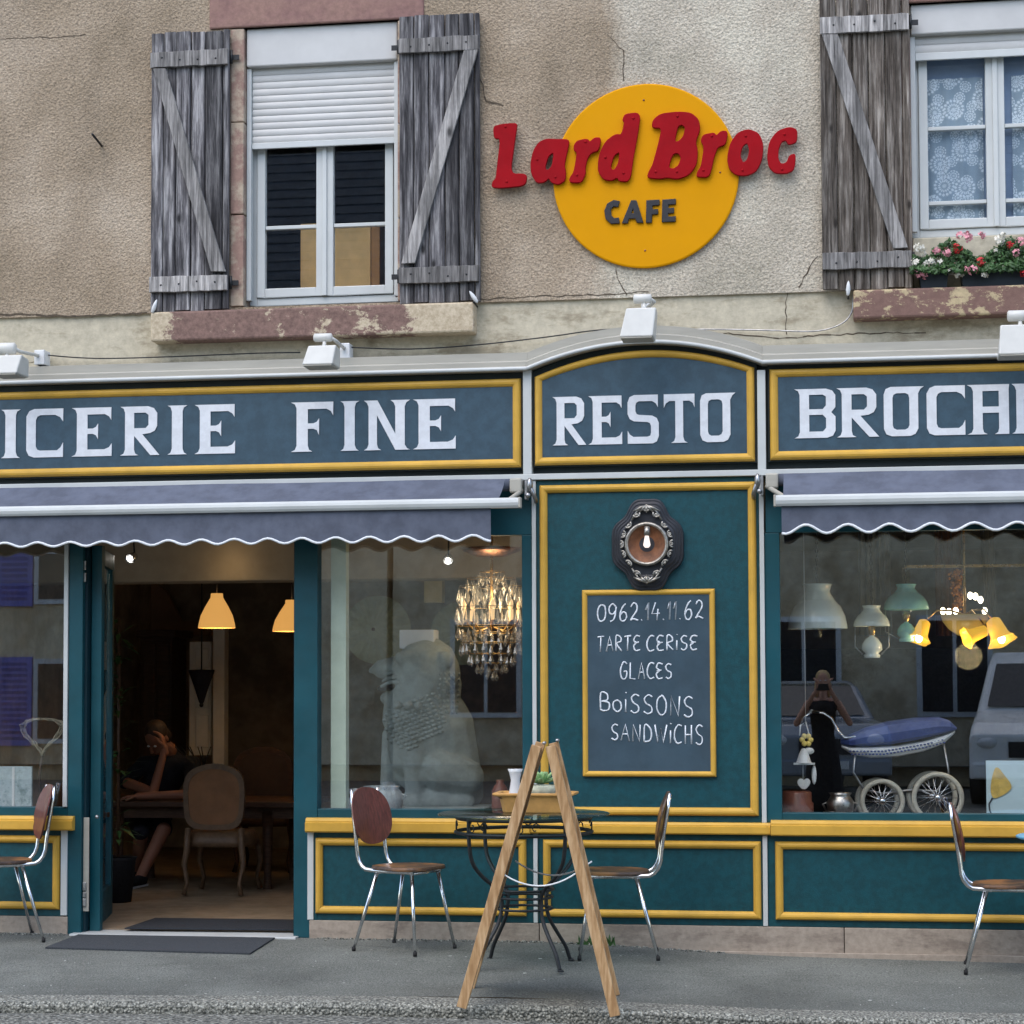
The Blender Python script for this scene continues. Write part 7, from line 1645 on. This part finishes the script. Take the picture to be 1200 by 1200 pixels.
# ------------------------------------------------------------------ across the street (seen in the panes)
HY = -19.0; random.seed(21)
M['far_stone'] = peel('far_stone_wall', lin(228, 212, 180), lin(196, 176, 142), .45, .6, 1.2, bump=.5, rough=.95); M['slate'] = pmat('slate_roof', lin(112, 118, 124), .6, .25, 8, bump=.3, bs=12); M['shutter_blue'] = pmat('blue_shutter_paint', lin(118, 126, 206), .6, .1, 6); M['far_glass'] = pmat('dark_far_window', lin(40, 46, 52), .1, .1, 3); M['roof_hi'] = pmat('roof_ridge', lin(120, 84, 70), .8, .1, 6)
def house(label, x0, x1, zt, mat, wins, ridge=6.0, gz_=.28):
    t = thing('town_house', label, 'house', ((x0 + x1) / 2, HY, gz_), 'houses across the street')
    obj('wall', MB().box(x0, x1, HY - 8, HY, gz_ - .3, zt), mat, t)
    ov = .35; A = [(x0 - .1, HY + ov, zt - .15), (x1 + .1, HY + ov, zt - .15), (x1 + .1, HY - 4, zt + ridge), (x0 - .1, HY - 4, zt + ridge), (x1 + .1, HY - 8 - ov, zt - .15), (x0 - .1, HY - 8 - ov, zt - .15)]
    mb = MB().add(A, [(0, 1, 2, 3), (3, 2, 4, 5), (0, 3, 5), (1, 4, 2)]); rf = obj('roof', mb, 'slate', t)
    mb = MB(); n_ = 34
    sl_ = Vector((0, -4 - ov, ridge + .15)); 
    for j in range(n_):          # slate courses, each a proud lip
        p = Vector((0, HY + ov, zt - .15)) + sl_ * (j / n_); q2 = Vector((0, HY + ov, zt - .15)) + sl_ * ((j + 1) / n_); nn = Vector((0, ridge + .15, 4 + ov)).normalized() * .018
        mb.add([(x0 - .1, p.y + nn.y, p.z + nn.z), (x1 + .1, p.y + nn.y, p.z + nn.z), (x1 + .1, q2.y + .004, q2.z + .004), (x0 - .1, q2.y + .004, q2.z + .004)], [(0, 1, 2, 3)])
        mb.add([(x0 - .1, p.y, p.z), (x1 + .1, p.y, p.z), (x1 + .1, p.y + nn.y, p.z + nn.z), (x0 - .1, p.y + nn.y, p.z + nn.z)], [(0, 1, 2, 3)])
    obj('slate_courses', mb, 'slate', rf, kind='stuff')
    for (a, b, z0, z1, sh_) in wins:
        w_ = obj('window', MB().box(a, b, HY + .001, HY + .05, z0, z1), 'white', t); obj('pane', MB().box(a + .08, (a + b) / 2 - .03, HY + .051, HY + .06, z0 + .08, z1 - .08), 'far_glass', w_); obj('pane', MB().box((a + b) / 2 + .03, b - .08, HY + .051, HY + .06, z0 + .08, z1 - .08), 'far_glass', w_)
        if sh_:
            for (c0_, c1_) in ((a - (b - a) * .52, a - .03), (b + .03, b + (b - a) * .52)):
                s_ = obj('shutter', MB().box(c0_, c1_, HY + .001, HY + .05, z0 - .03, z1 + .03), 'shutter_blue', t)
                mb = MB(); n2 = int((z1 - z0) / .09)
                for j in range(n2): z = z0 + .06 + j * .09; mb.add([(c0_ + .07, HY + .052, z), (c1_ - .07, HY + .052, z), (c1_ - .07, HY + .09, z + .05), (c0_ + .07, HY + .09, z + .05)], [(0, 1, 2, 3)])
                obj('louvres', mb, 'shutter_blue', s_)
    return t
def mx(px, py, Y=HY + .06): return mirror_at(px, py, Y)
# blue shutters whose mirror image shows in the left window
s1 = (mx(3, 670).x, mx(37, 670).x); zt1, zb1 = mx(20, 644).z, mx(20, 708).z; zt2, zb2 = mx(20, 772).z, mx(20, 905).z
wdt = (abs(s1[1] - s1[0])) ; a1 = max(s1) + .04; bwn = a1 + wdt / .49
Xs = sorted([s1[0], s1[1]])
house('tall stone house with blue louvred shutters across the street', -16.5, -6.6, 6.6, 'far_stone', [(a1, a1 + 1.15, zb1, zt1, True), (a1, a1 + 1.15, max(zb2, .6), zt2, True), (-9.6, -8.5, 3.6, 5.2, False), (-9.6, -8.5, .9, 2.6, False)])
house('pale rendered house with white windows behind the parked cars', -6.5, 3.4, 7.0, 'far_stone', [(x, x + 1.1, z, z + 1.5, False) for x in (-5.6, -3.2, -.8, 1.4) for z in (1.0, 4.0)])
house('grey house at the right across the street', 3.5, 14, 6.4, 'far_stone', [(x, x + 1.1, z, z + 1.5, False) for x in (4.6, 7.2, 9.8) for z in (1.1, 3.9)])
def car(label, cx_, cy_, rot, paint, kind='hatch'):
    t = thing('parked_car', label, 'car', (0, 0, 0), 'cars parked across the street')
    M_ = pmat('car_paint', paint, .3, .04, 3, coat=.6)
    h = 1.55 if kind == 'hatch' else 1.95; L = 3.9 if kind == 'hatch' else 4.4; W = .84
    prof = ([(-1.95, .35), (-1.95, .85), (-1.80, 1.0), (-1.15, 1.06), (-.55, 1.48), (-.2, h), (1.1, h - .02), (1.65, 1.42), (1.90, 1.0), (1.95, .35)] if kind == 'hatch' else
            [(-2.2, .35), (-2.2, .9), (-2.0, 1.05), (-1.45, 1.2), (-.85, 1.80), (-.5, h), (2.0, h), (2.16, 1.8), (2.2, .9), (2.2, .35)])
    mb = MB(); k_ = len(prof); vs = []
    for y, ins in ((-W, .0), (-W + .05, -.0), (W - .05, 0), (W, 0)):
        for x, z in prof:
            tuck = .14 * max(0, (z - .95) / .6); yy = y * (1 - tuck) if abs(y) > .1 else y; e = .04 if abs(y) == W else 0
            vs.append((x * (1 - e * .5), yy, z - (e * .8 if z > .5 else 0)))
    mb.add(vs, [(j * k_ + i, j * k_ + (i + 1) % k_, (j + 1) * k_ + (i + 1) % k_, (j + 1) * k_ + i) for j in range(3) for i in range(k_)] + [tuple(range(k_))[::-1], tuple(3 * k_ + i for i in range(k_))])
    obj('body', mb, M_, t, local=True, bevel=.03)
    if kind == 'hatch': ws = [(-1.10, 1.09), (-.56, 1.47), (-.25, h - .03)]; sw = [(-.92, 1.08), (-.42, 1.44), (.35, 1.47), (1.3, 1.40), (1.5, 1.05)]; rwn = [(1.62, 1.40), (1.86, 1.04)]
    else: ws = [(-1.42, 1.24), (-.86, 1.79)]; sw = [(-1.2, 1.22), (-.72, 1.76), (.3, 1.78), (1.9, 1.75), (1.9, 1.22)]; rwn = [(2.17, 1.74), (2.2, 1.2)]
    for q_, nm in ((ws, 'windscreen'), (rwn, 'rear_window')):
        mb = MB(); off = -.02 if nm == 'windscreen' else .02
        v2 = []
        for x, z in q_: tk = 1 - .14 * max(0, (z - .95) / .6); v2 += [(x + off, -.70 * tk, z + .012), (x + off, .70 * tk, z + .012)]
        mb.add(v2, [(2 * i, 2 * i + 1, 2 * i + 3, 2 * i + 2) for i in range(len(q_) - 1)]); obj(nm, mb, 'far_glass', t, local=True)
    for sg in (-1, 1):
        mb = MB(); mb.add([(x, sg * (W * (1 - .14 * max(0, (z - .95) / .6)) + .006), z) for x, z in sw], [tuple(range(len(sw)))]); obj('side_window', mb, 'far_glass', t, local=True)
        for wx in (-1.25, 1.25) if kind == 'hatch' else (-1.4, 1.4):
            w_ = obj('wheel', MB().lathe([(.0, -.08), (.30, -.08), (.31, -.05), (.31, .08), (.29, .10), (.2, .10)], (wx, sg * (W - .07), .31), 24, 'Y'), 'rubber', t, local=True); obj('rim', MB().lathe([(0, -.0), (.19, .0), (.2, -.02)], (wx, sg * (W - .07) + (-.11 if sg < 0 else .11), .31), 18, 'Y'), 'steel', t, local=True)
        obj('headlight', MB().ell((-1.90 if kind == 'hatch' else -2.16, sg * .62, .80), (.09, .14, .08), 12, 8), 'white', t, local=True)
    xf = -1.96 if kind == 'hatch' else -2.21
    obj('grille', MB().box(xf - .015, xf, -.36, .36, .62, .82), 'black', t, local=True, bevel=.01); obj('emblem', MB().tube([(xf - .02, .09 * math.cos(a), .74 + .06 * math.sin(a)) for a in [i * PI / 10 for i in range(20)]], .012, 6, closed=True), 'chrome', t, local=True)
    obj('bumper', MB().box(xf - .05, xf + .1, -.80, .80, .36, .56), M_, t, local=True, bevel=.03); obj('number_plate', MB().box(xf - .065, xf - .052, -.26, .26, .44, .54), 'white', t, local=True)
    t.location = (cx_, cy_, roadz(cx_, cy_)); t.rotation_euler = (0, 0, math.radians(rot)); return t
CYR = -16.2
ca = mirror_at(950, 870, CYR + 1.5); cb_ = mirror_at(1205, 870, CYR + 1.2)
car('grey hatchback parked nose-on across the street', ca.x - .2, CYR, -90 - 12, lin(132, 140, 150)); car('pale grey van parked across the street', cb_.x + .35, CYR - .2, -90 + 8, lin(236, 238, 236), 'van')

# the photographer, standing behind the camera, mirrored in the right window
pp = Vector((.02, -12.02, gz(0, k0.y - .2) - .05)); fz = CAM_H - 1.5 + .02
ph_ = thing('person', 'blond photographer in a black sleeveless dress mirrored in the pram window, holding up a phone', 'person', (pp.x, pp.y, roadz(pp.x, pp.y)))
gz0 = roadz(pp.x, pp.y)
def w3(x, y, z): return Vector((pp.x + x, pp.y + y, gz0 + z))
Hh = CAM_H - gz0 + .06      # eye level just above the phone
head_parts(ph_, w3(0, 0, Hh), Matrix.Rotation(PI, 3, 'Z'), 1.0, 'hair_blond', True)
shz = Hh - .235
body('dress', [(w3(-.13, 0, shz - .03), w3(.13, 0, shz - .03), .065, .065), (w3(0, 0, shz - .12), w3(0, .01, shz - .38), .155, .125), (w3(0, .01, shz - .38), w3(0, 0, shz - .62), .13, .175), (w3(0, 0, shz - .60), w3(0, 0, shz - 1.05), .18, .24)], [], 'cloth_black', ph_, .014, 3)
el1, el2 = w3(-.30, .10, shz - .24), w3(.30, .10, shz - .24); h1, h2 = w3(-.075, .30, Hh - .10), w3(.085, .30, Hh - .10)
person_skin(ph_, [(w3(-.17, 0, shz - .02), el1, .047, .038), (w3(.17, 0, shz - .02), el2, .047, .038), (el1, h1, .037, .024), (el2, h2, .037, .024), (w3(0, .0, shz + .02), w3(0, .005, shz + .10), .055, .05), (w3(-.12, 0, shz - .0), w3(.12, 0, shz), .05, .05),
     (w3(-.09, 0, .55), w3(-.09, 0, .09), .062, .040), (w3(.09, 0, .55), w3(.09, 0, .09), .062, .040)])
hand_parts('hand', h1, (.25, .25, 1), (0, 1, 0), ph_, .5); hand_parts('hand', h2, (-.25, .25, 1), (0, -1, 0), ph_, .5)
for x in (-.09, .09): body('shoe', [(w3(x, -.03, .05), w3(x, .15, .035), .045, .036)], [], 'cloth_black', ph_, .010)
phn = thing('phone', 'dark phone held up by the photographer', 'phone', w3(0, .34, Hh - .08)); obj('body', MB().box(pp.x - .075, pp.x + .075, pp.y + .33, pp.y + .339, gz0 + Hh - .10, gz0 + Hh - .025), 'black', phn, bevel=.003)

for im in list(bpy.data.meshes):
    if im.users == 0: bpy.data.meshes.remove(im)
